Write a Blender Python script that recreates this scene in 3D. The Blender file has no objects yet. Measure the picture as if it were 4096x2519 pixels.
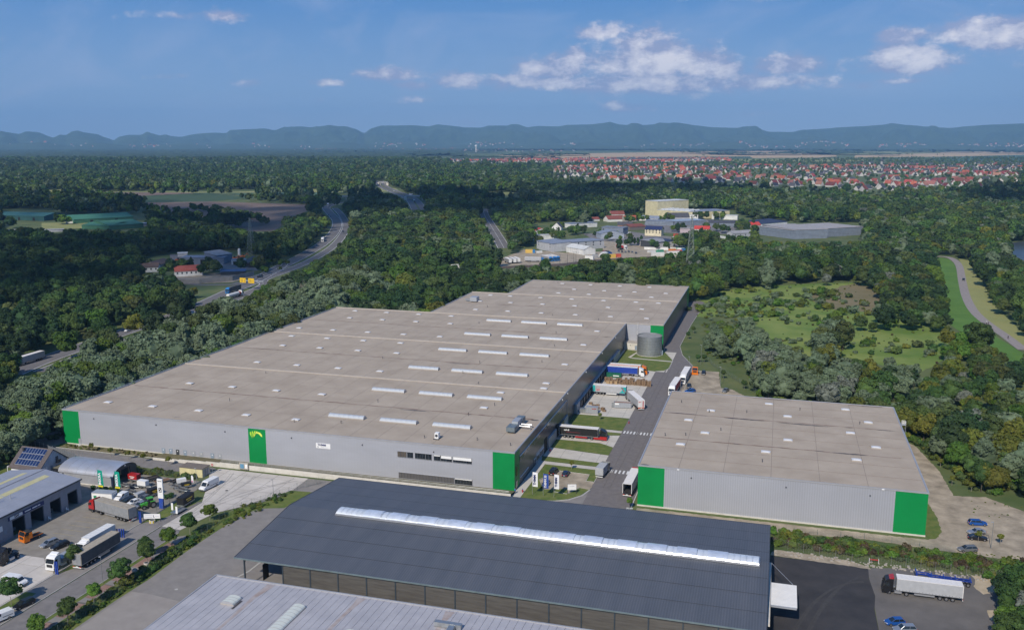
import bpy, bmesh, math, random
import numpy as np
from mathutils import Vector, Matrix, noise
random.seed(11)
R = math.radians
S = bpy.context.scene
COL = S.collection
# ---------------------------------------------------------------- camera
# Site frame: metres, origin at the near right corner of the big warehouse, x along its front, y away along its side.
CAM = (-71.4 + 0.0, 0, 100)
cam = bpy.data.cameras.new('camera'); camo = bpy.data.objects.new('camera', cam); COL.objects.link(camo)
a_ = math.atan(1087/3745)
cx_ = -(0.727*math.cos(a_) - 253.5*math.sin(a_)); cy_ = -(0.727*math.sin(a_) + 253.5*math.cos(a_))
CAM = (cx_, cy_, 100.0)
camo.location = CAM
camo.rotation_euler = (R(90-10.67), 0, a_)
cam.sensor_width = 36; cam.lens = 36*3680/4096
cam.clip_start = 1; cam.clip_end = 60000
S.camera = camo
# ---------------------------------------------------------------- sky, sun, exposure
SUN_EL = 39.0
TRAVEL = (0.12, 0.993)                     # the way shadows fall on the ground
w = bpy.data.worlds.new('World'); S.world = w; w.use_nodes = True
nt = w.node_tree; N = nt.nodes; L = nt.links; N.clear()
out = N.new('ShaderNodeOutputWorld'); bg = N.new('ShaderNodeBackground'); L.new(bg.outputs[0], out.inputs[0])
sky = N.new('ShaderNodeTexSky'); sky.sky_type = 'NISHITA'; sky.sun_disc = False
sky.sun_elevation = R(SUN_EL); sky.sun_rotation = math.atan2(-TRAVEL[0], -TRAVEL[1])
sky.altitude = 100; sky.air_density = 1.0; sky.dust_density = 0.6; sky.ozone_density = 1.6
bg.inputs[1].default_value = SKY_STRENGTH = 0.10
def mth(op, a, b=None, c=None, clamp=False):
    n = N.new('ShaderNodeMath'); n.operation = op; n.use_clamp = clamp
    for i, v in enumerate((a, b, c)):
        if v is None: continue
        if isinstance(v, (int, float)): n.inputs[i].default_value = v
        else: L.new(v, n.inputs[i])
    return n.outputs[0]
tc = N.new('ShaderNodeTexCoord'); sep = N.new('ShaderNodeSeparateXYZ'); L.new(tc.outputs['Generated'], sep.inputs[0])
# direction -> azimuth from the view axis (degrees, right +) and elevation (degrees)
az0 = math.degrees(math.atan2(-math.sin(a_), math.cos(a_)))
az = mth('SUBTRACT', mth('MULTIPLY', mth('ARCTAN2', sep.outputs[0], sep.outputs[1]), 57.2958), az0)
el = mth('MULTIPLY', mth('ARCSINE', sep.outputs[2]), 57.2958)
comb = N.new('ShaderNodeCombineXYZ'); L.new(az, comb.inputs[0]); L.new(mth('MULTIPLY', el, 1.7), comb.inputs[1])
def fbm(scale, detail, rough=.6, offs=(0, 0, 0), dist=0.0):
    m = N.new('ShaderNodeMapping'); m.inputs['Location'].default_value = offs; L.new(comb.outputs[0], m.inputs[0])
    t = N.new('ShaderNodeTexNoise'); t.inputs['Scale'].default_value = scale; t.inputs['Detail'].default_value = detail
    t.inputs['Roughness'].default_value = rough; t.inputs['Distortion'].default_value = dist; L.new(m.outputs[0], t.inputs[0]); return t.outputs[0]
n1 = fbm(.38, 9, .62); n2 = fbm(1.3, 8, .65, (5, 3, 0)); nlow = fbm(.38, 9, .62, (.55, -.75, 0))
# clouds of this sky: azimuth, elevation, half width, half height, weight
BL = [(5.6, 6.3, 1.5, .5, .95), (7.4, 5.6, 1.6, .8, 1.05), (8.2, 4.5, 3.1, 1.2, 1.2), (11.0, 4.3, 2.2, .95, 1.1), (9.0, 3.4, 5.4, .75, 1.05), (3, 3.3, 4.5, .45, .8), (14, 3.3, 4, .5, .8), (2.4, 4.2, 2.0, .8, 1.0), (3.9, 5.0, .6, .5, .95), (1.0, 3.5, 3.2, .5, .95), (0, 3.5, 2.0, .5, .85), (-3.2, 3.5, 1.8, .5, .85), (-7.4, 3.9, 1.9, .45, .9), (10.2, 9.3, 2.2, .5, .95), (-5.6, 3.3, 1.2, .3, .7), (15.9, 4.3, 1.8, .6, .95), (14.6, 3.5, 2.6, .4, .7),
      (22.8, 4.3, 2.4, .8, 1.15), (27.3, 5.6, 2.9, .9, 1.15), (30.5, 6.2, 2.0, .9, 1.0), (22.0, 5.7, 1.2, .45, .9), (12.4, 8.6, 2.9, .6, .9), (-19.4, 6.9, 1.2, .28, .62), (-16.6, 7.0, .9, .38, .72), (-19.8, 3.6, 1.1, .26, .45), (-15.5, 3.3, .8, .26, .65), (-10.8, 3.4, 1.2, .26, .65), (-11.4, 2.4, .6, .24, .5), (6.8, 2.0, 1.4, .38, .8), (-6, 2.4, 1.0, .2, .5), (19.5, 3.1, 2.2, .3, .5), (29, 3.8, 1.3, .5, .6), (3.5, 9.0, 2.0, .3, .45), (14.5, 1.6, 1.6, .2, .4), (-2, 1.1, 2.0, .2, .35), (22.4, 3.3, 1.6, .2, .6)]
dens = None
for (A_, E_, wa, we, k) in BL:
    dx = mth('DIVIDE', mth('SUBTRACT', az, A_), wa*1.38); dy = mth('DIVIDE', mth('SUBTRACT', el, E_), we*1.32)
    flat = mth('MULTIPLY', mth('MINIMUM', dy, 0.0), .9)                        # bases are flatter than tops
    r2 = mth('ADD', mth('ADD', mth('MULTIPLY', dx, dx), mth('MULTIPLY', dy, dy)), mth('MULTIPLY', flat, flat))
    g = mth('MULTIPLY', mth('POWER', 2.718, mth('MULTIPLY', r2, -1.1)), k)
    dens = g if dens is None else mth('MAXIMUM', dens, g)
fld = mth('ADD', dens, mth('ADD', mth('MULTIPLY', mth('SUBTRACT', n1, .5), 1.5), mth('MULTIPLY', mth('SUBTRACT', n2, .5), .8)))
mr = N.new('ShaderNodeMapRange'); mr.interpolation_type = 'SMOOTHSTEP'; L.new(fld, mr.inputs[0]); mr.inputs[1].default_value = .20; mr.inputs[2].default_value = .80
cover = mr.outputs[0]
cir = fbm(.11, 6, .55, (2, 9, 0), 1.2)                                       # thin high streaks
mcir = N.new('ShaderNodeMapRange'); L.new(cir, mcir.inputs[0]); mcir.inputs[1].default_value = .46; mcir.inputs[2].default_value = .78; mcir.inputs[4].default_value = .42
above = mth('GREATER_THAN', el, -1.0)
rim = mth('ADD', mth('MULTIPLY', mth('SUBTRACT', n1, nlow), 2.8), mth('ADD', mth('MULTIPLY', n2, .7), mth('MULTIPLY', mth('SUBTRACT', mth('MULTIPLY', dens, dens), .45), .55)), clamp=True)
cr = N.new('ShaderNodeValToRGB'); L.new(rim, cr.inputs[0]); cr.color_ramp.elements[0].position = .2; cr.color_ramp.elements[0].color = (3.3, 3.7, 5.6, 1)
cr.color_ramp.elements[1].position = .95; cr.color_ramp.elements[1].color = (8.4, 8.1, 8.6, 1)
mx = N.new('ShaderNodeMix'); mx.data_type = 'RGBA'; L.new(mth('MULTIPLY', mcir.outputs[0], above), mx.inputs[0])
elr = N.new('ShaderNodeMapRange'); L.new(el, elr.inputs[0]); elr.inputs[1].default_value = -2; elr.inputs[2].default_value = 40
grd = N.new('ShaderNodeValToRGB'); L.new(elr.outputs[0], grd.inputs[0]); ce = grd.color_ramp.elements
ce[0].position = 0.0; ce[0].color = (3.6, 4.6, 6.3, 1); ce[1].position = 1.0; ce[1].color = (.3, 1.4, 4.2, 1)
for p_, c4 in ((.10, (2.3, 3.7, 6.2, 1)), (.26, (.50, 2.1, 5.4, 1))): e_ = ce.new(p_); e_.color = c4
blue = N.new('ShaderNodeMix'); blue.data_type = 'RGBA'; blue.inputs[0].default_value = .9; L.new(sky.outputs[0], blue.inputs[6]); L.new(grd.outputs[0], blue.inputs[7])
L.new(blue.outputs[2], mx.inputs[6]); mx.inputs[7].default_value = (4.2, 4.9, 6.9, 1)
mx2 = N.new('ShaderNodeMix'); mx2.data_type = 'RGBA'; L.new(mth('MULTIPLY', mth('MULTIPLY', cover, .93), above), mx2.inputs[0]); L.new(mx.outputs[2], mx2.inputs[6]); L.new(cr.outputs[0], mx2.inputs[7])
L.new(mx2.outputs[2], bg.inputs[0])
sun = bpy.data.lights.new('sun', 'SUN'); suno = bpy.data.objects.new('sun', sun); COL.objects.link(suno)
sun.energy = 4.3; sun.angle = R(.53); sun.color = (1, .925, .82)
c_ = math.cos(R(SUN_EL)); tl = math.hypot(*TRAVEL)
suno.rotation_euler = Vector((TRAVEL[0]/tl*c_, TRAVEL[1]/tl*c_, -math.sin(R(SUN_EL)))).to_track_quat('-Z', 'Y').to_euler()
suno.location = (0, -200, 400)
vs = S.view_settings; vs.view_transform = 'Standard'; vs.look = 'None'; vs.gamma = 1; vs.exposure = 0.12; vs.use_curve_mapping = False
S.display_settings.display_device = 'sRGB'
S.cycles.use_denoising = True; S.cycles.max_bounces = 5; S.cycles.diffuse_bounces = 2; S.cycles.glossy_bounces = 2; S.cycles.transmission_bounces = 2; S.cycles.volume_bounces = 0; S.cycles.transparent_max_bounces = 14
S.cycles.use_adaptive_sampling = True; S.cycles.adaptive_threshold = .02
# ---------------------------------------------------------------- helpers
def tag(o, label=None, cat=None, group=None, kind=None):
    if label: o['label'] = label
    if cat: o['category'] = cat
    if group: o['group'] = group
    if kind: o['kind'] = kind
    return o
def thing(name, label, cat, loc=(0, 0, 0), rz=0, group=None):
    o = bpy.data.objects.new(name, None); COL.objects.link(o); o.location = (loc[0], loc[1], loc[2] if len(loc) > 2 else 0)
    o.rotation_euler = (0, 0, rz); o.empty_display_size = 1
    return tag(o, label, cat, group)
_mats = {}
def M(name, col, rough=.8, metal=0.0, var=.12, scale=.6, bump=0.0, bscale=8, col2=None, vlo=.35, vhi=.65, detail=5, obj=False, spec=.4, rnd=0.0, aniso=None):
    """procedural material: base colour broken up by noise in world (or object) space"""
    if name in _mats: return _mats[name]
    m = bpy.data.materials.new(name); m.use_nodes = True; t = m.node_tree; n = t.nodes; l = t.links
    b = n['Principled BSDF']; b.inputs['Roughness'].default_value = rough; b.inputs['Metallic'].default_value = metal
    b.inputs['Specular IOR Level'].default_value = spec
    src = None
    if obj: q = n.new('ShaderNodeTexCoord'); src = q.outputs['Object']
    else: q = n.new('ShaderNodeNewGeometry'); src = q.outputs['Position']
    if aniso:
        mp = n.new('ShaderNodeMapping'); mp.inputs['Scale'].default_value = aniso; l.new(src, mp.inputs[0]); src = mp.outputs[0]
    z = n.new('ShaderNodeTexNoise'); z.inputs['Scale'].default_value = scale; z.inputs['Detail'].default_value = detail; z.inputs['Roughness'].default_value = .62; l.new(src, z.inputs[0])
    r = n.new('ShaderNodeMapRange'); r.inputs[1].default_value = vlo; r.inputs[2].default_value = vhi; l.new(z.outputs[0], r.inputs[0])
    mxn = n.new('ShaderNodeMix'); mxn.data_type = 'RGBA'; l.new(r.outputs[0], mxn.inputs[0])
    c2 = col2 if col2 else tuple(min(1, c*(1+var)) for c in col)
    c1 = col if col2 else tuple(c*(1-var) for c in col)
    mxn.inputs[6].default_value = (*c1, 1); mxn.inputs[7].default_value = (*c2, 1)
    o_ = mxn.outputs[2]
    if rnd:
        oi = n.new('ShaderNodeObjectInfo'); hs = n.new('ShaderNodeHueSaturation')
        a = n.new('ShaderNodeMapRange'); a.inputs[3].default_value = .5-rnd*.10; a.inputs[4].default_value = .5+rnd*.06; l.new(oi.outputs['Random'], a.inputs[0]); l.new(a.outputs[0], hs.inputs['Hue'])
        wn = n.new('ShaderNodeTexWhiteNoise'); wn.noise_dimensions = '1D'; l.new(oi.outputs['Random'], wn.inputs['W'])
        a2 = n.new('ShaderNodeMapRange'); a2.inputs[3].default_value = 1-rnd; a2.inputs[4].default_value = 1+rnd; l.new(wn.outputs[0], a2.inputs[0]); l.new(a2.outputs[0], hs.inputs['Value'])
        l.new(o_, hs.inputs['Color']); o_ = hs.outputs[0]
    l.new(o_, b.inputs['Base Color'])
    if bump:
        z2 = n.new('ShaderNodeTexNoise'); z2.inputs['Scale'].default_value = bscale; z2.inputs['Detail'].default_value = 3; l.new(src, z2.inputs[0])
        bp = n.new('ShaderNodeBump'); bp.inputs['Strength'].default_value = bump; bp.inputs['Distance'].default_value = .05; l.new(z2.outputs[0], bp.inputs['Height']); l.new(bp.outputs[0], b.inputs['Normal'])
    _mats[name] = m; return m
def add_stripes(m, axis, period, depth=.25, width=.5):
    """fine ribs of metal sheet: colour lines with relief across one world axis"""
    t = m.node_tree; n = t.nodes; l = t.links; b = n['Principled BSDF']
    g = n.new('ShaderNodeNewGeometry'); s = n.new('ShaderNodeSeparateXYZ'); l.new(g.outputs['Position'], s.inputs[0])
    def mm(op, a, bb):
        k = n.new('ShaderNodeMath'); k.operation = op
        for i, v in enumerate((a, bb)):
            if isinstance(v, (int, float)): k.inputs[i].default_value = v
            else: l.new(v, k.inputs[i])
        return k.outputs[0]
    f = mm('FRACT', mm('DIVIDE', s.outputs[axis], period), 0)
    st = mm('LESS_THAN', f, width)
    bp = n.new('ShaderNodeBump'); bp.inputs['Strength'].default_value = depth; bp.inputs['Distance'].default_value = .04; l.new(st, bp.inputs['Height'])
    l.new(bp.outputs[0], b.inputs['Normal'])
    src = b.inputs['Base Color'].links[0].from_socket
    mxn = n.new('ShaderNodeMix'); mxn.data_type = 'RGBA'; mxn.blend_type = 'MULTIPLY'; l.new(mm('MULTIPLY', st, depth), mxn.inputs[0]); l.new(src, mxn.inputs[6]); mxn.inputs[7].default_value = (.55, .55, .55, 1)
    l.new(mxn.outputs[2], b.inputs['Base Color'])
    return m
class MB:
    def __init__(s): s.v = []; s.f = []
    def add(s, vs_, fs):
        k = len(s.v); s.v += [tuple(p) for p in vs_]; s.f += [tuple(i+k for i in f) for f in fs]; return s
    def box(s, x0, x1, y0, y1, z0, z1):
        return s.add([(x0, y0, z0), (x1, y0, z0), (x1, y1, z0), (x0, y1, z0), (x0, y0, z1), (x1, y0, z1), (x1, y1, z1), (x0, y1, z1)],
                     [(3, 2, 1, 0), (4, 5, 6, 7), (0, 1, 5, 4), (1, 2, 6, 5), (2, 3, 7, 6), (3, 0, 4, 7)])
    def quad(s, a, b, c, d): return s.add([a, b, c, d], [(0, 1, 2, 3)])
    def poly(s, pts, z=0): return s.add([(p[0], p[1], p[2] if len(p) > 2 else z) for p in pts], [tuple(range(len(pts)))])
    def prism(s, pts, z0, z1):
        n = len(pts)
        if sum(pts[i][0]*pts[(i+1) % n][1]-pts[(i+1) % n][0]*pts[i][1] for i in range(n)) < 0: pts = pts[::-1]
        return s.add([(p[0], p[1], z0) for p in pts]+[(p[0], p[1], z1) for p in pts],
                     [tuple(range(n))[::-1], tuple(range(n, 2*n))]+[(i, (i+1) % n, n+(i+1) % n, n+i) for i in range(n)])
    def xz(s, prof, y0, y1):                      # side profile extruded across y
        n = len(prof)
        if sum(prof[i][0]*prof[(i+1) % n][1]-prof[(i+1) % n][0]*prof[i][1] for i in range(n)) < 0: prof = prof[::-1]
        return s.add([(p[0], y0, p[1]) for p in prof]+[(p[0], y1, p[1]) for p in prof],
                     [tuple(range(n)), tuple(range(n, 2*n))[::-1]]+[((i+1) % n, i, n+i, n+(i+1) % n) for i in range(n)])
    def yz(s, prof, x0, x1):
        n = len(prof)
        if sum(prof[i][0]*prof[(i+1) % n][1]-prof[(i+1) % n][0]*prof[i][1] for i in range(n)) < 0: prof = prof[::-1]
        return s.add([(x0, p[0], p[1]) for p in prof]+[(x1, p[0], p[1]) for p in prof],
                     [tuple(range(n))[::-1], tuple(range(n, 2*n))]+[(i, (i+1) % n, n+(i+1) % n, n+i) for i in range(n)])
    def tube(s, p0, p1, r, r2=None, n=6):
        p0 = Vector(p0); p1 = Vector(p1); d = p1-p0
        if d.length < 1e-6: return s
        q = d.to_track_quat('Z', 'Y'); r2 = r if r2 is None else r2; vv = []
        for p, rr in ((p0, r), (p1, r2)):
            for i in range(n): vv.append(p+q @ Vector((math.cos(2*math.pi*i/n)*rr, math.sin(2*math.pi*i/n)*rr, 0)))
        return s.add(vv, [(i, (i+1) % n, n+(i+1) % n, n+i) for i in range(n)]+[tuple(range(n))[::-1], tuple(range(n, 2*n))])
    def strip(s, pts, wd, z=0, z1=None):            # ribbon of constant width along a polyline
        P = [Vector((p[0], p[1])) for p in pts]; Ls = []; Rs = []
        for i, p in enumerate(P):
            d = (P[min(i+1, len(P)-1)]-P[max(i-1, 0)]).normalized(); nn = Vector((-d.y, d.x)); ww = wd[i] if isinstance(wd, (list, tuple)) else wd
            Ls.append(p+nn*ww/2); Rs.append(p-nn*ww/2)
        vv = [(q.x, q.y, z) for q in Ls]+[(q.x, q.y, z) for q in Rs]; n = len(P)
        if z1 is None: return s.add(vv, [(n+i, n+i+1, i+1, i) for i in range(n-1)])
        vv += [(q.x, q.y, z1) for q in Ls]+[(q.x, q.y, z1) for q in Rs]
        ff = []
        for i in range(n-1): ff += [(3*n+i, 3*n+i+1, 2*n+i+1, 2*n+i), (n+i, n+i+1, 3*n+i+1, 3*n+i), (i+1, i, 2*n+i, 2*n+i+1)]
        ff += [(0, n, 3*n, 2*n), (2*n-1, n-1, 3*n-1, 4*n-1)]
        return s.add(vv, ff)
    def mesh(s, name, mat=None, smooth=False):
        me = bpy.data.meshes.new(name); me.from_pydata(s.v, [], s.f); me.update()
        if mat: me.materials.append(mat)
        if smooth: me.polygons.foreach_set('use_smooth', [True]*len(me.polygons))
        return me
    def build(s, name, mat=None, parent=None, smooth=False, label=None, cat=None, group=None, kind=None, loc=None):
        return put(s.mesh(name, mat, smooth), name, parent, loc, label, cat, group, kind)
def put(me, name, parent=None, loc=None, label=None, cat=None, group=None, kind=None, rz=None, scale=None):
    o = bpy.data.objects.new(name, me); COL.objects.link(o)
    if parent: o.parent = parent
    if loc: o.location = (loc[0], loc[1], loc[2] if len(loc) > 2 else 0)
    if rz is not None: o.rotation_euler[2] = rz
    if scale: o.scale = scale if isinstance(scale, tuple) else (scale,)*3
    return tag(o, label, cat, group, kind)
def kids(o): return [c for c in o.children]
def clone(o, loc=None, rz=None, label=None, group=None, scale=None):
    def rec(q, par):
        c = q.copy(); COL.objects.link(c); c.parent = par
        for k in kids(q): rec(k, c)
        return c
    c = rec(o, None)
    if loc is not None: c.location = (loc[0], loc[1], loc[2] if len(loc) > 2 else 0)
    if rz is not None: c.rotation_euler = (0, 0, rz)
    if label: c['label'] = label
    if group: c['group'] = group
    if scale: c.scale = scale if isinstance(scale, tuple) else (scale,)*3
    return c
def struct(mb, name, mat, smooth=False): return mb.build(name, mat, smooth=smooth, kind='structure')
def inside(p, poly):
    x, y = p[0], p[1]; c = False; n = len(poly); j = n-1
    for i in range(n):
        xi, yi = poly[i][0], poly[i][1]; xj, yj = poly[j][0], poly[j][1]
        if (yi > y) != (yj > y) and x < (xj-xi)*(y-yi)/(yj-yi)+xi: c = not c
        j = i
    return c
def text_mesh(txt, size, bold=0.0):
    cu = bpy.data.curves.new('lettering', 'FONT'); cu.body = txt; cu.size = size; cu.extrude = .01; cu.align_x = 'CENTER'; cu.align_y = 'CENTER'; cu.offset = bold; cu.resolution_u = 2
    o = bpy.data.objects.new('tmp', cu); COL.objects.link(o)
    dg = bpy.context.evaluated_depsgraph_get(); me = bpy.data.meshes.new_from_object(o.evaluated_get(dg)); bpy.data.objects.remove(o)
    return me
def lettering(txt, size, mat, parent, loc, rot, bold=0.0, label=None):
    me = text_mesh(txt, size, bold); me.materials.clear(); me.materials.append(mat)
    o = bpy.data.objects.new('lettering', me); COL.objects.link(o); o.parent = parent; o.location = loc; o.rotation_euler = rot
    return tag(o, label)
def wheel(parent, x, y, r=.5, w_=.28, side=1):
    key = ('wheel', r, w_)
    if key not in _mesh:
        b = MB().tube((0, -w_/2, 0), (0, w_/2, 0), r, n=14); _mesh[key] = b.mesh('wheel', M('tyre_rubber', (.015, .015, .016), .9, var=.1, obj=True))
        b = MB().tube((0, -w_/2-.012, 0), (0, w_/2+.012, 0), r*.55, n=10); _mesh[key+('r',)] = b.mesh('rim', M('rim_metal', (.28, .28, .29), .45, .6, obj=True))
    o = put(_mesh[key], 'wheel', parent, (x, y, r)); put(_mesh[key+('r',)], 'rim', o); return o
_mesh = {}

# ---------------------------------------------------------------- the land
m_land = M('meadow_ground', (.055, .092, .024), .95, col2=(.125, .14, .048), scale=.05, detail=12, bump=.3, bscale=1.5)
m_grass = M('mown_grass', (.070, .115, .018), .95, col2=(.145, .160, .038), scale=.35, detail=8, bump=.4, bscale=5)
m_dry = M('dry_grass', (.11, .10, .045), .95, col2=(.17, .14, .075), scale=.3, detail=8, bump=.4, bscale=4)
m_dike = M('dike_grass', (.065, .15, .018), .95, col2=(.095, .19, .03), scale=.06, detail=8)
m_asph = M('worn_asphalt', (.155, .145, .14), .9, col2=(.205, .19, .18), scale=.5, detail=10, bump=.2, bscale=20)
m_asph_b = M('hall_yard_asphalt', (.195, .18, .168), .9, col2=(.24, .222, .205), scale=.35, detail=10)
m_road = M('access_road_paving', (.135, .122, .118), .9, col2=(.175, .158, .15), scale=.6, detail=10, bump=.2, bscale=12)
m_new = M('new_asphalt', (.024, .024, .027), .85, col2=(.055, .051, .051), scale=.16, detail=9, vlo=.3, vhi=.75, bump=.3, bscale=9)
m_conc = M('yard_concrete', (.44, .41, .36), .9, col2=(.53, .495, .435), scale=.25, detail=9, bump=.1)
m_concl = M('left_yard_concrete', (.42, .385, .345), .9, col2=(.57, .53, .48), scale=.16, detail=10, vlo=.3, vhi=.7)
m_pave = M('yard_pavers', (.20, .182, .155), .9, col2=(.26, .238, .205), scale=.4, detail=10, bump=.3, bscale=14)
m_gravel = M('gravel', (.21, .175, .125), .95, col2=(.43, .36, .265), scale=.22, detail=14, vlo=.32, vhi=.68, bump=.5, bscale=4)
m_sand = M('sand', (.36, .29, .19), .95, col2=(.45, .37, .26), scale=.5)
m_brick = M('brick_path', (.22, .13, .105), .9, col2=(.30, .19, .15), scale=1.2)
m_kerb = M('kerb_stone', (.38, .37, .34), .85, scale=2)
m_paint = M('road_paint', (.62, .62, .6), .7, scale=3, var=.2)
m_yellow = M('yellow_paint', (.33, .27, .13), .7, scale=3, var=.3)
m_water = M('lake_water', (.05, .06, .07), .3, var=.1, scale=.02, spec=.5)
land = MB(); rr = 30000
land.poly([(70+rr*math.cos(2*math.pi*i/64), -244+rr*math.sin(2*math.pi*i/64)) for i in range(64)], -.06)
struct(land, 'ground', m_land)
Z0 = .0
def rough(pts, amp):
    out_ = []; n = len(pts)
    for i in range(n):
        p, q = Vector(pts[i][:2]), Vector(pts[(i+1) % n][:2]); m_ = max(1, int((q-p).length/(amp*2.2)))
        for k in range(m_):
            r_ = p.lerp(q, k/m_); out_.append((r_.x+random.uniform(-amp, amp)*.6, r_.y+random.uniform(-amp, amp)*.6))
    return out_
def sheet(name, mat, pts, z=.0, jit=0):
    pts = rough(pts, jit) if jit else pts; return struct(MB().poly(pts, z), name, mat)
def clip_cell(poly, x0, x1, y0, y1):
    P = list(poly)
    for ax, lim, sg in ((0, x0, 1), (0, x1, -1), (1, y0, 1), (1, y1, -1)):
        out_ = []
        for i in range(len(P)):
            p, q = P[i-1], P[i]; a = (p[ax]-lim)*sg; b = (q[ax]-lim)*sg
            if a >= 0: out_.append(p)
            if (a >= 0) != (b >= 0):
                t = a/(a-b); out_.append((p[0]+(q[0]-p[0])*t, p[1]+(q[1]-p[1])*t))
        P = out_
        if len(P) < 3: return []
    return P
def slabs(name, mat, jmat, poly, sx, sy, z, ox=0, oy=0, gap=.06, piece='concrete_slab'):
    base = struct(MB().poly(poly, z-.01), name, jmat)
    xs = [p[0] for p in poly]; ys = [p[1] for p in poly]
    i0 = int((min(xs)-ox)//sx); i1 = int((max(xs)-ox)//sx)+1; j0 = int((min(ys)-oy)//sy); j1 = int((max(ys)-oy)//sy)+1
    for i in range(i0, i1):
        for j in range(j0, j1):
            c = clip_cell(poly, ox+i*sx+gap, ox+(i+1)*sx-gap, oy+j*sy+gap, oy+(j+1)*sy-gap)
            if len(c) > 2:
                d = random.uniform(-.004, .004); MB().prism(c, z-.006, z+.012+d).build(piece, mat, base)
    return base
m_joint = M('slab_joint', (.12, .115, .105), .95)
# left street with its strips
sheet('street', m_asph, [(-83, -170), (-76, -170), (-76, -52), (-76.7, -50.4), (-82.8, -49.7)], .004)
sheet('parking_strip', m_asph_b, [(-89.6, -170), (-83.2, -170), (-83, -49.7), (-89.4, -49.7)], .006)
sheet('verge', m_grass, [(-89.4, -80.5), (-86.4, -74.2), (-86.6, -70), (-88.8, -70.5)], .016)
sheet('verge', m_grass, [(-89.3, -48.5), (-86.2, -47.5), (-84.8, -40), (-83.5, -33), (-89.4, -33)], .016)
sheet('verge', m_grass, [(-89.5, -100), (-86.4, -98), (-86.6, -89), (-89.4, -89)], .016)
sheet('street', m_asph, [(-89.3, -50), (-82.9, -50), (-82.6, -32), (-84.5, -33.2), (-86, -40), (-87.5, -46.5)], .01)
struct(MB().box(-83.25, -83.05, -170, -50, -.02, .09), 'kerb', m_kerb)
struct(MB().box(-89.75, -89.5, -170, -49, -.02, .07), 'kerb', m_kerb)
struct(MB().box(-76.05, -75.9, -170, -52, -.02, .11), 'kerb', m_kerb)
sheet('verge', m_grass, [(-75.9, -170), (-74.8, -170), (-74.8, -54), (-76, -52)], .03)
sheet('path', m_asph_b, [(-74.8, -170), (-72.2, -170), (-72.2, -52), (-74.8, -54)], .02)
for y0, y1 in ((-105, -98.5), (-96.3, -89.5), (-87.5, -81), (-79, -73), (-71.8, -66), (-63.5, -57.5)):
    b_ = struct(MB().box(-74.7, -72.5, y0, y1, 0, .03), 'brick_path', m_joint)
    k = 0
    for i in range(4):
        for j in range(int((y1-y0)/.62)):
            MB().box(-74.68+i*.545, -74.68+i*.545+.51, y0+.02+j*.62, y0+.6+j*.62, .02, .045+random.uniform(0, .006)).build('brick', m_brick, b_)
sheet('planted_bank', m_grass, [(-72.2, -170), (-67, -170), (-67.2, -87), (-66.6, -75)]+[(-67.3,-61.4),(-67.2,-50.7),(-66.8,-39.3),(-64.8,-31.9)]+[(-58.1,-29.5),(-57.5,-26.5),(-56.3,-16.8),(-63.2,-17.3),(-63.9,-24.5),(-70.1,-32.6)]+[(-70.6, -33.3), (-72.4, -41), (-72.2, -52)], .012)
sheet('hall_yard', m_asph_b, [(-67, -170), (120, -170), (120, -62), (95, -56), (72, -56), (72, -23), (60, -8), (34.7, -8), (34.7, 0), (20.7, 7.4), (19, 2.5), (16, -1.5), (12.3, -3.6), (6, -4.5), (-40, -6.5), (-54, -7.2), (-62.8, -7.2), (-62.8, -17), (-68, -27), (-71, -33.3), (-72, -41), (-72, -52), (-67, -75), (-67.2, -87)], .0)
sheet('hall_yard_patch', M('pale_patch', (.25, .225, .205), .9, col2=(.29, .265, .24), scale=.3, detail=9), [(-66.9, -170), (-46, -170), (-46, -84), (-61.8, -82.1), (-66.4, -82.3)], .006)
struct(MB().strip([(-51, -82), (-46.5, -66), (-46.2, -28)], .5, .0, .05), 'drain_channel', m_kerb)
slabs('concrete_yard', m_concl, m_joint, [(-82.8, -49.6), (-82.4, -32.5), (-88, -22), (-91.8, -15.3), (-94.6, -10.7), (-93.4, -7.2), (-62.8, -7.2), (-62.6, -16.9), (-68, -27), (-71, -33.3), (-74.4, -37.8), (-75.8, -44.3), (-76.7, -50.3)], 5.6, 5.2, .012)
struct(MB().tube((-80.9, -22.6, .0), (-80.9, -22.6, .035), .45, n=14), 'manhole_cover', M('cast_iron', (.05, .05, .05), .6, .5))
struct(MB().tube((-57.5, -78.5, .0), (-57.5, -78.5, .02), .4, n=14), 'manhole_cover', m_kerb)
sheet('workshop_yard', m_pave, [(-115.4, -120), (-89.6, -120), (-89.6, -18.2), (-116.4, -18.2)], .002)
slabs('forecourt', m_concl, m_joint, [(-125, -120), (-89.8, -120), (-89.8, -80.4), (-92, -78), (-98.7, -73.8), (-106, -74), (-106.5, -79), (-115, -84)], 6, 6, .01)
for y in (-58.2, -60.9, -63.6, -66.3, -69, -71.7):
    struct(MB().box(-107.5, -100.5, y+8-.06, y+8+.06, .004, .012), 'bay_line', m_yellow)
sheet('fire_road', m_asph, [(-190, -13), (-94.9, -13), (-94.5, -7.2), (-107, -5.6), (-158.5, -4.6), (-158.5, -1), (-161, 40), (-163, 210), (-171, 210), (-171, -1), (-190, -9)], .0)
sheet('facade_strip', m_dry, [(-157, -4.4), (-118.8, -4.4), (-118.8, -.4), (-157, -.4)], .02)
struct(MB().box(-158.5, -107, -4.75, -4.5, -.05, .12), 'kerb', m_kerb)
sheet('embankment', m_grass, [(-141, -18), (-95.5, -18), (-95, -13.1), (-141, -13.1)], .01)
sheet('back_lawn', m_grass, [(-235, -60), (-155, -60), (-155, -33), (-155, -13.2), (-235, -13.2)], .01)
sheet('house_yard', m_pave, [(-155, -60), (-115, -60), (-115, -18.1), (-155, -18.1)], .004)
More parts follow.
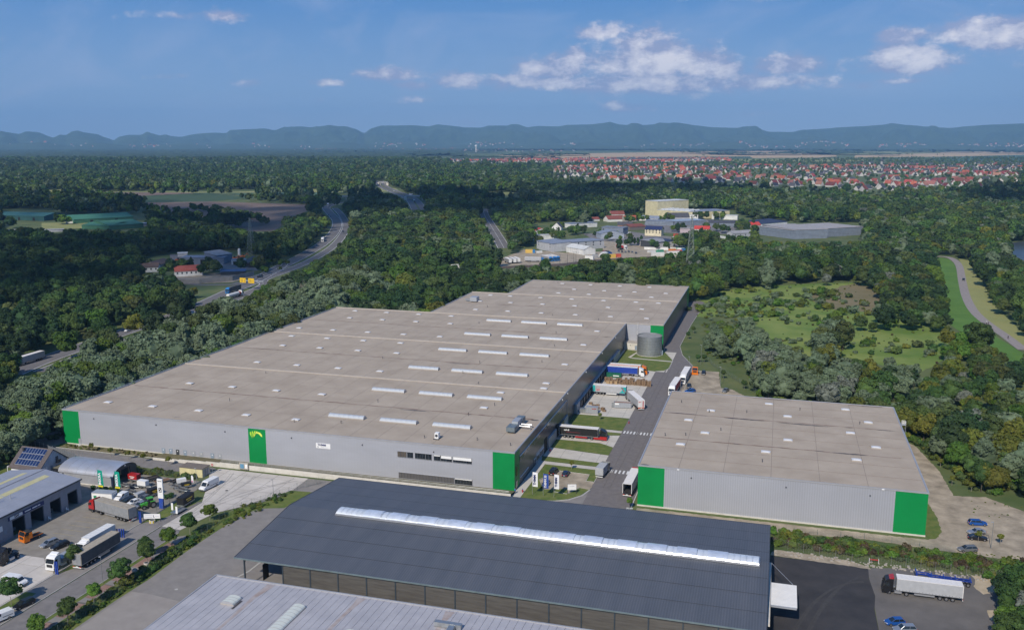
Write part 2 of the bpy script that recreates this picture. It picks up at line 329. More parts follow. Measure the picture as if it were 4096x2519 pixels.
# the access road between the warehouses
sheet('access_road', m_road, [(20.9, -6), (34.7, -8), (34.7, 10), (35.6, 60), (35.9, 150), (35.6, 168.5), (32.5, 178), (28.8, 189.2), (25.6, 208), (25.6, 262), (26.6, 300), (29.4, 334), (25, 345), (17.6, 345), (18.4, 200), (20, 194), (25.6, 177), (25.7, 161), (24, 156), (20.7, 154), (20.7, 7.4)], .008)
struct(MB().strip([(35.7, 60), (36.0, 150), (35.7, 168.5), (32.6, 178), (28.9, 189.2), (25.7, 208), (25.7, 262), (26.7, 300), (29.5, 334)], .22, 0, .1), 'kerb', m_kerb)
struct(MB().strip([(20.8, 31), (20.8, 27.3)], .2, 0, .1), 'kerb', m_kerb)
struct(MB().strip([(20.8, 24.5), (20.8, 14)], .2, 0, .1), 'kerb', m_kerb)
struct(MB().strip([(20.8, 7.4), (19.6, 2.6), (16.6, -1.6), (12.5, -3.9), (6, -4.9), (0, -5)], .45, 0, .1), 'kerb', m_kerb)
struct(MB().strip([(20.6, 154.3), (24, 156), (25.9, 161), (25.8, 177), (20.2, 194)], .22, 0, .1), 'kerb', m_kerb)
yards = [('dock_yard', [(.3, 81), (20.7, 81), (20.7, 153.8), (.3, 157)]), ('truck_pad', [(.3, 50.2), (15.6, 50.2), (20.7, 47), (20.7, 60), (17, 59), (.3, 59)]), ('driveway', [(.3, 32.3), (20.7, 30.8), (20.7, 38.6), (.3, 41.4)])]
for nm, pl in yards: slabs(nm, m_conc, M('pale_joint', (.27, .255, .23), .95), pl, 6, 6.2, .018)
gr = [[(1.1, 41.6), (20.6, 38.8), (20.7, 46.3), (18.5, 48.6), (15.6, 50), (1.1, 50)], [(1.1, 59.2), (17, 59.2), (20.6, 60.3), (20.6, 62.6), (1.1, 63.2)], [(1.1, 69), (5, 66.3), (20.5, 65.4), (20.7, 77.6), (19.5, 80), (17, 80.8), (1.1, 80.8)],
      [(3, 31.9), (1.2, 28), (20.7, 27.3), (20.7, 30.6)], [(2.9, 25), (20.7, 24.1), (20.7, 13.9), (18.3, 13.9), (18.2, 19.6), (8.3, 20.4), (4.5, 11.2), (7.5, 3.9), (14.5, 6.5), (15.2, 2.4), (17.5, 8.2), (20.6, 7.5), (19, 2.5), (16, -1.5), (12.3, -3.6), (6, -4.5), (2.9, -4.5)],
      [(1, 157.2), (20.5, 154.1), (24, 156.2), (25.5, 161), (25.5, 173.9), (7, 176), (4.6, 177.8), (7.2, 192), (1, 194)], [(6, 177.6), (25.5, 175.6), (25.3, 178), (20, 193.5), (8, 193.8)]]
for q in gr: sheet('lawn', m_grass, q, .03)
sheet('path', m_conc, [(.1, 63.3), (20.7, 62.8), (20.7, 65.2), (5, 66), (.1, 69)], .02)
sheet('path', m_conc, [(.1, 25.2), (20.7, 24.3), (20.7, 27), (1, 27.8), (.1, 32)], .02)
sheet('path', m_conc, [(.1, -4.5), (2.8, -4.5), (2.8, 25.1), (.1, 25.1)], .02)
sheet('path', m_conc, [(.1, 154), (25.6, 154), (25.6, 194), (.1, 194)], .012)
sheet('parking_lot', m_gravel, [(4.3, 10), (8.3, 20.4), (18.2, 19.6), (18.2, 13.9), (20.8, 13.8), (20.8, 7.5), (17.4, 8), (15, 2.2), (7.4, 3.9)], .022, .2)
for pts in ([(4.5, 11.2), (8.3, 20.4), (18.2, 19.6), (18.3, 13.9), (20.6, 13.9)], [(17.4, 8.1), (15, 2.4), (11, 3.1)]):
    struct(MB().strip(pts, .16, .02, .14), 'kerb', m_kerb)
for yc, x0, x1, n in ((64.3, 21.6, 34.4, 12), (24.6, 23.0, 34.0, 10)):
    for i in range(n):
        x = x0+(x1-x0)*i/(n-1); q = MB().box(x-.28, x+.28, yc-1.4, yc+1.4, .012, .02); q.build('crosswalk_stripe', m_paint, kind='structure')
struct(MB().box(34.35, 34.5, -2, 12, .012, .02), 'road_line', m_paint)
for i in range(2): struct(MB().box(33.2, 35, -3.2-i*1.1, -2.6-i*1.1, .012, .02), 'road_marking', m_paint)
sheet('parking_lot', m_gravel, [(36.1,161.1),(47.6,161.1),(50.2,133.7),(54.9,132.6),(59.9,124.7),(63.8,112.5),(33.3,103.7),(34.9,124.4)], .012, .4)
# right: gravel track and lots
sheet('gravel_track', m_gravel, [(36, -8.2), (72, -8.2), (95, -6.3), (112, -8), (128, -9), (170, -12), (175, 20), (140, 24), (130.7, 33.5), (122, 32), (121.5, 52), (117.5, 76), (112, 88), (110.7, 76), (113.4, 52), (113.5, 30), (115, 12), (110.8, -2.2), (36, -2.0)], .012, .35)
sheet('lawn', m_grass, [(110.6, -1.8), (112.6, -1.2), (114.8, 4), (115.2, 14), (113.6, 30), (110.7, 30)], .02, .3)
sheet('verge', m_land, [(36, -22), (72, -20), (110, -21), (150, -21.5), (190, -23), (190, -11), (128, -9.3), (112, -8.3), (95, -6.6), (72, -8.5), (36, -8.4)], .016)
sheet('sand_strip', m_gravel, [(72, -22.6), (73, -19), (90, -20.4), (95, -22.8), (95, -24), (90, -23.5)], .034, .3)
sheet('dark_yard', m_new, [(72, -22.9), (90.3, -23.4), (94.6, -23.4), (94.3, -29), (94.9, -37.6), (94.2, -44), (94.3, -75), (94.6, -120), (72, -120)], .03)
m_lot = M('truck_lot_asphalt', (.10, .092, .086), .92, col2=(.155, .142, .13), scale=.13, detail=11, vlo=.3, vhi=.7, bump=.3, bscale=5)
sheet('truck_lot', m_lot, [(94.4, -23.3), (104, -20.8), (117, -21), (126, -22.5), (126, -120), (94, -120)], .024)
sheet('sand_patch', m_sand, [(117.2,-20.4),(123.1,-20.8),(122.6,-26.9),(118.3,-30.1),(117.1,-26.5),(118.1,-22.9)], .03, .45)
sheet('sand_patch', m_sand, [(117.7,-37.6),(120.0,-36.7),(119.8,-39.4),(117.4,-42.3),(117.4,-39.8)], .03, .4)
# ---------------------------------------------------------------- far land
f_brown = M('ploughed_field', (.15, .105, .08), .95, col2=(.185, .13, .095), scale=.01, detail=10)
f_green = M('green_field', (.04, .075, .03), .95, col2=(.05, .09, .038), scale=.012, detail=8)
f_tan = M('stubble_field', (.42, .29, .15), .95, col2=(.50, .36, .20), scale=.004, detail=8)
f_pale = M('pale_field', (.20, .22, .07), .95, col2=(.28, .27, .10), scale=.01, detail=8)
f_teal = M('cabbage_field', (.05, .10, .06), .95, col2=(.06, .12, .07), scale=.01, detail=8)
m_mead = M('wild_meadow', (.095, .165, .022), .95, col2=(.20, .24, .055), scale=.03, detail=14, vlo=.38, vhi=.62)
m_mead2 = M('reed_meadow', (.15, .13, .06), .95, col2=(.19, .155, .085), scale=.05, detail=12)
sheet('field', f_brown, [(-981.7,1049.6),(-915.8,1125.6),(-632.3,1097.8),(-565.8,874.0),(-479.7,684.0),(-504.2,671.7),(-685.1,839.3)], .02)
sheet('field', f_brown, [(-1269.9,1296.9),(-1069.9,1355.0),(-962.1,1266.5),(-1033.1,1191.4),(-1179.7,1203.4)], .02)
sheet('field', f_green, [(-1111.6,1155.5),(-1021.0,1353.4),(-917.0,1279.6),(-843.8,1246.3),(-861.3,1118.2),(-994.3,1035.0)], .06)
sheet('field', f_teal, [(-956.2,1326.2),(-877.8,1426.8),(-791.8,1404.3),(-770.9,1267.5),(-829.2,1250.6)], .1)
sheet('field', f_pale, [(-1344.7,1324.3),(-990.7,1394.1),(-910.5,1519.7),(-736.5,1625.5),(-674.4,1502.2),(-870.0,1413.0),(-1052.7,1344.2)], .03)
sheet('field', f_pale, [(-1418.5,1302.9),(-1394.0,1379.3),(-1285.9,1292.3),(-1260.3,1208.5),(-1335.7,1216.1)], .07)
sheet('field', f_pale, [(-816.9,699.5),(-755.3,730.0),(-690.8,659.9),(-753.2,630.9)], .07)
sheet('field', f_pale, [(-478.2,1526.7),(-430.0,1524.9),(-399.1,1429.9),(-466.7,1410.3)], .07)
sheet('field', f_tan, [(-2024.8,6525.7),(-1125.7,8480.6),(-549.7,10285.8),(-13.4,9554.8),(-26.8,5633.6),(-688.4,5297.7),(-1400.0,5091.2)], .2)
sheet('field', f_tan, [(-438.5,9855.6),(594.9,10618.0),(420.9,6418.2),(269.8,5870.8),(-318.5,5548.9)], .4)
sheet('field', f_tan, [(739.3,9021.9),(2405.5,10256.9),(1826.5,7643.5),(1203.8,6645.4),(494.2,5935.9)], .4)
sheet('field', f_green, [(-1208.9,5600.7),(-146.0,6253.7),(-95.5,5469.8),(-1010.0,4692.8)], .6)
sheet('field', f_teal, [(967.8,6073.4),(1826.5,7643.5),(1295.8,5248.0),(821.4,4896.4)], .6)
sheet('field', f_pale, [(449.7,8293.1),(794.2,9789.2),(1695.4,10937.4),(1385.3,8564.7),(441.1,6808.8)], .8)
sheet('field', f_pale, [(-472.1,5092.9),(545.0,5655.7),(497.0,4802.2),(-348.4,4267.3)], .8)
sheet('meadow', m_mead, [(24.8,290.4),(25.9,385.2),(71.8,427.2),(122.3,456.2),(164.0,444.1),(165.5,331.3),(153.4,227.8),(140.0,198.0),(130.7,179.5),(106.8,205.3),(95.9,211.1),(89.9,200.4),(72.9,213.7),(56.2,299.5),(42.2,295.5),(30.6,292.1)], .0, 3)
sheet('meadow', m_mead2, [(85.2,381.1),(126.7,457.4),(134.7,435.6),(139.9,344.8),(112.9,329.8),(99.5,348.0)], .02, 5)
sheet('dike_slope', m_dike, [(200.2,625.9),(206.8,630.2),(212.2,622.2),(211.8,591.1),(202.5,513.4),(191.7,436.6),(181.8,350.1),(181.7,315.7),(181.9,274.3),(185.9,238.1),(179.4,208.7),(174.0,220.4),(172.4,265.2),(166.5,280.7),(163.4,312.9),(187.9,482.8)], .03)
sheet('dike_slope', f_pale, [(221.1,628.3),(227.2,618.3),(216.1,508.4),(203.8,398.7),(199.3,344.1),(197.4,289.6),(189.1,252.1),(188.4,289.3),(186.4,324.6),(186.8,363.0),(196.3,445.4),(209.1,533.9),(218.1,598.5)], .03)
sheet('lake', m_water, [(286.7,770.9),(310.9,802.1),(271.8,625.4),(272.2,661.5),(277.6,716.1)], .2)
def road(name, pts, wd, z, mat=None, lines=True, dash=False):
    r = struct(MB().strip(pts, wd, z), name, mat or m_asph)
    if lines:
        for sd in (-1, 1):
            P = [Vector(p) for p in pts]; Q = []
            for i, p in enumerate(P):
                d = (P[min(i+1, len(P)-1)]-P[max(i-1, 0)]).normalized(); Q.append((p.x-d.y*sd*(wd/2-.7), p.y+d.x*sd*(wd/2-.7)))
            MB().strip(Q, .35, z+.03).build('edge_line', m_paint, r)
    return r
def smooth_line(pts, n=6):
    P = [Vector(p) for p in pts]; out_ = []
    for i in range(len(P)-1):
        p0 = P[max(i-1, 0)]; p1 = P[i]; p2 = P[i+1]; p3 = P[min(i+2, len(P)-1)]
        for k in range(n):
            t = k/n; q = .5*((2*p1)+(p2-p0)*t+(2*p0-5*p1+4*p2-p3)*t*t+(3*p1-p0-3*p2+p3)*t**3); out_.append((q.x, q.y))
    out_.append((P[-1].x, P[-1].y)); return out_
m_hw = M('highway_asphalt', (.125, .118, .118), .9, col2=(.16, .15, .148), scale=.08, detail=10)
HW = smooth_line([(-249.7,70.1),(-255.2,93.1),(-259.2,123.1),(-264.5,171.6),(-267.7,212.4),(-275.4,253.2),(-286.3,297.9),(-294.8,338.5),(-309.4,388.2)]+[(-317.9,419.1),(-339.8,498.7),(-369.7,591.6),(-413.9,701.9),(-476.9,831.4),(-568.2,984.6),(-611.1,1065.5),(-638.1,1167.6)])
HW2 = smooth_line([(-239.8,77.5),(-246.2,123.8),(-247.5,160.5),(-258.1,219.6),(-266.1,272.2),(-278.4,327.0)]+[(-293.4,350.0),(-301.7,403.3),(-314.8,464.5),(-342.8,556.3),(-384.9,663.4),(-439.2,782.5),(-515.6,922.1),(-584.0,1036.9)])
road('highway', HW, 12.5, .05, m_hw); road('highway', HW2, 9.5, .07, m_hw)
LOOP = smooth_line([(-367.4,468.5),(-353.4,467.0),(-337.6,453.8),(-324.1,435.1),(-314.6,413.8),(-308.4,390.5),(-308.0,371.7),(-305.2,354.4)])
road('slip_road', LOOP, 6, .09, m_hw)
LOOP2 = smooth_line([(-346.8,318.9),(-323.7,315.5),(-312.4,318.7),(-302.2,323.7),(-303.2,333.6)]); road('side_road', LOOP2, 5, .05, m_asph, lines=False)
AB = smooth_line([(-927.4,1961.5),(-791.0,1684.2),(-677.1,1486.8),(-592.7,1345.9),(-527.4,1217.8),(-447.3,1041.9)])
road('motorway', AB, 24, .06, m_hw); struct(MB().strip(AB, 2.5, .2), 'median_strip', m_grass)
R3D = smooth_line([(-352.3,1091.9),(-348.4,1050.6),(-319.2,962.9),(-282.0,863.9),(-241.8,757.2),(-204.3,657.0),(-181.5,595.3)]); road('country_road', R3D, 13, .06, m_hw)
struct(MB().strip(R3D, .3, .1), 'road_line', m_paint)
DK = smooth_line([(198.8,635.2),(208.3,640.5),(215.3,629.0),(213.6,580.8),(200.4,486.5),(190.6,414.9),(184.9,356.7),(184.6,317.5),(186.6,282.1),(187.9,246.8)]); road('dike_road', DK, 5.5, .08, M('dike_asphalt', (.26, .23, .215), .9), lines=False)
m_rail_bed = M('railway_ballast', (.12, .10, .085), .95, scale=1)
YARD = [(-165.5,449.5),(-161.1,517.0),(-159.3,590.3)]+[(-163.6,588.1),(-115.2,574.5),(-89.3,591.0),(-52.2,620.5),(-5.8,571.8),(-51.8,550.2),(-84.6,517.0),(-103.3,489.2),(-120.4,485.7),(-133.3,480.5)]
sheet('freight_yard', m_gravel, YARD, .03)
RB_ = [(-179.6,399.5),(-159.3,439.3),(-146.3,459.2)]+[(-98.8,494.1),(-76.9,527.0),(-34.1,563.5)]
struct(MB().strip(RB_, 14, .06), 'railway_bed', m_rail_bed)
TRK = M('rail_steel', (.16, .11, .08), .6, .6)
for off in (-4.2, -2.7, 1.8, 3.3):
    Q_ = []
    for i, p in enumerate(RB_):
        d = (Vector(RB_[min(i+1, len(RB_)-1)])-Vector(RB_[max(i-1, 0)])).normalized(); Q_.append((p[0]-d.y*off, p[1]+d.x*off))
    struct(MB().strip(Q_, .18, .1, .25), 'rail', TRK)
sheet('industrial_ground', m_gravel, [(-103.5,688.7),(-56.3,648.8),(-14.5,660.9),(-5.8,571.8),(-29.4,564.9),(-67.2,554.0),(-88.7,609.9)], .02)
sheet('industrial_ground', m_asph, [(-137.8,751.7),(-89.7,792.3),(-71.5,770.9),(-34.3,744.0),(-17.3,713.7),(-16.6,660.3),(-54.9,639.2),(-70.9,605.6),(-91.8,638.5),(-128.1,729.0)], .01)
sheet('industrial_ground', m_asph, [(-94.0,929.8),(-17.3,987.8),(23.0,913.8),(21.0,797.7),(-8.8,776.2),(-51.7,789.9),(-85.5,851.2)], .01)
sheet('scrap_yard_ground', m_gravel, [(-365.0,346.0),(-343.0,375.6),(-315.8,374.0),(-308.7,362.3),(-307.8,332.3),(-331.7,317.2),(-345.6,319.3)], .02)
sheet('scrap_yard_ground', m_asph, [(-458.0,464.9),(-383.0,455.4),(-342.6,438.0),(-323.4,391.0),(-360.2,390.3),(-364.7,379.0),(-410.2,401.9)], .01)
sheet('depot_ground', m_gravel, [(-813.7,732.9),(-762.9,707.1),(-670.5,660.4),(-663.5,736.0),(-639.9,686.8),(-733.2,659.7)], .03)

# tyre marks worn into the yards
m_tyre = M('tyre_mark', (.355, .33, .30), .95, scale=1.5, var=.2); m_tyre2 = M('tyre_mark_dark', (.138, .125, .118), .95, scale=1.5, var=.2)
rt_ = random.Random(4)
tz = [0]
def tyre(p0, p1, p2, wd, z, mt):
    tz[0] += 1; z += tz[0]*.0007
    pts = [((1-t)**2*p0[0]+2*t*(1-t)*p1[0]+t*t*p2[0], (1-t)**2*p0[1]+2*t*(1-t)*p1[1]+t*t*p2[1]) for t in [i/12 for i in range(13)]]
    struct(MB().strip(pts, [wd*rt_.uniform(.5, 1.1) for _ in pts], z), 'tyre_mark', mt)
for k in range(6): a = rt_.uniform(-1.5, 1.5); b = rt_.uniform(-3, 3); tyre((-80+a, -44), (-80+b, -26), (-84+b*1.6, -9.5+a*.4), .28, .032, m_tyre); tyre((-79+a, -38), (-76+b, -22+a), (-66+a, -10+b*.5), .26, .033, m_tyre)
for k in range(5): a = rt_.uniform(-1, 1); tyre((19, 100+k*9+a), (12, 101+k*9), (3, 103+k*8.6), .24, .034, m_tyre)
for k, x in enumerate((24.2, 26.1, 29.8, 31.7)): tyre((x, 10), (x+.2, 80), (x+.6, 160), .5, .0135+.0005*k, m_tyre2)
for k in range(6): a = rt_.uniform(-2, 2); tyre((93, -30+a), (84+a, -34), (78+a, -60), .5, .036, M('grey_scuff', (.05, .048, .048), .9, scale=1))

# ---------------------------------------------------------------- building materials
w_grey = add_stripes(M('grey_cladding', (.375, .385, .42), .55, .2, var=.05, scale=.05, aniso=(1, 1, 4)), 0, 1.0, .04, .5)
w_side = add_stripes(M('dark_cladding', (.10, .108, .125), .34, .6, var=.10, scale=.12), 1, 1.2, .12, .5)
w_lite = M('light_panel', (.36, .38, .41), .5, .3, var=.05, scale=.3)
w_green = add_stripes(M('green_cladding', (.0, .235, .055), .5, .1, var=.06, scale=.2), 0, .35, .15, .5)
w_greens = M('green_side_cladding', (.0, .22, .045), .45, .1, var=.06, scale=.2)
m_roofb = M('roof_membrane', (.325, .268, .208), .92, col2=(.41, .345, .272), scale=.09, detail=14, vlo=.33, vhi=.67, bump=.15, bscale=3)
m_stain = M('roof_stain', (.20, .135, .10), .9, col2=(.31, .25, .20), scale=.25, detail=9, vlo=.4, vhi=.6)
m_seam = M('membrane_seam', (.21, .175, .15), .9, scale=1.5)
m_pud = M('puddle_silt', (.055, .048, .043), .45, scale=1, var=.3)
m_cop = M('metal_coping', (.42, .42, .43), .5, .4, var=.05)
m_copl = M('pale_coping', (.38, .345, .305), .7, var=.08)
m_dome = M('rooflight_plastic', (.60, .60, .60), .35, var=.04, obj=True, spec=.6)
m_vault = M('vault_plastic', (.44, .47, .50), .3, var=.05, obj=True, spec=.6)
m_alu = M('aluminium', (.50, .51, .53), .4, .7, var=.05)
m_glass = M('dark_window', (.02, .025, .03), .12, var=.3, scale=.6, spec=.8)
m_glassb = M('brown_window', (.10, .085, .07), .25, var=.2, scale=.8, spec=.6)
m_white = M('white_paint', (.74, .74, .73), .5, var=.04, obj=True)
m_black = M('black_opening', (.012, .012, .013), .7)
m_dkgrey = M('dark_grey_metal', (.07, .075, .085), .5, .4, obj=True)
m_galv = M('galvanised_steel', (.36, .38, .39), .45, .7, scale=1.2, var=.12)
m_bluegr = M('blue_grey_door', (.22, .27, .33), .5, var=.08)
m_wall = M('retaining_concrete', (.50, .475, .42), .9, col2=(.60, .57, .51), scale=.5, detail=9, bump=.1)
# rooflights (shared meshes)
dome_base = MB().box(-1.35, 1.35, -.95, .95, 0, .28).mesh('rooflight_kerb', m_copl)
dome_top = MB().add([(-1.3, -.9, .28), (1.3, -.9, .28), (1.3, .9, .28), (-1.3, .9, .28), (-.7, -.45, .5), (.7, -.45, .5), (.7, .45, .5), (-.7, .45, .5)], [(4, 5, 6, 7), (0, 1, 5, 4), (1, 2, 6, 5), (2, 3, 7, 6), (3, 0, 4, 7)]).mesh('dome', m_dome)
def arc(w_, h, n=7): return [(-w_/2*math.cos(math.pi*i/n), h*math.sin(math.pi*i/n)) for i in range(n+1)]
seg_w = 12.4/7
vault_seg = MB().yz([(y, z+.35) for y, z in arc(2.3, .75)], -seg_w/2+.05, seg_w/2-.05).mesh('vault_pane', m_vault)
vault_rib = MB().yz([(y, z+.35) for y, z in arc(2.38, .80)], -.05, .05).mesh('rib', m_alu)
vault_base = MB().box(-6.3, 6.3, -1.2, 1.2, 0, .36).mesh('rooflight_kerb', m_copl)
def dome(par, x, y, z):
    o = put(dome_base, 'rooflight', par, (x, y, z)); put(dome_top, 'dome', o)
def vault(par, x, y, z):
    o = put(vault_base, 'strip_rooflight', par, (x, y, z))
    for i in range(7): put(vault_seg, 'vault_pane', o, (-6.2+seg_w*(i+.5), 0, 0))
    for i in range(8): put(vault_rib, 'rib', o, (-6.2+seg_w*i, 0, 0))
def roof_bay(par, x0, x1, y0, y1, z, valley=True):
    ym = (y0+y1)/2; zv = z-.22 if valley else z
    q = MB().add([(x0, y0, z), (x1, y0, z), (x1, ym, zv), (x0, ym, zv), (x1, y1, z), (x0, y1, z)], [(0, 1, 2, 3), (3, 2, 4, 5)]).build('roof', m_roofb, par)
    def zz(y): return z-(z-zv)*(1-abs(y-ym)/(ym-y0))
    s = MB()
    x = x0+6
    while x < x1-1:
        for a, b in ((y0+.5, ym-.1), (ym+.1, y1-.5)): s.quad((x-.06, a, zz(a)+.012), (x+.06, a, zz(a)+.012), (x+.06, b, zz(b)+.012), (x-.06, b, zz(b)+.012))
        x += 9.0
    for yy in (y0+(ym-y0)*.5, ym+(y1-ym)*.5): s.quad((x0+.5, yy-.05, zz(yy)+.02), (x1-.5, yy-.05, zz(yy)+.02), (x1-.5, yy+.05, zz(yy)+.02), (x0+.5, yy+.05, zz(yy)+.02))
    s.build('seam', m_seam, q)
    st = MB(); xx = x0+2; top = []; bot = []
    while xx < x1-2:
        top.append((xx, ym+random.uniform(.15, .7), zv+.03)); bot.append((xx, ym-random.uniform(.15, .7), zv+.03)); xx += 2.5
    n = len(top); st.add(top+bot, [(n+i, n+i+1, i+1, i) for i in range(n-1)]); st.build('stain', m_stain, q)
    return q
def puddle(par, xa, xb, y, z, wmax=.9, tilt=0):
    n = 16; up = []; lo = []
    for i in range(n+1):
        t = i/n; e = math.sin(math.pi*t)**.6*wmax/2; x = xa+(xb-xa)*t
        up.append((x, y+tilt*(t-.5)+e*random.uniform(.4, 1.1), z)); lo.append((x, y+tilt*(t-.5)-e*random.uniform(.4, 1.1), z))
    MB().add(up+lo, [(n+1+i, n+2+i, i+1, i) for i in range(n)]).build('puddle', m_pud, par)
def vent_pipe(par, x, y, z, h=.9):
    MB().tube((0, 0, 0), (0, 0, h), .09).tube((0, 0, h), (0, 0, h+.08), .2).build('vent_pipe', m_dkgrey, par, loc=(x, y, z))
def coping(par, x0, x1, y0, y1, z, mat=None, w_=.4, h=.12):
    MB().box(x0, x1, y0, y1, z-.3, z+h).build('coping', mat or m_cop, par)
# ================================================================ main warehouse
HT = 11.8
mw = thing('warehouse', 'huge grey warehouse with flat brown roof, green corner strips and docks along its right side', 'warehouse', (0, 0, 0))
for a, b, mt, nm in ((-158, -151.5, w_green, 'green_wall'), (-151.5, -87.3, w_grey, 'wall'), (-87.3, -81.1, w_green, 'green_wall'), (-81.1, -6.6, w_grey, 'wall'), (-6.6, 0, w_green, 'green_wall')):
    MB().box(a, b, 0, .3, .25, HT).build(nm, mt, mw)
MB().box(-158.05, .05, -.06, .3, -.1, .25).build('plinth', m_wall, mw)
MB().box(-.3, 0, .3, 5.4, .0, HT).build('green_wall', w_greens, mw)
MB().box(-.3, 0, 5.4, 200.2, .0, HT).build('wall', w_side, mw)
MB().box(-158, -157.7, .3, 200.3, 0, HT).build('wall', w_grey, mw)
MB().box(-158, -104, 200.3, 200.6, 0, HT).build('wall', w_grey, mw)
MB().box(-.3, 11.9, 200.2, 200.5, 0, HT).build('wall', w_grey, mw)
MB().box(11.9, 18.3, 200.2, 200.5, 0, HT).build('green_wall', w_green, mw)
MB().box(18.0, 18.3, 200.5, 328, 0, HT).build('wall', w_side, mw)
MB().box(18.3, 18.36, 316, 327.9, 0, HT).build('green_wall', w_greens, mw)
MB().box(-104, -103.7, 200.6, 270, 0, HT).build('wall', w_grey, mw)
MB().box(-104, -82, 270, 270.3, 0, HT).build('wall', w_grey, mw)
MB().box(-82, -81.7, 270.3, 328, 0, HT).build('wall', w_grey, mw)
MB().box(-82, 18.3, 327.7, 328, 0, HT).build('wall', w_grey, mw)
ZR = HT-.06
for x0, x1, y0, y1 in ((-157.8, -.2, .2, 67.2), (-157.8, -.2, 67.2, 133.8), (-157.8, -.2, 133.8, 200.3), (-103.8, 18.1, 200.3, 270), (-81.8, 18.1, 270, 327.8)): roof_bay(mw, x0, x1, y0, y1, ZR)
for x0, x1, y in ((-157.9, -.1, 67.2), (-157.9, -.1, 133.8), (-103.9, 18.2, 270)): MB().box(x0, x1, y-.22, y+.22, ZR-.2, ZR+.42).build('fire_wall', m_copl, mw)
MB().box(-157.9, 18.2, 200.1, 200.55, ZR-.2, ZR+.42).build('fire_wall', m_copl, mw)
for c in ((-158.1, .1, -.08, .25), (-.25, .08, .25, 200.1), (-158.1, -157.75, .25, 200.1), (18.0, 18.38, 200.6, 328), (-104.1, -103.75, 200.6, 270), (-82.1, -81.75, 270.3, 327.7), (-82.1, 18.38, 327.7, 328.1)): coping(mw, *c, HT)
def grid_domes(par, xs, y, z=ZR-.12):
    for x in xs: dome(par, x, y, z)
grid_domes(mw, (-149, -131, -113, -95, -76.8), 11.4); grid_domes(mw, (-137.3, -119.3, -101.2, -83), 41); dome(mw, -22.6, 41.2, ZR-.15); dome(mw, -22.6, 60.7, ZR-.05)
for x in (-62, -43.8, -25.7): vault(mw, x, 18.4, ZR-.12); vault(mw, x, 52, ZR-.12)
grid_domes(mw, (-131.2, -113.2, -95, -77), 77.4); grid_domes(mw, (-137.3, -119.3, -101.2, -83.2), 108.2); grid_domes(mw, (-143.6, -125.5, -107.5, -89.4), 127.1); dome(mw, -10.1, 77.7, ZR-.08); dome(mw, -9.2, 70.4, ZR-.04); dome(mw, -10.1, 108.5, ZR-.14)
for x in (-62, -43.9, -25.7): vault(mw, x, 86.3, ZR-.12); vault(mw, x, 119.9, ZR-.12)
grid_domes(mw, (-149.6, -131.6, -113.6, -95.5, -77.4), 144.9); grid_domes(mw, (-137.7, -119.6, -101.5, -83.3), 175.1); grid_domes(mw, (-143.7, -125.6, -107.6, -89.6), 194); dome(mw, -10.2, 176.8, ZR-.1); dome(mw, -10.3, 146, ZR-.1)
for x in (-62, -43.9, -25.7): vault(mw, x, 153.8, ZR-.12); vault(mw, x, 187.8, ZR-.12)
grid_domes(mw, (-89.9, -77.9, -59.7, -41.4, -23, -4.7, 7.8), 262); grid_domes(mw, (-89.5, -71.6, -53.2, -35.1, -16.6, 1.7), 241); grid_domes(mw, (-83.6, -65.6, -47.4, -29.1, -10.7, 7.8), 215.4)
grid_domes(mw, (-59.7, -41.6, -23.1, -4.7), 317.3); grid_domes(mw, (-47.6, -29.1, -10.8, 7.7), 296.6); grid_domes(mw, (-53.6, -35.3, -17.1, 1.4), 280.8)
for xa, xb, y, wd in ((-128, -104, 3.0, .9), (-4.3, -1.2, 33.2, 1.2), (-50, -38.5, 32.5, .9), (-12, -4, .9, .8), (-21, -17, 28, .25), (-136, -130, 34, .5), (-148, -134, 101, .5), (-57, -46, 99, .7), (-38, -35, 99.5, .3), (-107, -101, 165, .4), (-16, -2, 199, .6), (-6, -1, 167, .8), (-78, -70, 235, .5), (-24, -10, 233, .5), (-66, -48, 300, .5), (-10, -2, 65.5, .7), (-76, -60, 198.8, .6)):
    puddle(mw, xa, xb, y, ZR-.19 if 20 < (y % 67) < 47 else ZR-.02, wd)
for x, y in ((-61, 12), (-60, 38), (-118, 62), (-85, 98), (-34, 70), (-45, 84), (-20, 110), (-44, 102), (-22, 140), (-28, 168), (-70, 180), (-80, 225), (-15, 205), (-40, 210), (-68, 300), (-14, 8), (-6, 20), (-30, 5.5), (-3, 6), (-110, 25), (-76, 9), (-20, 45), (-25, 32), (-63, 319)): vent_pipe(mw, x, y, ZR-.15)
# rail along the left roof edge
for y in range(1, 200, 3): MB().tube((-157.9, y, HT), (-157.9, y, HT+.5), .05).build('rail_post', m_alu, mw)
MB().tube((-157.9, 1, HT+.5), (-157.9, 199, HT+.5), .05).build('rail', m_alu, mw)
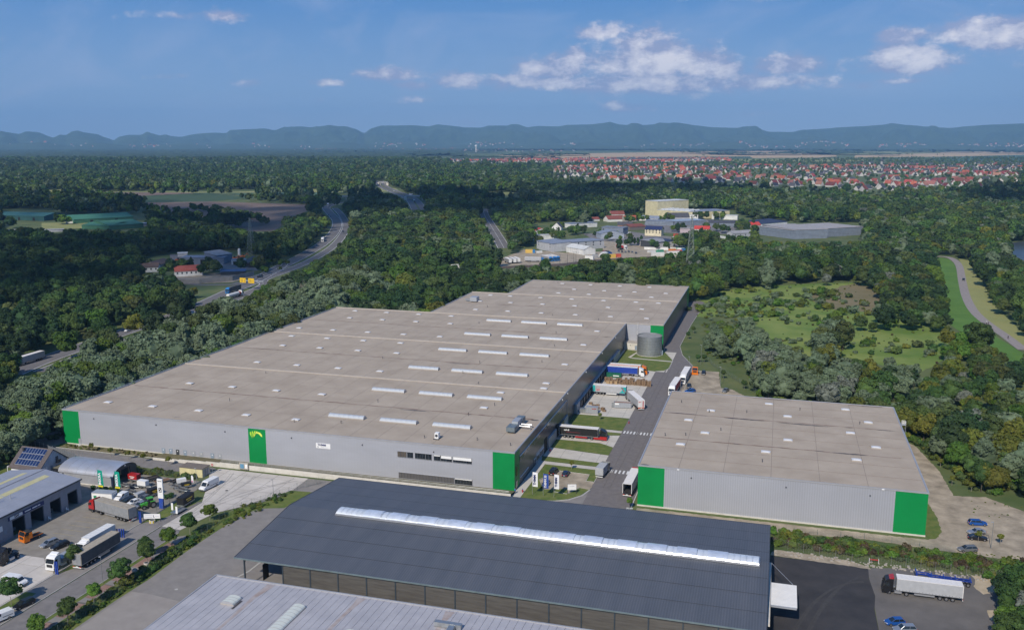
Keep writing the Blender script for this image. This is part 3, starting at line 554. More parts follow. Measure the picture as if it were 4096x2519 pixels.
# facade windows
def window_row(par, x0, x1, z0, z1, n, y=-.02, mats=None, name='window'):
    f = MB().box(x0, x1, y-.06, y+.02, z0, z1).build(name, m_dkgrey, par); wd = (x1-x0)/n
    for i in range(n):
        mt = mats[i] if mats else m_glass
        MB().box(x0+wd*i+.07, x0+wd*(i+1)-.07, y-.09, y-.06, z0+.08, z1-.08).build('pane', mt, f)
    MB().box(x0-.05, x1+.05, y-.16, y, z1, z1+.09).build('lintel', m_alu, f); MB().box(x0-.05, x1+.05, y-.16, y, z0-.09, z0).build('sill', m_alu, f); return f
row = [(-36.5, -33.6, 3), (-33.4, -31.5, 2), (-30.9, -27.6, 4), (-27.5, -25.6, 2), (-24.9, -22.8, 2), (-22.7, -19.2, 4), (-18.9, -13.0, 7)]
for i, (a, b, n) in enumerate(row):
    f = window_row(mw, a, b, 7.15, 8.85, n, mats=[m_glassb if i == 0 else m_glass]*n)
    if i == 4: MB().box(a+.1, b-.1, -.13, -.11, 8.5, 8.8).build('blind', m_white, f)
    if i == 5: MB().box(a+.1, b-.1, -.13, -.11, 7.95, 8.8).build('blind', m_white, f)
    if i == 6: MB().box(a+.1, b-.1, -.13, -.11, 7.9, 8.8).build('blind', m_white, f)
m_lou = M('closed_louvre', (.13, .125, .125), .5, .3, var=.1, scale=2)
window_row(mw, -36.3, -18.6, .55, 2.25, 18, mats=[m_lou]*18, name='louvre_window')
f = window_row(mw, -18.4, -12.9, .55, 2.25, 6); MB().box(-18.3, -13, -.13, -.11, 1.95, 2.25).build('blind', m_white, f)
for x, mt in ((-119.1, m_bluegr), (-116.3, m_bluegr), (-113.7, m_dkgrey), (-110.9, m_bluegr), (-107.8, w_lite), (-104.9, w_lite), (-100.8, m_bluegr), (-98.0, w_lite)):
    d = MB().box(x-.6, x+.6, -.07, -.01, .1, 1.9).build('door', mt, mw); MB().box(x-.7, x+.7, -.05, -.005, .05, 2.0).build('door_frame', w_lite, d); MB().box(x-.15, x+.15, -.09, -.07, 1.2, 1.5).build('notice', m_white, d)
d = MB().box(-152.3, -151.3, -.12, -.02, 0, 2.1).build('door', w_lite, mw)
MB().box(-152.7, -151.0, -1.6, -.02, -.02, .1).build('door_step', m_wall, mw)
for x, z in ((-145.4, 9.6), (-121.2, 9.6), (-95.6, 9.6), (-72, 9.7), (-48, 9.7), (-24.9, 9.7)): MB().box(x-.14, x+.14, -.3, -.0, z-.12, z+.12).box(x-.05, x+.05, -.1, 0, z+.1, z+.25).build('wall_lamp', m_dkgrey, mw)
s = MB().box(-63.6, -58.7, -.14, -.02, 7.3, 8.9).build('sign_panel', m_white, mw, label='white sign panel reading THIMM Packaging Systems')
m_navy = M('navy_letter', (.02, .03, .12), .6); m_pblue = M('pale_letter', (.35, .38, .5), .6)
lettering('THIMM', .92, m_navy, s, (-61.6, -.16, 8.38), (R(90), 0, 0), .03)
lettering('Packaging Systems', .34, m_pblue, s, (-60.7, -.16, 7.72), (R(90), 0, 0)); lettering('33', .4, m_navy, s, (-62.9, -.16, 7.72), (R(90), 0, 0), .02)
# the fan of pale green blades on the middle green strip
m_lime = M('lime_logo', (.42, .72, .05), .5, var=.03); m_limeb = M('yellow_logo', (.68, .78, .12), .5, var=.03)
lg = MB().box(-85.95, -85.85, -.06, -.02, 8.3, 8.4).build('emblem', m_lime, mw)
def blade(P, mat):
    n = len(P)//2; MB().add([(p[0], -.09, p[1]) for p in P], [(i, i+1, 2*n-2-i, 2*n-1-i) for i in range(n-1)]).build('blade', mat, lg)
def crescent(x0, z0, cx, cz, x1, z1, wd):
    up = []; lo = []
    for i in range(9):
        t = i/8; x = (1-t)**2*x0+2*t*(1-t)*cx+t*t*x1; z = (1-t)**2*z0+2*t*(1-t)*cz+t*t*z1
        dx = 2*(1-t)*(cx-x0)+2*t*(x1-cx); dz = 2*(1-t)*(cz-z0)+2*t*(z1-cz); L_ = math.hypot(dx, dz); e = wd*math.sin(math.pi*t*.5)*(1-t**4*.4) if i < 8 else 0
        up.append((x-dz/L_*e, z+dx/L_*e)); lo.append((x+dz/L_*e, z-dx/L_*e))
    return up+lo[::-1]
blade(crescent(-85.9, 8.5, -86.7, 9.6, -86.3, 10.5, .22), m_lime); blade(crescent(-85.7, 8.45, -86.1, 9.6, -85.5, 10.8, .24), m_lime)
blade(crescent(-85.5, 8.5, -85.4, 9.8, -84.6, 10.95, .24), m_lime); blade(crescent(-85.3, 8.6, -84.8, 10.0, -83.9, 10.8, .22), m_limeb); blade(crescent(-84.9, 9.6, -83.4, 11.2, -82.3, 9.0, .42), m_limeb)
# side wall: window bands, doors, loading docks
def side_row(y0, y1, z0, z1, n, mats=None, x=.0):
    f = MB().box(x, x+.07, y0, y1, z0, z1).build('window', m_dkgrey, mw); wd = (y1-y0)/n
    for i in range(n): MB().box(x+.07, x+.1, y0+wd*i+.1, y0+wd*(i+1)-.1, z0+.1, z1-.1).build('pane', m_glass if i % 3 else m_glassb, f)
    MB().box(x, x+.2, y0-.1, y1+.1, z1, z1+.14).build('lintel', m_white, f)
    for i in range(n+1): MB().box(x+.1, x+.14, y0+wd*i-.06, y0+wd*i+.06, z0, z1).build('mullion', m_alu, f)
side_row(5.7, 21.5, 7.4, 8.9, 12); side_row(21.9, 43, 7.4, 8.9, 16); side_row(43.4, 67.5, 7.5, 8.9, 18); side_row(6.1, 15.2, .7, 2.1, 8)
MB().box(.0, .06, 24.4, 34.7, 0, 3.4).build('light_wall_panel', w_lite, mw)
side_row(21.9, 24.2, .7, 2.2, 2); side_row(25.2, 28.2, .8, 2.4, 3, x=.06); side_row(29.4, 33.6, .8, 2.4, 4, x=.06)
MB().box(.01, .1, 1.2, 2.9, .1, 2.6).build('door', m_glass, mw); MB().box(.01, .1, 1.6, 2.8, 4, 7).build('window', m_glass, mw)
d = MB().box(.01, .12, 35, 38.6, 0, 4.6).build('roller_door', m_black, mw)
MB().box(.0, .5, 39.5, 50.6, 0, 3.5).build('light_wall_panel', w_lite, mw)
MB().box(.0, .62, 51.0, 53.8, .9, 4.3).build('dock_shelter', m_black, mw); MB().box(.0, .5, 54.4, 62.0, 0, 3.5).build('wall_panel', w_side, mw)
MB().box(.0, .5, 62.0, 68.5, 0, 3.4).build('light_wall_panel', w_lite, mw)
MB().box(.0, .9, 81, 87.4, 0, 3.5).build('light_wall_panel', w_lite, mw); MB().box(.0, .9, 160.6, 178, 0, 3.4).build('light_wall_panel', w_lite, mw)
MB().box(.0, .95, 81, 178, 3.4, 3.55).build('dock_ledge', m_alu, mw)
for i in range(14):
    y = 89.2+i*5.1
    k = MB().box(.0, 1.1, y-1.7, y+1.7, .2, 3.4).build('dock_shelter', m_black, mw)
    MB().box(1.1, 1.14, y-1.2, y+1.2, 1.0, 3.0).build('dock_door', m_dkgrey, k)
    for sd in (-1, 1): MB().box(1.1, 1.5, y+sd*1.45-.1, y+sd*1.45+.1, .3, 1.2).build('buffer', m_dkgrey, k)
MB().tube((.25, 68.3, 0), (.25, 68.3, HT-2.6), .09).build('downpipe', m_alu, mw)
for y in (60, 68.4, 101, 135, 168): MB().box(.0, .35, y-.18, y+.18, HT-.8, HT-.35).build('wall_lamp', m_white, mw)
# rooftop machinery
hv = MB().box(-7.6, -4.9, 17.0, 21.2, ZR+.5, ZR+1.9).build('air_handler', M('unit_metal', (.20, .24, .26), .5, .5), mw, label='long grey rooftop air handling unit with ducts')
MB().box(-7.0, -5.0, 21.2, 25.8, ZR+.5, ZR+2.6).build('fan_section', w_lite, hv); MB().box(-7.2, -4.8, 25.8, 29.4, ZR+.5, ZR+2.2).build('intake_section', M('unit_metal', (0, 0, 0)), hv)
for y in (22.5, 24.6): MB().tube((-5, y, ZR+.9), (-1.4, y, ZR+.9), .18).tube((-1.4, y, ZR+.9), (-1.4, y, ZR-.1), .18).build('duct', m_alu, hv)
for x in (-7.2, -5.2):
    for y in (18, 24, 28.5): MB().box(x-.1, x+.1, y-.1, y+.1, ZR-.1, ZR+.5).build('support', m_dkgrey, hv)
cb = MB().box(-26.6, -25.4, 5.2, 6.6, ZR+.25, ZR+2.0).build('condenser', m_white, mw, label='pale boxy condenser unit'); MB().box(-27, -25.1, 5.0, 5.15, ZR-.03, ZR+.25).box(-27, -25.1, 6.6, 6.75, ZR-.03, ZR+.25).build('support', m_dkgrey, cb); MB().tube((-26, 5.19, ZR+1.2), (-26, 5.15, ZR+1.2), .45, n=12).build('fan', m_dkgrey, cb)
h2 = MB().box(-94.5, -90.5, 238, 243, ZR+.3, ZR+2.6).build('roof_unit', w_lite, mw); MB().box(-97.5, -94.5, 239, 240, ZR+.4, ZR+1.2).build('duct', m_galv, h2)
# ladder and pump house at the step
for x in (5.3, 5.9): MB().tube((x, 200.0, .5), (x, 200.0, HT+1), .06).build('ladder_rail', m_alu, mw)
for k in range(16): MB().tube((5.3, 200.0, .8+k*.75), (5.9, 200.0, .8+k*.75), .04).build('rung', m_alu, mw)
ph = thing('pump_house', 'low white concrete pump house behind the round steel tank', 'pump house', (3.5, 197.2))
MB().box(-3.5, 3.5, -2.7, 2.9, 0, 3.3).build('wall', m_wall, ph); MB().box(-3.6, 3.6, -2.8, 2.9, 3.3, 3.5).build('roof', m_copl, ph); d = MB().box(1.8, 2.9, -2.78, -2.7, 0, 2.1).build('door', m_bluegr, ph); MB().box(-.6, -.2, -2.85, -2.7, 2, 2.3).build('lamp', m_dkgrey, ph)
tk = thing('water_tank', 'round galvanised steel water tank on the lawn at the end of the docks', 'tank', (13.4, 187.2))
n = 40
vv = [(5.9*math.cos(2*math.pi*i/n), 5.9*math.sin(2*math.pi*i/n)) for i in range(n)]
for k in range(7): MB().add([(x, y, .15+k*1.3) for x, y in vv]+[(x, y, .15+(k+1)*1.3-.03) for x, y in vv], [(i, (i+1) % n, n+(i+1) % n, n+i) for i in range(n)]).build('shell_ring', m_galv, tk, smooth=True)
MB().prism([(x*1.03, y*1.03) for x, y in vv], 0, .15).build('base', m_wall, tk)
MB().prism([(x*.985, y*.985) for x, y in vv], 8.6, 8.75).build('cover', M('tank_cover', (.26, .25, .23), .7, scale=.6), tk)
for k in range(8): MB().add([(x*1.006, y*1.006, .1+k*1.3) for x, y in vv]+[(x*1.006, y*1.006, .2+k*1.3) for x, y in vv], [(i, (i+1) % n, n+(i+1) % n, n+i) for i in range(n)]).build('hoop', m_alu, tk)
MB().box(5.9, 6.4, -.3, .3, 0, 2.2).build('hatch', m_bluegr, tk)
# ================================================================ right warehouse
rw = thing('warehouse', 'smaller separate grey warehouse with green corners at the right of the access road', 'warehouse', (35.8, 0, 0))
for a, b, mt, nm in ((0, 7.3, w_green, 'green_wall'), (7.3, 66.6, add_stripes(M('ribbed_cladding', (.375, .385, .42), .5, .2, var=.05, scale=.05), 0, .62, .22, .45), 'wall'), (66.6, 74.4, w_green, 'green_wall')): MB().box(a, b, -.1, .2, .3, HT-.05).build(nm, mt, rw)
MB().box(-.05, 74.45, -.35, .2, -.1, .3).build('plinth', m_wall, rw)
MB().box(0, .3, .2, 79.8, 0, HT-.05).build('wall', w_grey, rw); MB().box(74.1, 74.4, .2, 79.8, 0, HT-.05).build('wall', w_grey, rw); MB().box(0, 74.4, 79.8, 80.1, 0, HT-.05).build('wall', w_grey, rw)
for y0, y1 in ((0, 26.4), (26.4, 53), (53, 80)):
    q = MB().add([(.2, y0+.05, ZR-(.0 if y0 == 0 else .0)), (74.2, y0+.05, ZR), (74.2, y1, ZR-.0), (.2, y1, ZR)], [(0, 1, 2, 3)]).build('roof', m_roofb, rw)
    s = MB()
    for x in (11, 23, 35.5, 48, 60): s.quad((x-.06, y0+.5, ZR+.012), (x+.06, y0+.5, ZR+.012), (x+.06, y1-.3, ZR+.012), (x-.06, y1-.3, ZR+.012))
    s.build('seam', m_seam, q)
    k = MB()
    for yy in (y0+9, y0+18): k.box(.6, 73.8, yy-.05, yy+.05, ZR, ZR+.05)
    k.build('roof_strip', m_seam, q)
    st = MB(); xx = .8; top = []; bot = []
    while xx < 73:
        top.append((xx, y1+random.uniform(.0, .3), ZR+.03)); bot.append((xx, y1-random.uniform(.2, .8), ZR+.03)); xx += 2.5
    n_ = len(top); st.add(top+bot, [(n_+i, n_+i+1, i+1, i) for i in range(n_-1)]).build('stain', m_stain, q)
for c in ((-.15, 74.55, -.2, .1), (-.15, .2, .1, 80), (74.2, 74.55, .1, 80), (-.15, 74.55, 79.8, 80.25)): coping(rw, *c, HT)
for x, y in ((15.5, 58.7), (33.9, 72.2), (58.6, 72.4), (40, 58.9), (64.7, 59.2), (9.3, 45.9), (58.5, 46.2), (15.5, 33.8), (40, 33.7), (64.8, 33.9), (9.4, 20.8), (33.8, 20.8), (58.5, 20.9)): dome(rw, x, y, ZR)
for xa, xb, y, wd in ((2, 11.5, 53.3, .7), (12, 15, 52.6, .4), (20, 33, 52.2, 1.0), (37, 53, 51.5, .9), (57, 60, 52, .4), (24, 26, 26.2, .5), (37, 39, 26.4, .4), (47, 50, 26.2, .5), (52, 62, 26, 1.0), (66, 72, 52.4, .5), (28, 42, 79, .5), (60, 72, 79, .6), (.6, 3, .8, .8)): puddle(rw, xa, xb, y, ZR+.04, wd)
for x, y in ((5, 66), (15, 57), (20, 38), (27, 60), (10, 30), (4, 28), (44, 68), (62, 57), (33, 12)): vent_pipe(rw, x, y, ZR, .8)
for x, z in ((14.6, 9.6), (39.5, 9.6), (60.5, 9.6)): MB().box(x-.16, x+.16, -.35, -.1, z-.14, z+.14).build('wall_lamp', m_dkgrey, rw)
for x in (11, 63.5): MB().box(x-.3, x+.3, -.3, .1, HT-.35, HT-.05).build('overflow_box', m_white, rw)
cage = thing('roof_ladder', 'small steel ladder cage on the far right roof edge of the smaller warehouse', 'ladder', (110.5, 60, HT-3))
for x in (0, 1.2):
    for y in (-.6, .6): MB().tube((x, y, 0), (x, y, 4.2), .05).build('post', m_alu, cage)
for z in (3.3, 3.8, 4.2): MB().tube((0, -.6, z), (1.2, -.6, z), .05).tube((1.2, -.6, z), (1.2, .6, z), .05).tube((0, .6, z), (1.2, .6, z), .05).build('rail', m_alu, cage)
MB().box(0, 1.2, -.6, .6, 3.0, 3.08).build('platform', m_alu, cage)
# ================================================================ dark hall
m_hall = add_stripes(M('slate_sheet_roof', (.088, .098, .116), .55, .12, col2=(.112, .120, .138), scale=.35, detail=9, vlo=.32, vhi=.68, aniso=(1, .12, 1)), 0, .55, .35, .5)
dh = thing('dark_hall', 'long open hall with dark slate-grey ribbed roof and bright rooflight vault along its ridge', 'hall', (0, 0, 0))
XL, XR, YF, YN, YR = -45.0, 71.6, -21.6, -73.8, -48.7; ZE, ZRG = 7.3, 10.0
def zh(y): return ZE+(ZRG-ZE)*(1-abs(y-YR)/((YF-YR) if y > YR else (YR-YN)))
for (ya, yb) in ((YN, YR), (YF, YR)):
    for i in range(4):
        a = ya+(yb-ya)*i/4; b = ya+(yb-ya)*(i+1)/4; e = .02 if i < 3 else 0
        za, zb = zh(a), zh(b)
        MB().add([(XL, a, za+.03), (XR, a, za+.03), (XR, b, zb), (XL, b, zb), (XL, a, za-.08), (XR, a, za-.08), (XR, b, zb-.1), (XL, b, zb-.1)], [(0, 1, 2, 3), (7, 6, 5, 4), (0, 4, 5, 1), (1, 5, 6, 2), (2, 6, 7, 3), (3, 7, 4, 0)]).build('roof_sheet', m_hall, dh)
for ya, yb in ((YN, YR), (YF, YR)):
    for i in (1, 2, 3): y = ya+(yb-ya)*i/4; MB().box(XL, XR, y-.05, y+.05, zh(y)+.03, zh(y)+.05).build('sheet_joint', m_dkgrey, dh)
MB().box(XL-.1, XR+.1, YN-.22, YN-.02, ZE-.25, ZE+.06).build('gutter', M('green_grey_gutter', (.20, .25, .25), .5, .4), dh)
MB().box(XL-.1, XR+.1, YF+.02, YF+.2, ZE-.25, ZE+.06).build('gutter', m_dkgrey, dh)
for x in (XL-.12, XR):
    MB().yz([(YN, ZE-.3), (YR, ZRG-.3), (YF, ZE-.3), (YF, ZE+.08), (YR, ZRG+.08), (YN, ZE+.08)], x, x+.12).build('verge_trim', m_dkgrey, dh)
m_net = M('brown_windbreak', (.085, .078, .07), .6, .2, col2=(.125, .118, .105), scale=.7, detail=8, aniso=(.3, 1, 3))
px = [-42.8, -33.0]+[-33.0+6.83*i for i in range(1, 16)]
for i, x in enumerate(px):
    MB().box(x-.14, x+.14, YN+.28, YN+.6, 0, ZE-.1).build('post', M('blue_grey_steel', (.06, .08, .10), .5, .4), dh)
    if 1 <= i < len(px)-1: MB().box(x+.14, px[i+1]-.14, YN+.4, YN+.48, .1, ZE-.15).build('windbreak_panel', m_net, dh)
for y in (YN+14, YR, YF-13, YF-.6): MB().box(-43.0, -42.6, y-.2, y+.2, 0, zh(y)-.2).build('post', M('blue_grey_steel', (0, 0, 0)), dh)
MB().box(-33.1, 71, YF-.6, YF-.5, 0, ZE-.1).build('rear_wall', m_net, dh); MB().box(70.9, 71, YN+.5, YF-.6, 0, ZE-.1).build('side_wall', w_side, dh)
MB().box(-33.1, -33, YN+3.2, YF-8, 0, ZE-.1).build('side_wall', m_dkgrey, dh)
MB().box(-40.8, -40.7, -69.2, -66.8, 0, 3.9).build('gate_leaf', m_black, dh)
MB().yz([(YN+.3, ZE-.3), (YN+2.6, ZE-.1), (YN+.3, ZE-1.3)], -42.9, -42.7).build('brace', m_dkgrey, dh)
sk = MB().box(-31.2, 69.7, -51.1, -46.9, ZRG-.15, ZRG+.28).build('rooflight_kerb', m_alu, dh)
m_ribv = M('bright_vault', (.62, .66, .70), .22, .15, var=.08, scale=.5, spec=.9)
vp = MB().yz([(y-49, z+ZRG+.28) for y, z in arc(3.9, .62, 8)], -.62, .62).mesh('vault_pane', m_ribv); vr = MB().yz([(y-49, z+ZRG+.28) for y, z in arc(4.0, .66, 8)], -.05, .05).mesh('rib', m_alu)
nseg = 76; sw = (69.5+31.0)/nseg
for i in range(nseg): put(vp, 'vault_pane', sk, (-31.0+sw*(i+.5), 0, 0))
for i in range(nseg+1): put(vr, 'rib', sk, (-31.0+sw*i, 0, 0))
vf = MB().yz([(y-49, z+ZRG+.36) for y, z in arc(4.05, .70, 8)], -2.2, 2.2).mesh('vent_flap', M('vent_flap_plastic', (.55, .6, .68), .25, .2, spec=.9))
for xd in [-21.5, -15.0, -7.4, 0.1, 6.7, 13.2, 26.3, 32.8, 40.6, 47.3, 54.0, 60.7]: put(vf, 'vent_flap', sk, (xd, 0, 0))
# cantilever canopy on the right flank
cp = thing('canopy', 'white ribbed canopy hung by a rod from the right flank of the dark hall', 'canopy', (71.8, -54, 5.6))
m_rib = M('white_ribbed_sheet', (.72, .71, .69), .5, var=.04)
for i in range(18): MB().xz([(0, 0), (5.8, 0), (5.8, .1), (0, .1)], -5.1+i*.57, -5.1+i*.57+.4).build('rib_sheet', m_rib, cp)
MB().box(0, 5.8, -5.1, 5.1, -.1, -.01).build('tray', M('tray_metal', (.20, .20, .2), .6), cp)
MB().box(.1, 5.7, -5.45, -5.1, -.3, .05).build('edge_beam', w_lite, cp)
MB().box(.0, .45, -14.8, 13.5, .25, .75).build('beam', M('cream_beam', (.62, .58, .50), .6), cp)
MB().tube((.5, 13, .8), (5, 5, .2), .08).build('tie_rod', m_alu, cp)
MB().box(-.2, .0, 5.5, 13.4, -.2, .6).build('beam', M('cream_beam', (0, 0, 0)), cp)
# ================================================================ light grey roof in the foreground
lr = thing('low_shed', 'light grey metal shed roof in the foreground with pale curved rooflights', 'shed', (0, 0, 0))
m_lr = M('light_metal_roof', (.375, .365, .38), .6, .15, col2=(.455, .44, .45), scale=.25, detail=9)
m_lrs = M('rust_stain', (.30, .24, .215), .8, col2=(.38, .34, .33), scale=.5, detail=9, vlo=.35, vhi=.6)
for i in range(56):
    x0 = -44.6+i*1.6
    MB().add([(x0+.03, -81.4, 6.5), (x0+1.57, -81.4, 6.5), (x0+1.57, -135, 6.9), (x0+.03, -135, 6.9), (x0+.03, -81.4, 6.4), (x0+1.57, -81.4, 6.4), (x0+1.57, -135, 6.8), (x0+.03, -135, 6.8)], [(3, 2, 1, 0), (0, 1, 5, 4), (1, 2, 6, 5), (3, 0, 4, 7)]).build('roof_panel', m_lr, lr)
MB().box(-44.6, 45, -134.9, -81.5, 6.2, 6.38).build('roof_deck', m_joint, lr)
MB().box(-44.5, 44.9, -134, -81.6, 0, 6.2).build('wall', w_grey, lr)
MB().box(-44.8, 45.1, -81.4, -81.05, 6.2, 6.68).build('coping', m_cop, lr); MB().box(-44.9, -44.6, -135, -81.4, 6.3, 6.7).build('coping', m_cop, lr)
def stainp(pts): MB().strip([(x, y) for x, y, w_ in pts], [w_ for x, y, w_ in pts], 0).build('stain', m_lrs, lr)
for pts in ([(-30.6, -81.9, 2.2), (-31, -84, 1.8), (-31.5, -88, 1.0), (-31.2, -93, 1.1), (-31, -99, .9), (-31, -106, .8)], [(-9.6, -81.9, 2.0), (-9.8, -84.5, 1.3), (-10, -89, .9), (-10.2, -94, 1.1), (-10.3, -100, .7)], [(10, -82, 2), (10, -86, 1), (10, -95, .8)]):
    up = []; lo = []
    for x, y, w_ in pts:
        z = 6.5+(-81.4-y)*.0075+.02; up.append((x-w_/2*random.uniform(.7, 1.2), y, z)); lo.append((x+w_/2*random.uniform(.7, 1.2), y, z))
    n_ = len(up); MB().add(up+lo, [(i, i+1, n_+i+1, n_+i) for i in range(n_-1)]).build('stain', m_lrs, lr)
def yvault(x0, x1, y0, y1, z, nseg):
    k = MB().box(x0-.05, x1+.05, y0, y1, z-.1, z+.22).build('rooflight', m_copl, lr); sw_ = (y1-y0)/nseg
    for i in range(nseg): MB().xz([((x0+x1)/2+a, z+.22+b) for a, b in arc(x1-x0, .55)], y0+sw_*i+.04, y0+sw_*(i+1)-.04).build('vault_pane', M('aged_vault', (.56, .585, .53), .4, var=.05, scale=1), k)
    for i in range(nseg+1): MB().xz([((x0+x1)/2+a, z+.22+b) for a, b in arc(x1-x0+.06, .59)], y0+sw_*i-.04, y0+sw_*i+.04).build('rib', m_cop, k)
yvault(-36.4, -33.4, -92.3, -89.3, 6.58, 3); yvault(-21.5, -18.8, -106, -88.9, 6.6, 14); yvault(-6.7, -4.0, -110, -95.2, 6.65, 12)
MB().box(-33.2, -32.7, -93.5, -89.9, 6.6, 6.63).build('dark_patch', m_pud, lr)  # thin dark strip on the roof, along the right of the short rooflight
MB().box(9, 14.5, -88.4, -87.4, 6.7, 7.6).box(12.2, 13.4, -100, -88, 6.7, 7.5).build('roof_duct', m_galv, lr)
# retaining wall in front of the warehouse
rt = thing('retaining_wall', 'white concrete retaining wall running below the warehouse front', 'wall', (0, 0, 0))
x = -118.8
while x < 0:
    x1 = min(x+4.9, .6); h0 = .7+min(1, (x+118.8)/25)*.85
    MB().box(x+.02, x1-.02, -6.0, -5.7, 0, h0).build('wall_segment', m_wall, rt); x += 4.9
x = -118.8
bank = MB().add([(-118.8, -5.7, .55), (-94, -5.7, 1.4), (.4, -5.7, 1.4), (.4, -.07, .3), (-118.8, -.07, .2)], [(0, 1, 2, 3, 4)]); struct(bank, 'grass_bank', m_dry)
gr_ = thing('guard_rail', 'low galvanised rail on top of the retaining wall', 'railing', (0, 0, 0))
for x in range(-94, 0, 3): MB().tube((x, -5.6, 1.4), (x, -5.6, 2.2), .04).build('post', m_galv, gr_)
MB().tube((-94, -5.6, 2.2), (0, -5.6, 2.2), .045).tube((-94, -5.6, 1.85), (0, -5.6, 1.85), .03).build('rail', m_galv, gr_)

# ================================================================ workshop at the left edge
m_wroof = add_stripes(M('workshop_roof', (.33, .345, .39), .55, .3, col2=(.39, .40, .44), scale=.2), 1, .7, .18, .5)
m_yel = M('aged_yellow_sheet', (.44, .40, .20), .6, col2=(.5, .47, .28), scale=.8)
m_ws = M('workshop_wall', (.22, .225, .255), .7, col2=(.26, .265, .30), scale=.6)
ws = thing('workshop', 'long grey truck workshop with four open bays at the left edge', 'workshop', (-115.2, 0, 0))
Y1 = -41.5; ez, rz_ = 6.9, 8.5
bays = [(-66, -61.8), (-59.9, -55.4), (-53.1, -49.2), (-46.7, -42.9)]
ys = [-120]+[v for b in bays for v in b]+[Y1]
for i in range(0, len(ys), 2): MB().box(-.35, 0, ys[i], ys[i+1], 0, ez-.1).build('wall', m_ws, ws)
for a, b in bays:
    MB().box(-.35, -.02, a, b, 4.5, ez-.1).build('wall', m_ws, ws)
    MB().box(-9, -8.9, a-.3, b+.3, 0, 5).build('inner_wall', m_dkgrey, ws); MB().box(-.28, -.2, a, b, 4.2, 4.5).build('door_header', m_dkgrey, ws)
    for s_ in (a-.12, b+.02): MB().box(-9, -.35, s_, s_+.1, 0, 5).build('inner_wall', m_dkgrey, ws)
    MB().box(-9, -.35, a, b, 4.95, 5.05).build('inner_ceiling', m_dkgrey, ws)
MB().box(-23.8, -.35, Y1-.3, Y1, 0, ez-.1).build('end_wall', m_ws, ws)
for sd in (0, 1):
    for i in range(13):
        y0 = -120+i*6.05; y1 = min(y0+6.0, Y1+.2)
        P = [(.35, ez-.05), (-12, rz_)] if sd == 0 else [(-12, rz_), (-24.3, ez)]
        MB().add([(P[0][0], y0, P[0][1]), (P[1][0], y0, P[1][1]), (P[1][0], y1, P[1][1]), (P[0][0], y1, P[0][1]), (P[0][0], y0, P[0][1]-.12), (P[1][0], y0, P[1][1]-.12), (P[1][0], y1, P[1][1]-.12), (P[0][0], y1, P[0][1]-.12)], [(0, 1, 2, 3)[::-1], (4, 5, 6, 7), (0, 1, 5, 4), (2, 3, 7, 6), (0, 3, 7, 4)]).build('roof_sheet', m_wroof, ws)
for x, dz in ((-8.4, 0), (-16.0, 0)):
    for y0, y1 in ((-75, -60.5), (-60.2, -44.5)):
        zc = lambda q: (ez+(rz_-ez)*(1-abs(q+12)/12.2))+.02
        MB().add([(x-.9, y0, zc(x-.9)), (x+.9, y0, zc(x+.9)), (x+.9, y1, zc(x+.9)), (x-.9, y1, zc(x-.9))], [(0, 1, 2, 3)]).build('translucent_strip', m_yel, ws)
MB().box(-12.2, -11.8, -120, Y1+.2, rz_-.05, rz_+.1).build('ridge_cap', m_ws, ws)
MB().box(.25, .5, -120, Y1+.2, ez-.35, ez-.0).build('gutter', m_dkgrey, ws)
for x, y in ((-5.4, -60.5), (-6.2, -63.5), (-20, -51)): MB().tube((x, y, ez+.4), (x, y, ez+2), .12).build('vent_pipe', w_lite, ws)
sg = MB().box(.02, .14, -67.2, -55.2, 4.75, 5.75).build('sign_board', m_navy, ws); MB().box(.14, .16, -66.7, -62.6, 4.85, 5.65).build('white_field', m_white, sg)
lettering('DAF', .8, M('sign_red_grey', (.10, .09, .10), .6), sg, (.18, -64.5, 5.25), (R(90), 0, R(90)), .04)
for i, (a, b) in enumerate(((-61.8, -59.8), (-59.3, -57.6), (-57.4, -56.6))): MB().box(.15, .17, a, b, 5.1, 5.4).build('lettering', m_white, sg)
MB().box(.01, .08, -70.6, -69.2, 3.0, 4.4).build('sign_board', m_white, ws); MB().box(.01, .06, -70.8, -69.5, .9, 2.3).build('window', m_bluegr, ws); MB().box(.01, .06, -68.8, -68, 1.8, 2.9).build('window', m_bluegr, ws); MB().box(.01, .05, -49.9, -48.3, 5.1, 6.5).build('vent_panel', m_ws, ws)
# stuff in the bays
for y, c in ((-64, (.10, .11, .12)), (-51, (.10, .12, .12)), (-45, (.12, .05, .05))):
    t = thing('parked_machine', 'dim machine standing inside the %s workshop bay' % {-64: 'nearest', -51: 'third', -45: 'farthest'}[int(y)], 'machine', (-119.3, y)); MB().box(-2, 2, -.9, .9, .5, 1.3).box(-1.4, 1.0, -.75, .75, 1.3, 1.9).build('body', M('dim_machine%d' % y, c, .5), t)
    for sx in (-1.3, 1.3):
        for sy in (-.8, .8): wheel(t, sx, sy, .36, .22)
for y, nm in ((-54.4, 'between the second and third workshop bays'), (-47.9, 'between the third and fourth workshop bays')):
    t = thing('plastic_chair', 'white plastic garden chair '+nm, 'chair', (-114.5, y), .5); MB().box(-.28, .28, -.28, .28, .42, .48).build('seat', m_white, t); MB().box(-.28, -.2, -.28, .28, .48, 1.0).build('backrest', m_white, t)
    for sx in (-.24, .24):
        for sy in (-.24, .24): MB().tube((sx, sy, 0), (sx, sy, .45), .04).build('leg', m_white, t)
    for sy in (-.3, .3): MB().box(-.24, .2, sy-.03, sy+.03, .66, .7).build('armrest', m_white, t)
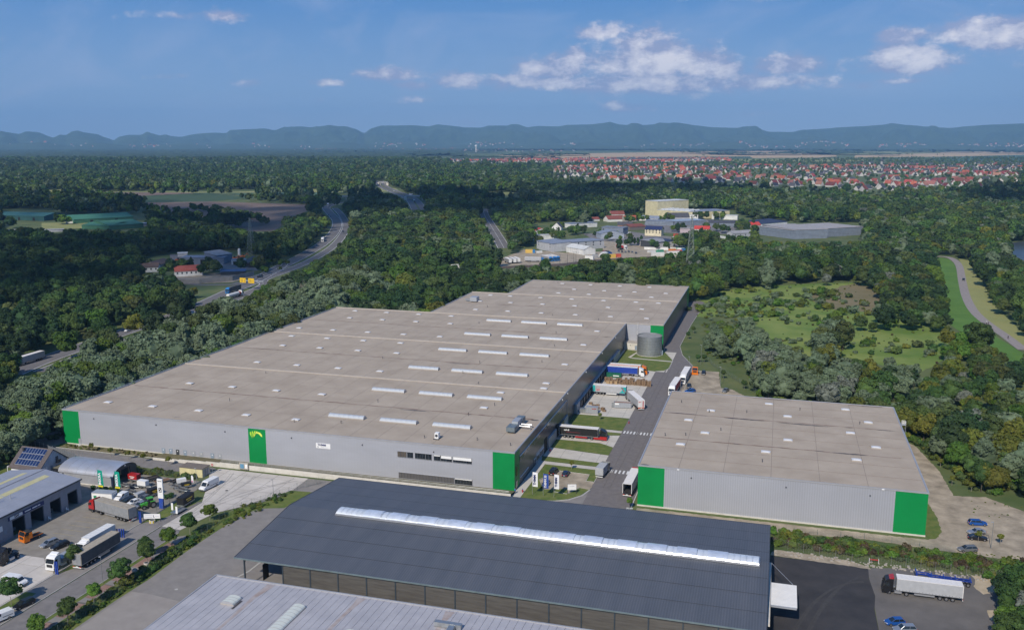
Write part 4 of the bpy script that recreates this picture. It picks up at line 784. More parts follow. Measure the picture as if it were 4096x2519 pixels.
# ================================================================ round-roof store
hg = thing('round_roof_store', 'grey store with curved metal roof and open front beside the trailer yard', 'store', (-133.3, -30, 0))
m_arc = M('curved_metal_roof', (.50, .52, .56), .38, .55, col2=(.42, .40, .39), scale=.12)
pr = [(5.1-5.35*math.cos(math.pi*i/14), 3.1+2.5*math.sin(math.pi*i/14)) for i in range(15)]
for k in range(6):
    b = MB(); x0, x1 = k*3.25, k*3.25+3.22; n_ = len(pr)
    b.add([(x0, p[0], p[1]) for p in pr]+[(x1, p[0], p[1]) for p in pr], [(i, i+1, n_+i+1, n_+i) for i in range(n_-1)]).build('roof_sheet', m_arc, hg, smooth=True)
MB().box(0, 19.3, 0, .2, 0, 3.1).build('wall', M('store_wall', (.27, .275, .29), .7, scale=.4), hg); MB().box(0, 19.3, 10, 10.2, 0, 3.1).build('wall', M('store_wall', (0,)*3), hg); MB().box(0, 19.3, -.1, 0, 0, .3).build('plinth', m_wall, hg)
g = MB(); arcp = [(5.1-5.2*math.cos(math.pi*i/14), 3.1+2.35*math.sin(math.pi*i/14)) for i in range(15)]
g.yz([(0, 0), (3.0, 0), (3.0, 4.2)]+[p for p in arcp[::-1] if p[0] < 3.0][::1]+[], 19.2, 19.35)
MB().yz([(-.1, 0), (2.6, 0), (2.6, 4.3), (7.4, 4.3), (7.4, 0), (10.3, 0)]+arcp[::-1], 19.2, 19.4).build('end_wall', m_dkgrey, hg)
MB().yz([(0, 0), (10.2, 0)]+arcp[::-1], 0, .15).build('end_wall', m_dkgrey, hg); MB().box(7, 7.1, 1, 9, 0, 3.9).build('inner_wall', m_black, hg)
MB().box(19.4, 19.6, 5.0, 5.5, 5.0, 5.2).build('lamp', m_white, hg)
for x in (1.6, 15.6): MB().box(x-.15, x+.15, -.25, 0, 2.5, 2.8).build('wall_lamp', m_dkgrey, hg)
MB().tube((19.2, -.1, 0), (19.2, -.1, 3.1), .08).build('downpipe', m_alu, hg)
# ================================================================ house with solar panels
hs_ = thing('solar_house', 'white gabled house with dark roof and a blue solar array left of the workshop', 'house', (-149.6, -31.2, 0))
m_hr = M('brown_grey_tiles', (.085, .07, .068), .85, col2=(.115, .095, .09), scale=1.2)
wl = MB().box(0, 10.6, 0, 11, 0, 3.6); wl.yz([(0, 3.6), (11, 3.6), (5.5, 8.0)], 0, .2); wl.yz([(0, 3.6), (11, 3.6), (5.5, 8.0)], 10.4, 10.6); wl.build('wall', M('house_render', (.46, .47, .50), .85), hs_)
MB().box(-.02, 10.62, -.06, 0, 0, 3.3).build('front_wall', m_white, hs_)
def slope(y): return 3.35+(8.15-3.35)*(y+.6)/6.1 if y < 5.5 else 8.15-(8.15-3.35)*(y-5.5)/6.1
for (ya, yb) in ((-.6, 5.5), (11.6, 5.5)):
    MB().add([(-.6, ya, 3.35), (11.0, ya, 3.35), (11.0, yb, 8.15), (-.6, yb, 8.15), (-.6, ya, 3.15), (11.0, ya, 3.15), (11.0, yb, 7.95), (-.6, yb, 7.95)], [(0, 1, 2, 3), (4, 5, 6, 7), (0, 1, 5, 4), (1, 2, 6, 5), (3, 0, 4, 7)]).build('roof', m_hr, hs_)
m_pv = M('solar_cell', (.012, .028, .095), .25, .1, scale=3, spec=.6); m_pvf = m_alu
for r_ in range(3):
    for c_i in range(8):
        y0 = .35+r_*1.62; y1 = y0+1.5; x0 = 1.0+c_i*1.05; x1 = x0+.99
        q = MB().add([(x0-.03, y0-.03, slope(y0)+.08), (x1+.03, y0-.03, slope(y0)+.08), (x1+.03, y1+.03, slope(y1)+.08), (x0-.03, y1+.03, slope(y1)+.08)], [(0, 1, 2, 3)]).build('solar_panel', m_pvf, hs_)
        MB().add([(x0+.03, y0+.04, slope(y0+.04)+.1), (x1-.03, y0+.04, slope(y0+.04)+.1), (x1-.03, y1-.04, slope(y1-.04)+.1), (x0+.03, y1-.04, slope(y1-.04)+.1)], [(0, 1, 2, 3)]).build('cell', m_pv, q)
MB().box(.8, 1.4, 4.0, 4.6, 6.4, 8.0).build('chimney', m_dkgrey, hs_)
MB().box(10.6, 10.66, 2.3, 2.9, 2.3, 3.5).build('window', m_white, hs_); MB().box(10.6, 10.66, 4.2, 5.0, 0.2, 3.2).build('door', m_bluegr, hs_); b_ = MB().box(10.6, 11.6, 6.3, 7.6, 3.5, 3.65).build('balcony', m_dkgrey, hs_)
MB().box(11.5, 11.6, 6.3, 7.6, 3.6, 4.5).build('railing', m_dkgrey, hs_); MB().box(10.6, 10.65, 6.4, 7.5, 3.6, 5.4).build('balcony_door', m_dkgrey, hs_)
MB().tube((-3.0, 1.5, 0), (-3.0, 1.5, 2.6), .1).tube((-3, 1.5, 2.6), (0, 1.5, 2.6), .1).tube((-3, 3.8, 2.6), (-3, 1.5, 2.6), .1).build('pergola', m_white, hs_)
cpx = thing('carport', 'flat mossy carport roof between the solar house and the round-roof store', 'carport', (-138.6, -26.8))
MB().box(0, 6, 0, 5.2, 2.5, 2.7).build('roof', M('mossy_felt', (.15, .14, .10), .95, scale=1), cpx)
for x in (.2, 5.8):
    for y in (.2, 5): MB().tube((x, y, 0), (x, y, 2.5), .08).build('post', m_dkgrey, cpx)
MB().box(.3, 5.7, 4.9, 5.0, 0, 2.3).build('back_wall', m_dkgrey, cpx)
sp = thing('split_fence', 'tall grey panel fence with pale posts behind the solar house', 'fence', (0, 0, 0))
A, B = Vector((-174.4, -4.6)), Vector((-141.5, -14.0))
for i in range(14):
    p = A.lerp(B, i/14); q = A.lerp(B, (i+1)/14); MB().strip([p.lerp(q, .04), p.lerp(q, .96)], .08, .1, 2.5).build('fence_panel', M('fence_grey', (.13, .14, .16), .7), sp); MB().tube((p.x, p.y, 0), (p.x, p.y, 2.9), .07).build('post', m_alu, sp)
for x in (-141, -139.5, -138): MB().tube((x, -14.6, 0), (x, -14.6, 3.6), .07).build('post', m_alu, sp)
MB().strip([(-141, -15), (-135, -17.5)], .3, 0, 1.2).build('low_wall', m_white, sp)
# yellow shed
ysd = thing('yellow_shed', 'small pale yellow flat-roofed shed beside the concrete yard', 'shed', (-101.8, -15.6))
m_ye = M('pale_yellow_wall', (.60, .54, .30), .8, scale=.5); MB().box(0, 8, 0, 3.9, 0, 2.6).build('wall', m_ye, ysd); MB().box(-.15, 8.15, -.15, 4.05, 2.6, 2.8).build('roof', M('gravel_roof', (.16, .135, .115), .95, scale=1.5), ysd); MB().box(8.0, 8.06, .3, 3.6, 0, 2.3).build('side_panel', M('shed_grey_door', (.30, .30, .31), .8), ysd)
for y in (1.5, 2.6): MB().box(8.06, 8.1, y-.04, y+.04, 0, 2.3).build('door_frame', m_dkgrey, ysd)
# office container
oc = thing('office_container', 'white office container with green logo square behind the grey semi-trailer', 'container', (-112.6, -40.6), .12)
MB().box(0, 6.2, 0, 2.6, .1, 2.6).build('wall', m_white, oc); MB().box(-.05, 6.25, -.05, 2.65, 2.6, 2.75).build('roof', w_lite, oc); MB().box(.6, 1.5, -.05, 0, .9, 1.9).build('emblem', M('emblem_green', (.02, .22, .10), .6), oc); MB().box(6.2, 6.24, .8, 1.7, .2, 2.2).build('door', w_lite, oc)
# manhole, planter rings
for (x, y) in ((-72.0, -74.2), (-71.5, -70.6)):
    t = thing('concrete_ring', 'upright concrete shaft ring on the planted bank, %s the other' % ('nearer the viewer than' if y < -72 else 'farther away than'), 'concrete ring', (x, y)); MB().tube((0, 0, 0), (0, 0, 1.0), .62, n=16).build('ring', m_wall, t); MB().tube((0, 0, 1.0), (0, 0, 1.01), .5, n=16).build('opening', m_dkgrey, t)
t = thing('planter_ring', 'yellow-striped concrete ring beside the white company board', 'concrete ring', (-86.9, -48.2)); MB().tube((0, 0, 0), (0, 0, .7), .75, n=18).build('ring', m_wall, t)
for i in range(6):
    a = i*math.pi/3; MB().box(-.18, .18, .74, .78, 0.02, .66).build('yellow_stripe', M('ring_yellow', (.62, .48, .04), .7), t); t.children[-1].rotation_euler[2] = a
MB().tube((0, 0, .7), (0, 0, .71), .6, n=16).build('soil', m_dkgrey, t)

# ================================================================ buildings farther off
def gbuild(name, label, cat, A, B, depth, h, wall, roof, kind='flat', rh=2.0, over=.4, win=0, door=0, group=None, z=0):
    A, B = Vector(A), Vector(B); d = B-A; w_ = d.length; t = thing(name, label, cat, (A.x, A.y, z), math.atan2(d.y, d.x), group)
    if kind in ('flat', 'mono'):
        zz = [h, h, h, h] if kind == 'flat' else [h-rh/2, h-rh/2, h+rh/2, h+rh/2]
        MB().add([(0, 0, 0), (w_, 0, 0), (w_, depth, 0), (0, depth, 0), (0, 0, zz[0]), (w_, 0, zz[1]), (w_, depth, zz[2]), (0, depth, zz[3])], [(0, 1, 5, 4), (1, 2, 6, 5), (2, 3, 7, 6), (3, 0, 4, 7)]).build('wall', wall, t)
        MB().add([(-over, -over, zz[0]), (w_+over, -over, zz[1]), (w_+over, depth+over, zz[2]), (-over, depth+over, zz[3])]+[(-over, -over, zz[0]+.25), (w_+over, -over, zz[1]+.25), (w_+over, depth+over, zz[2]+.25), (-over, depth+over, zz[3]+.25)], [(4, 5, 6, 7), (0, 1, 5, 4), (1, 2, 6, 5), (2, 3, 7, 6), (3, 0, 4, 7)]).build('roof', roof, t)
    elif kind == 'gx':       # ridge along the front
        b = MB().box(0, w_, 0, depth, 0, h); b.yz([(0, h), (depth, h), (depth/2, h+rh)], 0, .1); b.yz([(0, h), (depth, h), (depth/2, h+rh)], w_-.1, w_); b.build('wall', wall, t)
        for ya, yb in ((-over, depth/2), (depth+over, depth/2)):
            k = rh/(depth/2); za = h-k*over+.1; zb = h+rh+.1
            MB().add([(-over, ya, za), (w_+over, ya, za), (w_+over, yb, zb), (-over, yb, zb), (-over, ya, za-.2), (w_+over, ya, za-.2), (w_+over, yb, zb-.2), (-over, yb, zb-.2)], [(0, 1, 2, 3), (4, 5, 6, 7), (0, 1, 5, 4), (1, 2, 6, 5), (3, 0, 4, 7)]).build('roof', roof, t)
    elif kind == 'gy':       # gable towards the viewer
        b = MB().box(0, w_, 0, depth, 0, h); b.xz([(0, h), (w_, h), (w_/2, h+rh)], 0, .1); b.xz([(0, h), (w_, h), (w_/2, h+rh)], depth-.1, depth); b.build('wall', wall, t)
        for xa, xb in ((-over, w_/2), (w_+over, w_/2)):
            k = rh/(w_/2); za = h-k*over+.1; zb = h+rh+.1
            MB().add([(xa, -over, za), (xa, depth+over, za), (xb, depth+over, zb), (xb, -over, zb), (xa, -over, za-.2), (xa, depth+over, za-.2), (xb, depth+over, zb-.2), (xb, -over, zb-.2)], [(0, 1, 2, 3), (4, 5, 6, 7), (0, 1, 5, 4), (1, 2, 6, 5), (3, 0, 4, 7)]).build('roof', roof, t)
    elif kind == 'arch':
        pr_ = [(w_/2-w_/2*math.cos(math.pi*i/10), h*math.sin(math.pi*i/10)) for i in range(11)]
        MB().xz(pr_, 0, depth).build('roof', roof, t); MB().xz([(p[0]*.8+w_*.1, p[1]*.8) for p in pr_], -.05, .0).build('opening', m_black, t)
    for i in range(win):
        x = w_*(i+.5)/win; MB().box(x-.55, x+.55, -.06, 0, h*.45, h*.45+1.3).build('window', m_hwin2, t)
        if h > 6: MB().box(x-.55, x+.55, -.06, 0, h*.75, h*.75+1.3).build('window', m_hwin2, t)
    for i in range(door):
        x = w_*(i+.7)/(door+.4); MB().box(x-1.7, x+1.7, -.08, 0, 0, min(4, h*.7)).build('door', m_black, t)
    return t
m_hwin2 = M('far_window', (.03, .035, .045), .2, scale=.1)
c = lambda n, r_, g, b, **k: M(n, (r_, g, b), .75, scale=.3, **k)
cream, creamr, bgw, bgr, wht, redr, brownr, dkr, pv_, grw, grr, tanw = c('cream_wall', .52, .47, .30), c('pale_sheet_roof', .52, .53, .52), c('blue_grey_wall', .17, .20, .25), c('blue_grey_roof', .20, .23, .29), c('white_wall', .62, .62, .60), c('red_roof', .45, .05, .04), c('brown_red_roof', .20, .06, .045), c('dark_roof', .07, .07, .08), c('solar_roof', .03, .04, .08), c('light_grey_wall', .38, .39, .41), c('grey_roof', .27, .27, .28), c('tan_roof', .30, .28, .26)
t = gbuild('factory', 'tall windowless pale yellow factory block at the wood edge', 'factory', (-90.0,1017.5), (-53.1,1063.8), 24, 20, cream, creamr)
t = gbuild('factory_hall', 'cream factory hall with white saw-tooth roof in front of the tall yellow block', 'factory', (-90.2,1013.1), (-33.8,983.8), 30, 9, cream, creamr, door=2)
for i in range(6):
    MB().add([(4+i*8, 1, 9.2), (10+i*8, 1, 9.2), (10+i*8, 29, 9.2), (4+i*8, 29, 9.2), (7+i*8, 1, 11), (7+i*8, 29, 11)], [(0, 4, 5, 3), (4, 1, 2, 5), (0, 1, 4), (3, 5, 2)]).build('roof_ridge', creamr, t)
gbuild('factory_hall', 'pale yellow hall with blue-grey roof right of the saw-tooth hall', 'factory', (-37.7,986.6), (5.5,1019.7), 34, 9.5, cream, bgr)
gbuild('annex', 'white flat annex right of the yellow factory hall', 'building', (-15.4,989.1), (17.4,986.7), 10, 5.5, wht, creamr)
gbuild('annex', 'white block with dark windows at the factory front', 'building', (-43.1,981.1), (-32.4,980.2), 9, 6, wht, creamr, win=3)
gbuild('blue_warehouse', 'long blue-grey warehouse among the trees at the right', 'warehouse', (84.8,756.7), (158.0,824.7), 52, 9, bgw, tan_ := c('beige_roof', .33, .31, .30))
gbuild('blue_warehouse', 'blue-grey front wing of the long warehouse at the right', 'warehouse', (52.0,813.1), (84.8,756.7), 40, 9.5, bgw, tan_, door=2)
gbuild('white_shed', 'white shed with solar rows on its roof left of the blue-grey warehouse', 'shed', (37.3,870.7), (79.3,928.2), 26, 5, wht, pv_, 'mono', 2)
gbuild('boat_house', 'small yellow hut with red roof at the far wood edge', 'hut', (180.7,864.3), (202.1,901.3), 9, 4, c('yellow_hut_wall', .5, .45, .28), redr, 'gx', 2)
gbuild('grey_workshop', 'light grey two-storey workshop with solar roof beside the white tent', 'workshop', (-130.1,577.4), (-89.5,621.2), 22, 7.6, grw, bgr, win=7, door=1)
gbuild('workshop_wing', 'light grey slanting front wing of the freight yard workshop', 'workshop', (-150.3,599.7), (-129.8,576.6), 20, 8, grw, bgr, 'mono', 1.2, win=4)
t = gbuild('white_tent', 'large white tent hall in the freight yard', 'tent', (-117.5,581.0), (-97.0,561.3), 13, 5, wht, creamr, 'gx', 2.6)
for i in range(7): MB().box(1+i*3.2, 1.15+i*3.2, -.08, 0, 0, 5).build('seam', grw, t)
gbuild('arch_tent', 'small white arched tent beside the yellow container', 'tent', (-81.1,548.3), (-71.8,549.3), 10, 4.5, wht, creamr, 'arch')
gbuild('white_house', 'white gabled house with dark roof left of the industrial estate', 'house', (-173.0,752.0), (-162.3,752.4), 10, 6.5, wht, dkr, 'gy', 5, win=3)
gbuild('white_cube', 'white cube-shaped house with bright red roof, the left one of two', 'house', (-195.6,714.4), (-187.7,720.5), 7, 5.5, wht, redr, 'gx', 1.6)
gbuild('white_cube', 'white cube-shaped house with bright red roof, the right one of two', 'house', (-184.2,725.3), (-173.9,733.4), 7, 5, wht, redr, 'gy', 2, win=1)
gbuild('white_garage', 'long white flat garage below the two red-roofed houses', 'garage', (-175.7,667.7), (-153.9,683.2), 8, 5, wht, creamr, door=1)
gbuild('round_hall', 'small pale hall with rounded roof at the left of the estate', 'hall', (-212.9,763.5), (-201.9,773.6), 12, 5, c('teal_wall', .10, .22, .22), creamr, 'gx', 1.5)
gbuild('long_shed', 'long white shed with grey-blue roof behind the dark trees', 'shed', (-164.5,811.8), (-138.5,838.9), 16, 5, wht, bgr)
gbuild('red_house', 'house with wide dark red hipped roof near the wood edge', 'house', (-137.6,908.5), (-119.3,922.5), 14, 3.5, wht, brownr, 'gx', 4)
gbuild('red_house', 'taller red-roofed house behind the wide dark red one', 'house', (-145.0,969.4), (-128.4,978.0), 12, 5, wht, brownr, 'gx', 4)
gbuild('red_house', 'orange-red roofed house right of the dark red one', 'house', (-116.6,914.6), (-102.9,927.2), 12, 3.5, tanw, c('orange_red_roof', .38, .09, .05), 'gx', 4)
gbuild('red_house', 'small dark red roofed house at the left near the wood', 'house', (-158.9,914.5), (-151.4,921.9), 8, 2.6, wht, brownr, 'gx', 2.4)
gbuild('bungalow', 'white house with blue-grey roof at the back of the estate', 'house', (-103.5,941.1), (-78.3,934.4), 12, 3.5, wht, bgr, 'gx', 3)
gbuild('office_block', 'blue-grey flat block behind the low gabled hall', 'building', (-117.7,757.5), (-93.1,751.7), 14, 7.5, bgw, bgr)
gbuild('gabled_hall', 'pale blue hall with wide shallow gable', 'hall', (-108.4,703.4), (-85.8,714.7), 18, 5.5, c('pale_blue_wall', .30, .34, .40), bgr, 'gy', 3)
gbuild('brick_house', 'orange brick house with dark roof in the middle of the estate', 'house', (-109.8,814.6), (-93.4,816.5), 10, 5, c('orange_brick', .36, .17, .10), dkr, 'gx', 3.5)
gbuild('brown_hall', 'low hall with brown-red roof right of the brick house', 'hall', (-93.6,805.1), (-78.5,820.8), 16, 4, c('brown_wall', .15, .13, .12), brownr, 'gx', 2.5)
gbuild('yellow_villa', 'cream villa with deep blue tiled roof', 'villa', (-69.2,751.1), (-51.3,748.8), 11, 7, c('villa_wall', .60, .54, .38), c('blue_tiles', .02, .03, .09), 'gx', 3.2, win=5)
t = gbuild('open_shed', 'open-sided shed with solar roof and grey wall panels', 'shed', (-63.8,656.9), (-41.0,635.3), 24, 5.5, grw, pv_, 'mono', 1.5, win=6)
gbuild('open_shed', 'open wooden frame bay right of the solar shed', 'shed', (-41.0,635.3), (-28.6,656.8), 20, 6, m_dkgrey, grr, 'mono', 1)
gbuild('grey_house', 'big grey-roofed house in front of the yellow factory', 'house', (-65.8,945.0), (-41.0,955.7), 14, 5, grw, dkr, 'gx', 5)
gbuild('long_hall', 'long low blue-grey hall, left of two in the middle of the estate', 'hall', (-87.2,881.8), (-53.0,879.1), 20, 5, bgw, bgr)
gbuild('long_hall', 'long low blue-grey hall, right of two in the middle of the estate', 'hall', (-48.8,877.2), (-16.6,905.5), 24, 5.5, bgw, c('bluish_roof', .28, .34, .42))
gbuild('dark_sheds', 'cluster hall with dark blue roof at the right of the estate', 'hall', (-10.1,876.1), (24.5,880.1), 26, 5, bgw, dkr, 'gx', 2)
gbuild('pink_shed', 'pale shed with pinkish wall beside the red-roofed white house', 'shed', (-37.0,794.1), (-19.8,791.2), 14, 5, c('pink_wall', .38, .32, .35), tan_)
gbuild('white_house', 'white house with balcony and bright red roof beside the pylon', 'house', (-19.9,785.9), (-3.5,785.4), 11, 5.5, wht, redr, 'gx', 3, win=5)
gbuild('grey_row_house', 'long grey house at the right end of the white wall', 'house', (23.8,753.6), (43.3,772.6), 10, 4.5, grw, grr, 'gx', 2.4, win=4)
gbuild('red_house', 'red-roofed house left of the blue-grey warehouse', 'house', (39.2,869.5), (49.0,875.3), 11, 4, tanw, redr, 'gx', 3)
for A_, B_, nm in (((-6.5,776.9), (23.9,730.2), 'white wall round the car park beside the pylon'), ((-36.3,725.5), (-15.8,746.9), 'white wall behind the riding ground'), ((-51.2,620.8), (-10.8,623.1), 'low white wall along the container yard')):
    t = thing('yard_wall', nm, 'wall', (0, 0, 0)); MB().strip([A_, B_], .4, 0, 2.4).build('wall_segment', wht, t)
gbuild('garden_hut', 'dark wooden garden hut in the bushes behind the warehouse', 'hut', (-1.2,428.5), (3.7,432.3), 5, 2.2, c('hut_wood', .05, .035, .025), c('hut_roof', .16, .13, .12), 'gx', 1.2)
gbuild('white_caravan', 'white caravan in the bushes right of the pylon foot', 'caravan', (19.6,434.6), (22.2,437.6), 2.4, 2.4, wht, wht)
# containers and heaps of the freight yard
cols = [('yellow', .55, .36, .08), ('blue', .03, .15, .35), ('white', .6, .6, .58), ('red', .45, .08, .05), ('green', .05, .25, .15), ('orange', .5, .17, .04), ('grey', .3, .3, .3)]
def container(nm, ci_, A_, B_, h=2.6, d=2.5):
    cl = cols[ci_]; t = gbuild('container', nm, 'container', A_, B_, d, h, c('container_'+cl[0], *cl[1:]), c('container_'+cl[0], 0, 0, 0), over=.02)
for args in (('yellow container left of the freight yard workshop', 0, (-151.2,562.2), (-145.0,564.1), 3), ('blue container beside the yellow one at the yard corner', 1, (-145.0,564.1), (-142.7,564.7)), ('white low container at the yard corner', 2, (-141.2,565.1), (-136.8,568.2), 1.5),
             ('long pale container in front of the tent', 2, (-89.5,531.2), (-82.0,530.2), 3), ('grey container between tent and arch', 6, (-84.5,540.7), (-80.2,543.6), 3), ('yellow container right of the arched tent', 0, (-72.8,545.7), (-65.8,550.3), 3), ('red container behind the yellow one by the arch', 3, (-67.2,554.0), (-62.3,557.0), 2.6),
             ('white container in the scrap row, left one', 2, (-36.7,569.5), (-26.8,575.7), 3), ('white long container in the scrap row, right one', 2, (-24.5,581.5), (-13.4,588.2), 3.2), ('orange skip in the scrap row', 5, (-26.3,609.3), (-20.5,612.8), 2.2), ('red skip in the scrap row', 3, (-19.4,602.3), (-14.3,607.4), 2.2), ('green skip in the scrap row', 4, (-21.0,622.0), (-15.1,626.5), 2.2), ('blue skip at the right of the scrap row', 1, (-14.8,617.3), (-10.1,621.4), 2.2), ('flat white skip left in the scrap row', 2, (-43.4,595.3), (-37.5,600.6), 1.6), ('teal skip near the white wall', 4, (-35.8,599.3), (-30.8,604.4), 2), ('red lying tank by the white wall', 3, (-36.3,745.8), (-33.1,749.2), 3)): container(*args)
# ---------------------------------------------------------------- scrap yard by the highway
gbuild('white_house', 'white house with brown roof left of the highway hamlet', 'house', (-405.8,356.4), (-393.7,363.3), 11, 4, wht, c('brown_roof', .10, .065, .05), 'gx', 2.5, win=4)
gbuild('long_house', 'long white house with red tiled roof by the highway wall', 'house', (-364.2,343.9), (-349.4,357.3), 10, 4.2, wht, c('red_tiles_dim', .28, .07, .05), 'gx', 3.4, win=6)
gbuild('long_house', 'second white house with brown roof behind the white one', 'house', (-398.5,369.2), (-403.8,393.1), 12, 4.4, grw, c('brown_roof', 0, 0, 0), 'gx', 2.5, win=5)
gbuild('machine_hall', 'long blue-grey machine hall of the highway hamlet', 'hall', (-404.0,406.4), (-370.7,417.7), 16, 5.5, bgw, bgr, door=3)
gbuild('lean_hall', 'raised grey mono-pitch hall at the end of the machine hall', 'hall', (-377.8,417.8), (-373.8,434.7), 14, 8, bgw, grr, 'mono', 2.5)
gbuild('white_garage', 'white garage with two dark doors beside the barn', 'garage', (-363.1,416.7), (-353.3,421.1), 9, 3.8, wht, grr, door=2)
gbuild('barn', 'dark brown timber barn beside the slip road', 'barn', (-338.9,404.1), (-329.3,414.7), 12, 4, c('barn_wood', .05, .035, .03), c('barn_roof', .10, .085, .08), 'gy', 4)
gbuild('small_house', 'small white house with grey roof in front of the machine hall', 'house', (-359.6,381.5), (-352.0,386.7), 8, 3, wht, grr, 'gx', 2, win=3)
gbuild('blue_shed', 'low dark shed with blue roof on the highway wall', 'shed', (-336.7,361.0), (-320.3,369.0), 6, 3, c('blackish_wall', .05, .055, .06), c('blue_sheet', .06, .12, .24), 'mono', .8)
gbuild('hut', 'white flat hut at the wood edge above the hamlet', 'hut', (-438.8,450.2), (-432.2,454.6), 7, 3, grw, wht)
gbuild('brick_building', 'red brick building half hidden in the dark wood', 'building', (-385.2,226.5), (-368.9,229.2), 10, 3.4, c('dark_red_brick', .22, .09, .06), c('red_tiles_dim', 0, 0, 0), 'gx', 2.6, win=3)
t = thing('yard_wall', 'long grey concrete wall beside the highway at the hamlet', 'wall'); MB().strip([(-341.4,314.4), (-327.2,320.5), (-312.4,339.4), (-311.0,366.2)], .5, 0, 3.4).build('wall_segment', c('old_concrete', .28, .26, .24), t)
t = thing('silo', 'slim white silo behind the orange machines', 'silo', (-383.9,461.2)); MB().tube((0, 0, 1), (0, 0, 7), 1.2, n=12).tube((0, 0, 7), (0, 0, 8), 1.2, .3, n=12).build('shell', wht, t)
for lab, xy in (('orange digger left of the silo', (-381.2,448.8)), ('orange loader right of the silo', (-377.7,449.8)), ('orange tipper at the wood edge of the hamlet', (-419.9,424.1)), ('small orange machine at the far end of the machine hall', (-416.5,411.0)), ('red digger on the yard in front of the barn', (-345.7,408.9)), ('orange crane arm beside the white garage', (-381.1,462.0))):
    t = thing('construction_machine', lab, 'machine', xy, rng0.uniform(0, 3) if 'rng0' in globals() else .6); cm = c('machine_orange', .55, .14, .03)
    MB().box(-2.2, 2, -1.1, 1.1, .7, 1.7).build('body', cm, t); MB().box(-.4, 1.1, -1, .1, 1.7, 3).build('cab', m_glass, t); MB().tube((1.8, .4, 1.5), (4, .4, 3.6), .22).tube((4, .4, 3.6), (5.4, .4, 1.2), .18).build('arm', cm, t)
    for s_ in (-.95, .95): MB().box(-2, 2, s_-.25, s_+.25, 0, .75).build('track', m_black, t)
# ---------------------------------------------------------------- green depot
gg, ggr = c('green_wall_paint', .05, .15, .09), c('green_sheet_roof', .05, .17, .105)
gbuild('green_hall', 'dark blue-green depot hall at the left edge', 'hall', (-911.7,721.4), (-834.3,722.7), 40, 6, c('teal_dark_wall', .03, .10, .10), c('teal_roof', .05, .15, .13), 'gx', 3, door=3)
gbuild('green_hall', 'wide green depot hall, farther of the two green ones', 'hall', (-769.6,701.3), (-730.0,761.4), 50, 5, gg, ggr, 'gx', 4, door=2)
gbuild('green_hall', 'wide green depot hall with a bright ridge light, nearer of the two', 'hall', (-669.6,643.6), (-651.5,679.9), 58, 5, gg, ggr, 'gx', 3.5)
gbuild('green_hall', 'lower green wing of the nearer depot hall', 'hall', (-709.7,645.6), (-669.9,643.6), 46, 4.5, gg, ggr, 'gx', 3)
gbuild('white_trailer_row', 'white box beside the green depot halls', 'container', (-779.1,698.5), (-773.0,704.2), 6, 3, wht, wht)
gbuild('long_roof', 'long low pale shed left of the depot meadow', 'shed', (-763.3,580.8), (-741.3,590.3), 10, 2.6, grw, c('pale_roof', .42, .42, .42))
gbuild('long_roof', 'very long low pale shed below the depot meadow', 'shed', (-734.0,586.1), (-706.0,613.3), 8, 2.6, grw, c('pale_roof', 0, 0, 0))
gbuild('blue_trailer', 'pale blue flat shed right of the green halls', 'shed', (-667.9,700.5), (-664.5,716.4), 7, 2.8, grw, c('pale_blue_roof', .36, .45, .58))
gbuild('field_barn', 'tiny tan barn at the far field edge', 'barn', (-1130.2,1410.6), (-1120.2,1413.5), 12, 5, tanw, c('tan_sheet', .45, .33, .2))
# ---------------------------------------------------------------- bridges, gantry, pylons
def bridge(lab, A_, B_, wd, z, npier):
    t = thing('bridge', lab, 'bridge'); A, B = Vector(A_), Vector(B_)
    MB().strip([A, B], wd, z, z+1.2).build('deck', m_kerb, t); d = (B-A).normalized(); nn = Vector((-d.y, d.x))
    for s_ in (-1, 1): MB().strip([A+nn*s_*wd/2, B+nn*s_*wd/2], .3, z+1.2, z+2.2).build('parapet', m_alu, t)
    for i in range(npier): p = A.lerp(B, (i+.5)/npier); MB().strip([p-nn*wd*.4, p+nn*wd*.4], 1.2, 0, z).build('pier', m_kerb, t)
    for p in (A, B): MB().strip([p-nn*wd*.5, p+nn*wd*.5], 5, 0, z).build('abutment', m_wall, t)
bridge('concrete road bridge over the motorway', (-557.5,1255.2), (-520.9,1265.8), 10, 5.5, 2)
bridge('concrete bridge at the far end of the highway curve', (-673.2,1205.2), (-646.8,1220.4), 9, 5.5, 2)
bridge('small distant bridge over the motorway', (-827.6,1737.0), (-807.0,1743.0), 9, 6, 2)
gt = thing('sign_gantry', 'white cantilever gantry with two yellow direction signs over the highway', 'sign gantry', (-266.1,305.2), 0)
gv = Vector((-288.0,310.2))-Vector((-266.1,305.2)); gl = 18.5; gt.rotation_euler[2] = math.pi-.08
MB().tube((0, 0, 0), (0, 0, 6.6), .28).build('post', w_lite, gt); MB().box(0, gl-1, -.25, .25, 6.0, 6.6).build('arm', w_lite, gt)
m_sy = M('sign_yellow', (.72, .46, .02), .5, var=.03)
for x0, x1 in ((7.0, 11.8), (14, 18.8)):
    q = MB().box(x0, x1, .3, .4, 4.6, 7.9).build('sign_panel', m_sy, gt)
    MB().box(x0+.8, x0+1.0, .42, .45, 5.0, 7.4).box(x0+2, x1-.6, .42, .45, 6.7, 6.9).box(x0+2, x1-.9, .42, .45, 6.0, 6.2).box(x0+2, x1-.5, .42, .45, 5.2, 5.4).build('lettering', m_dkgrey, q)
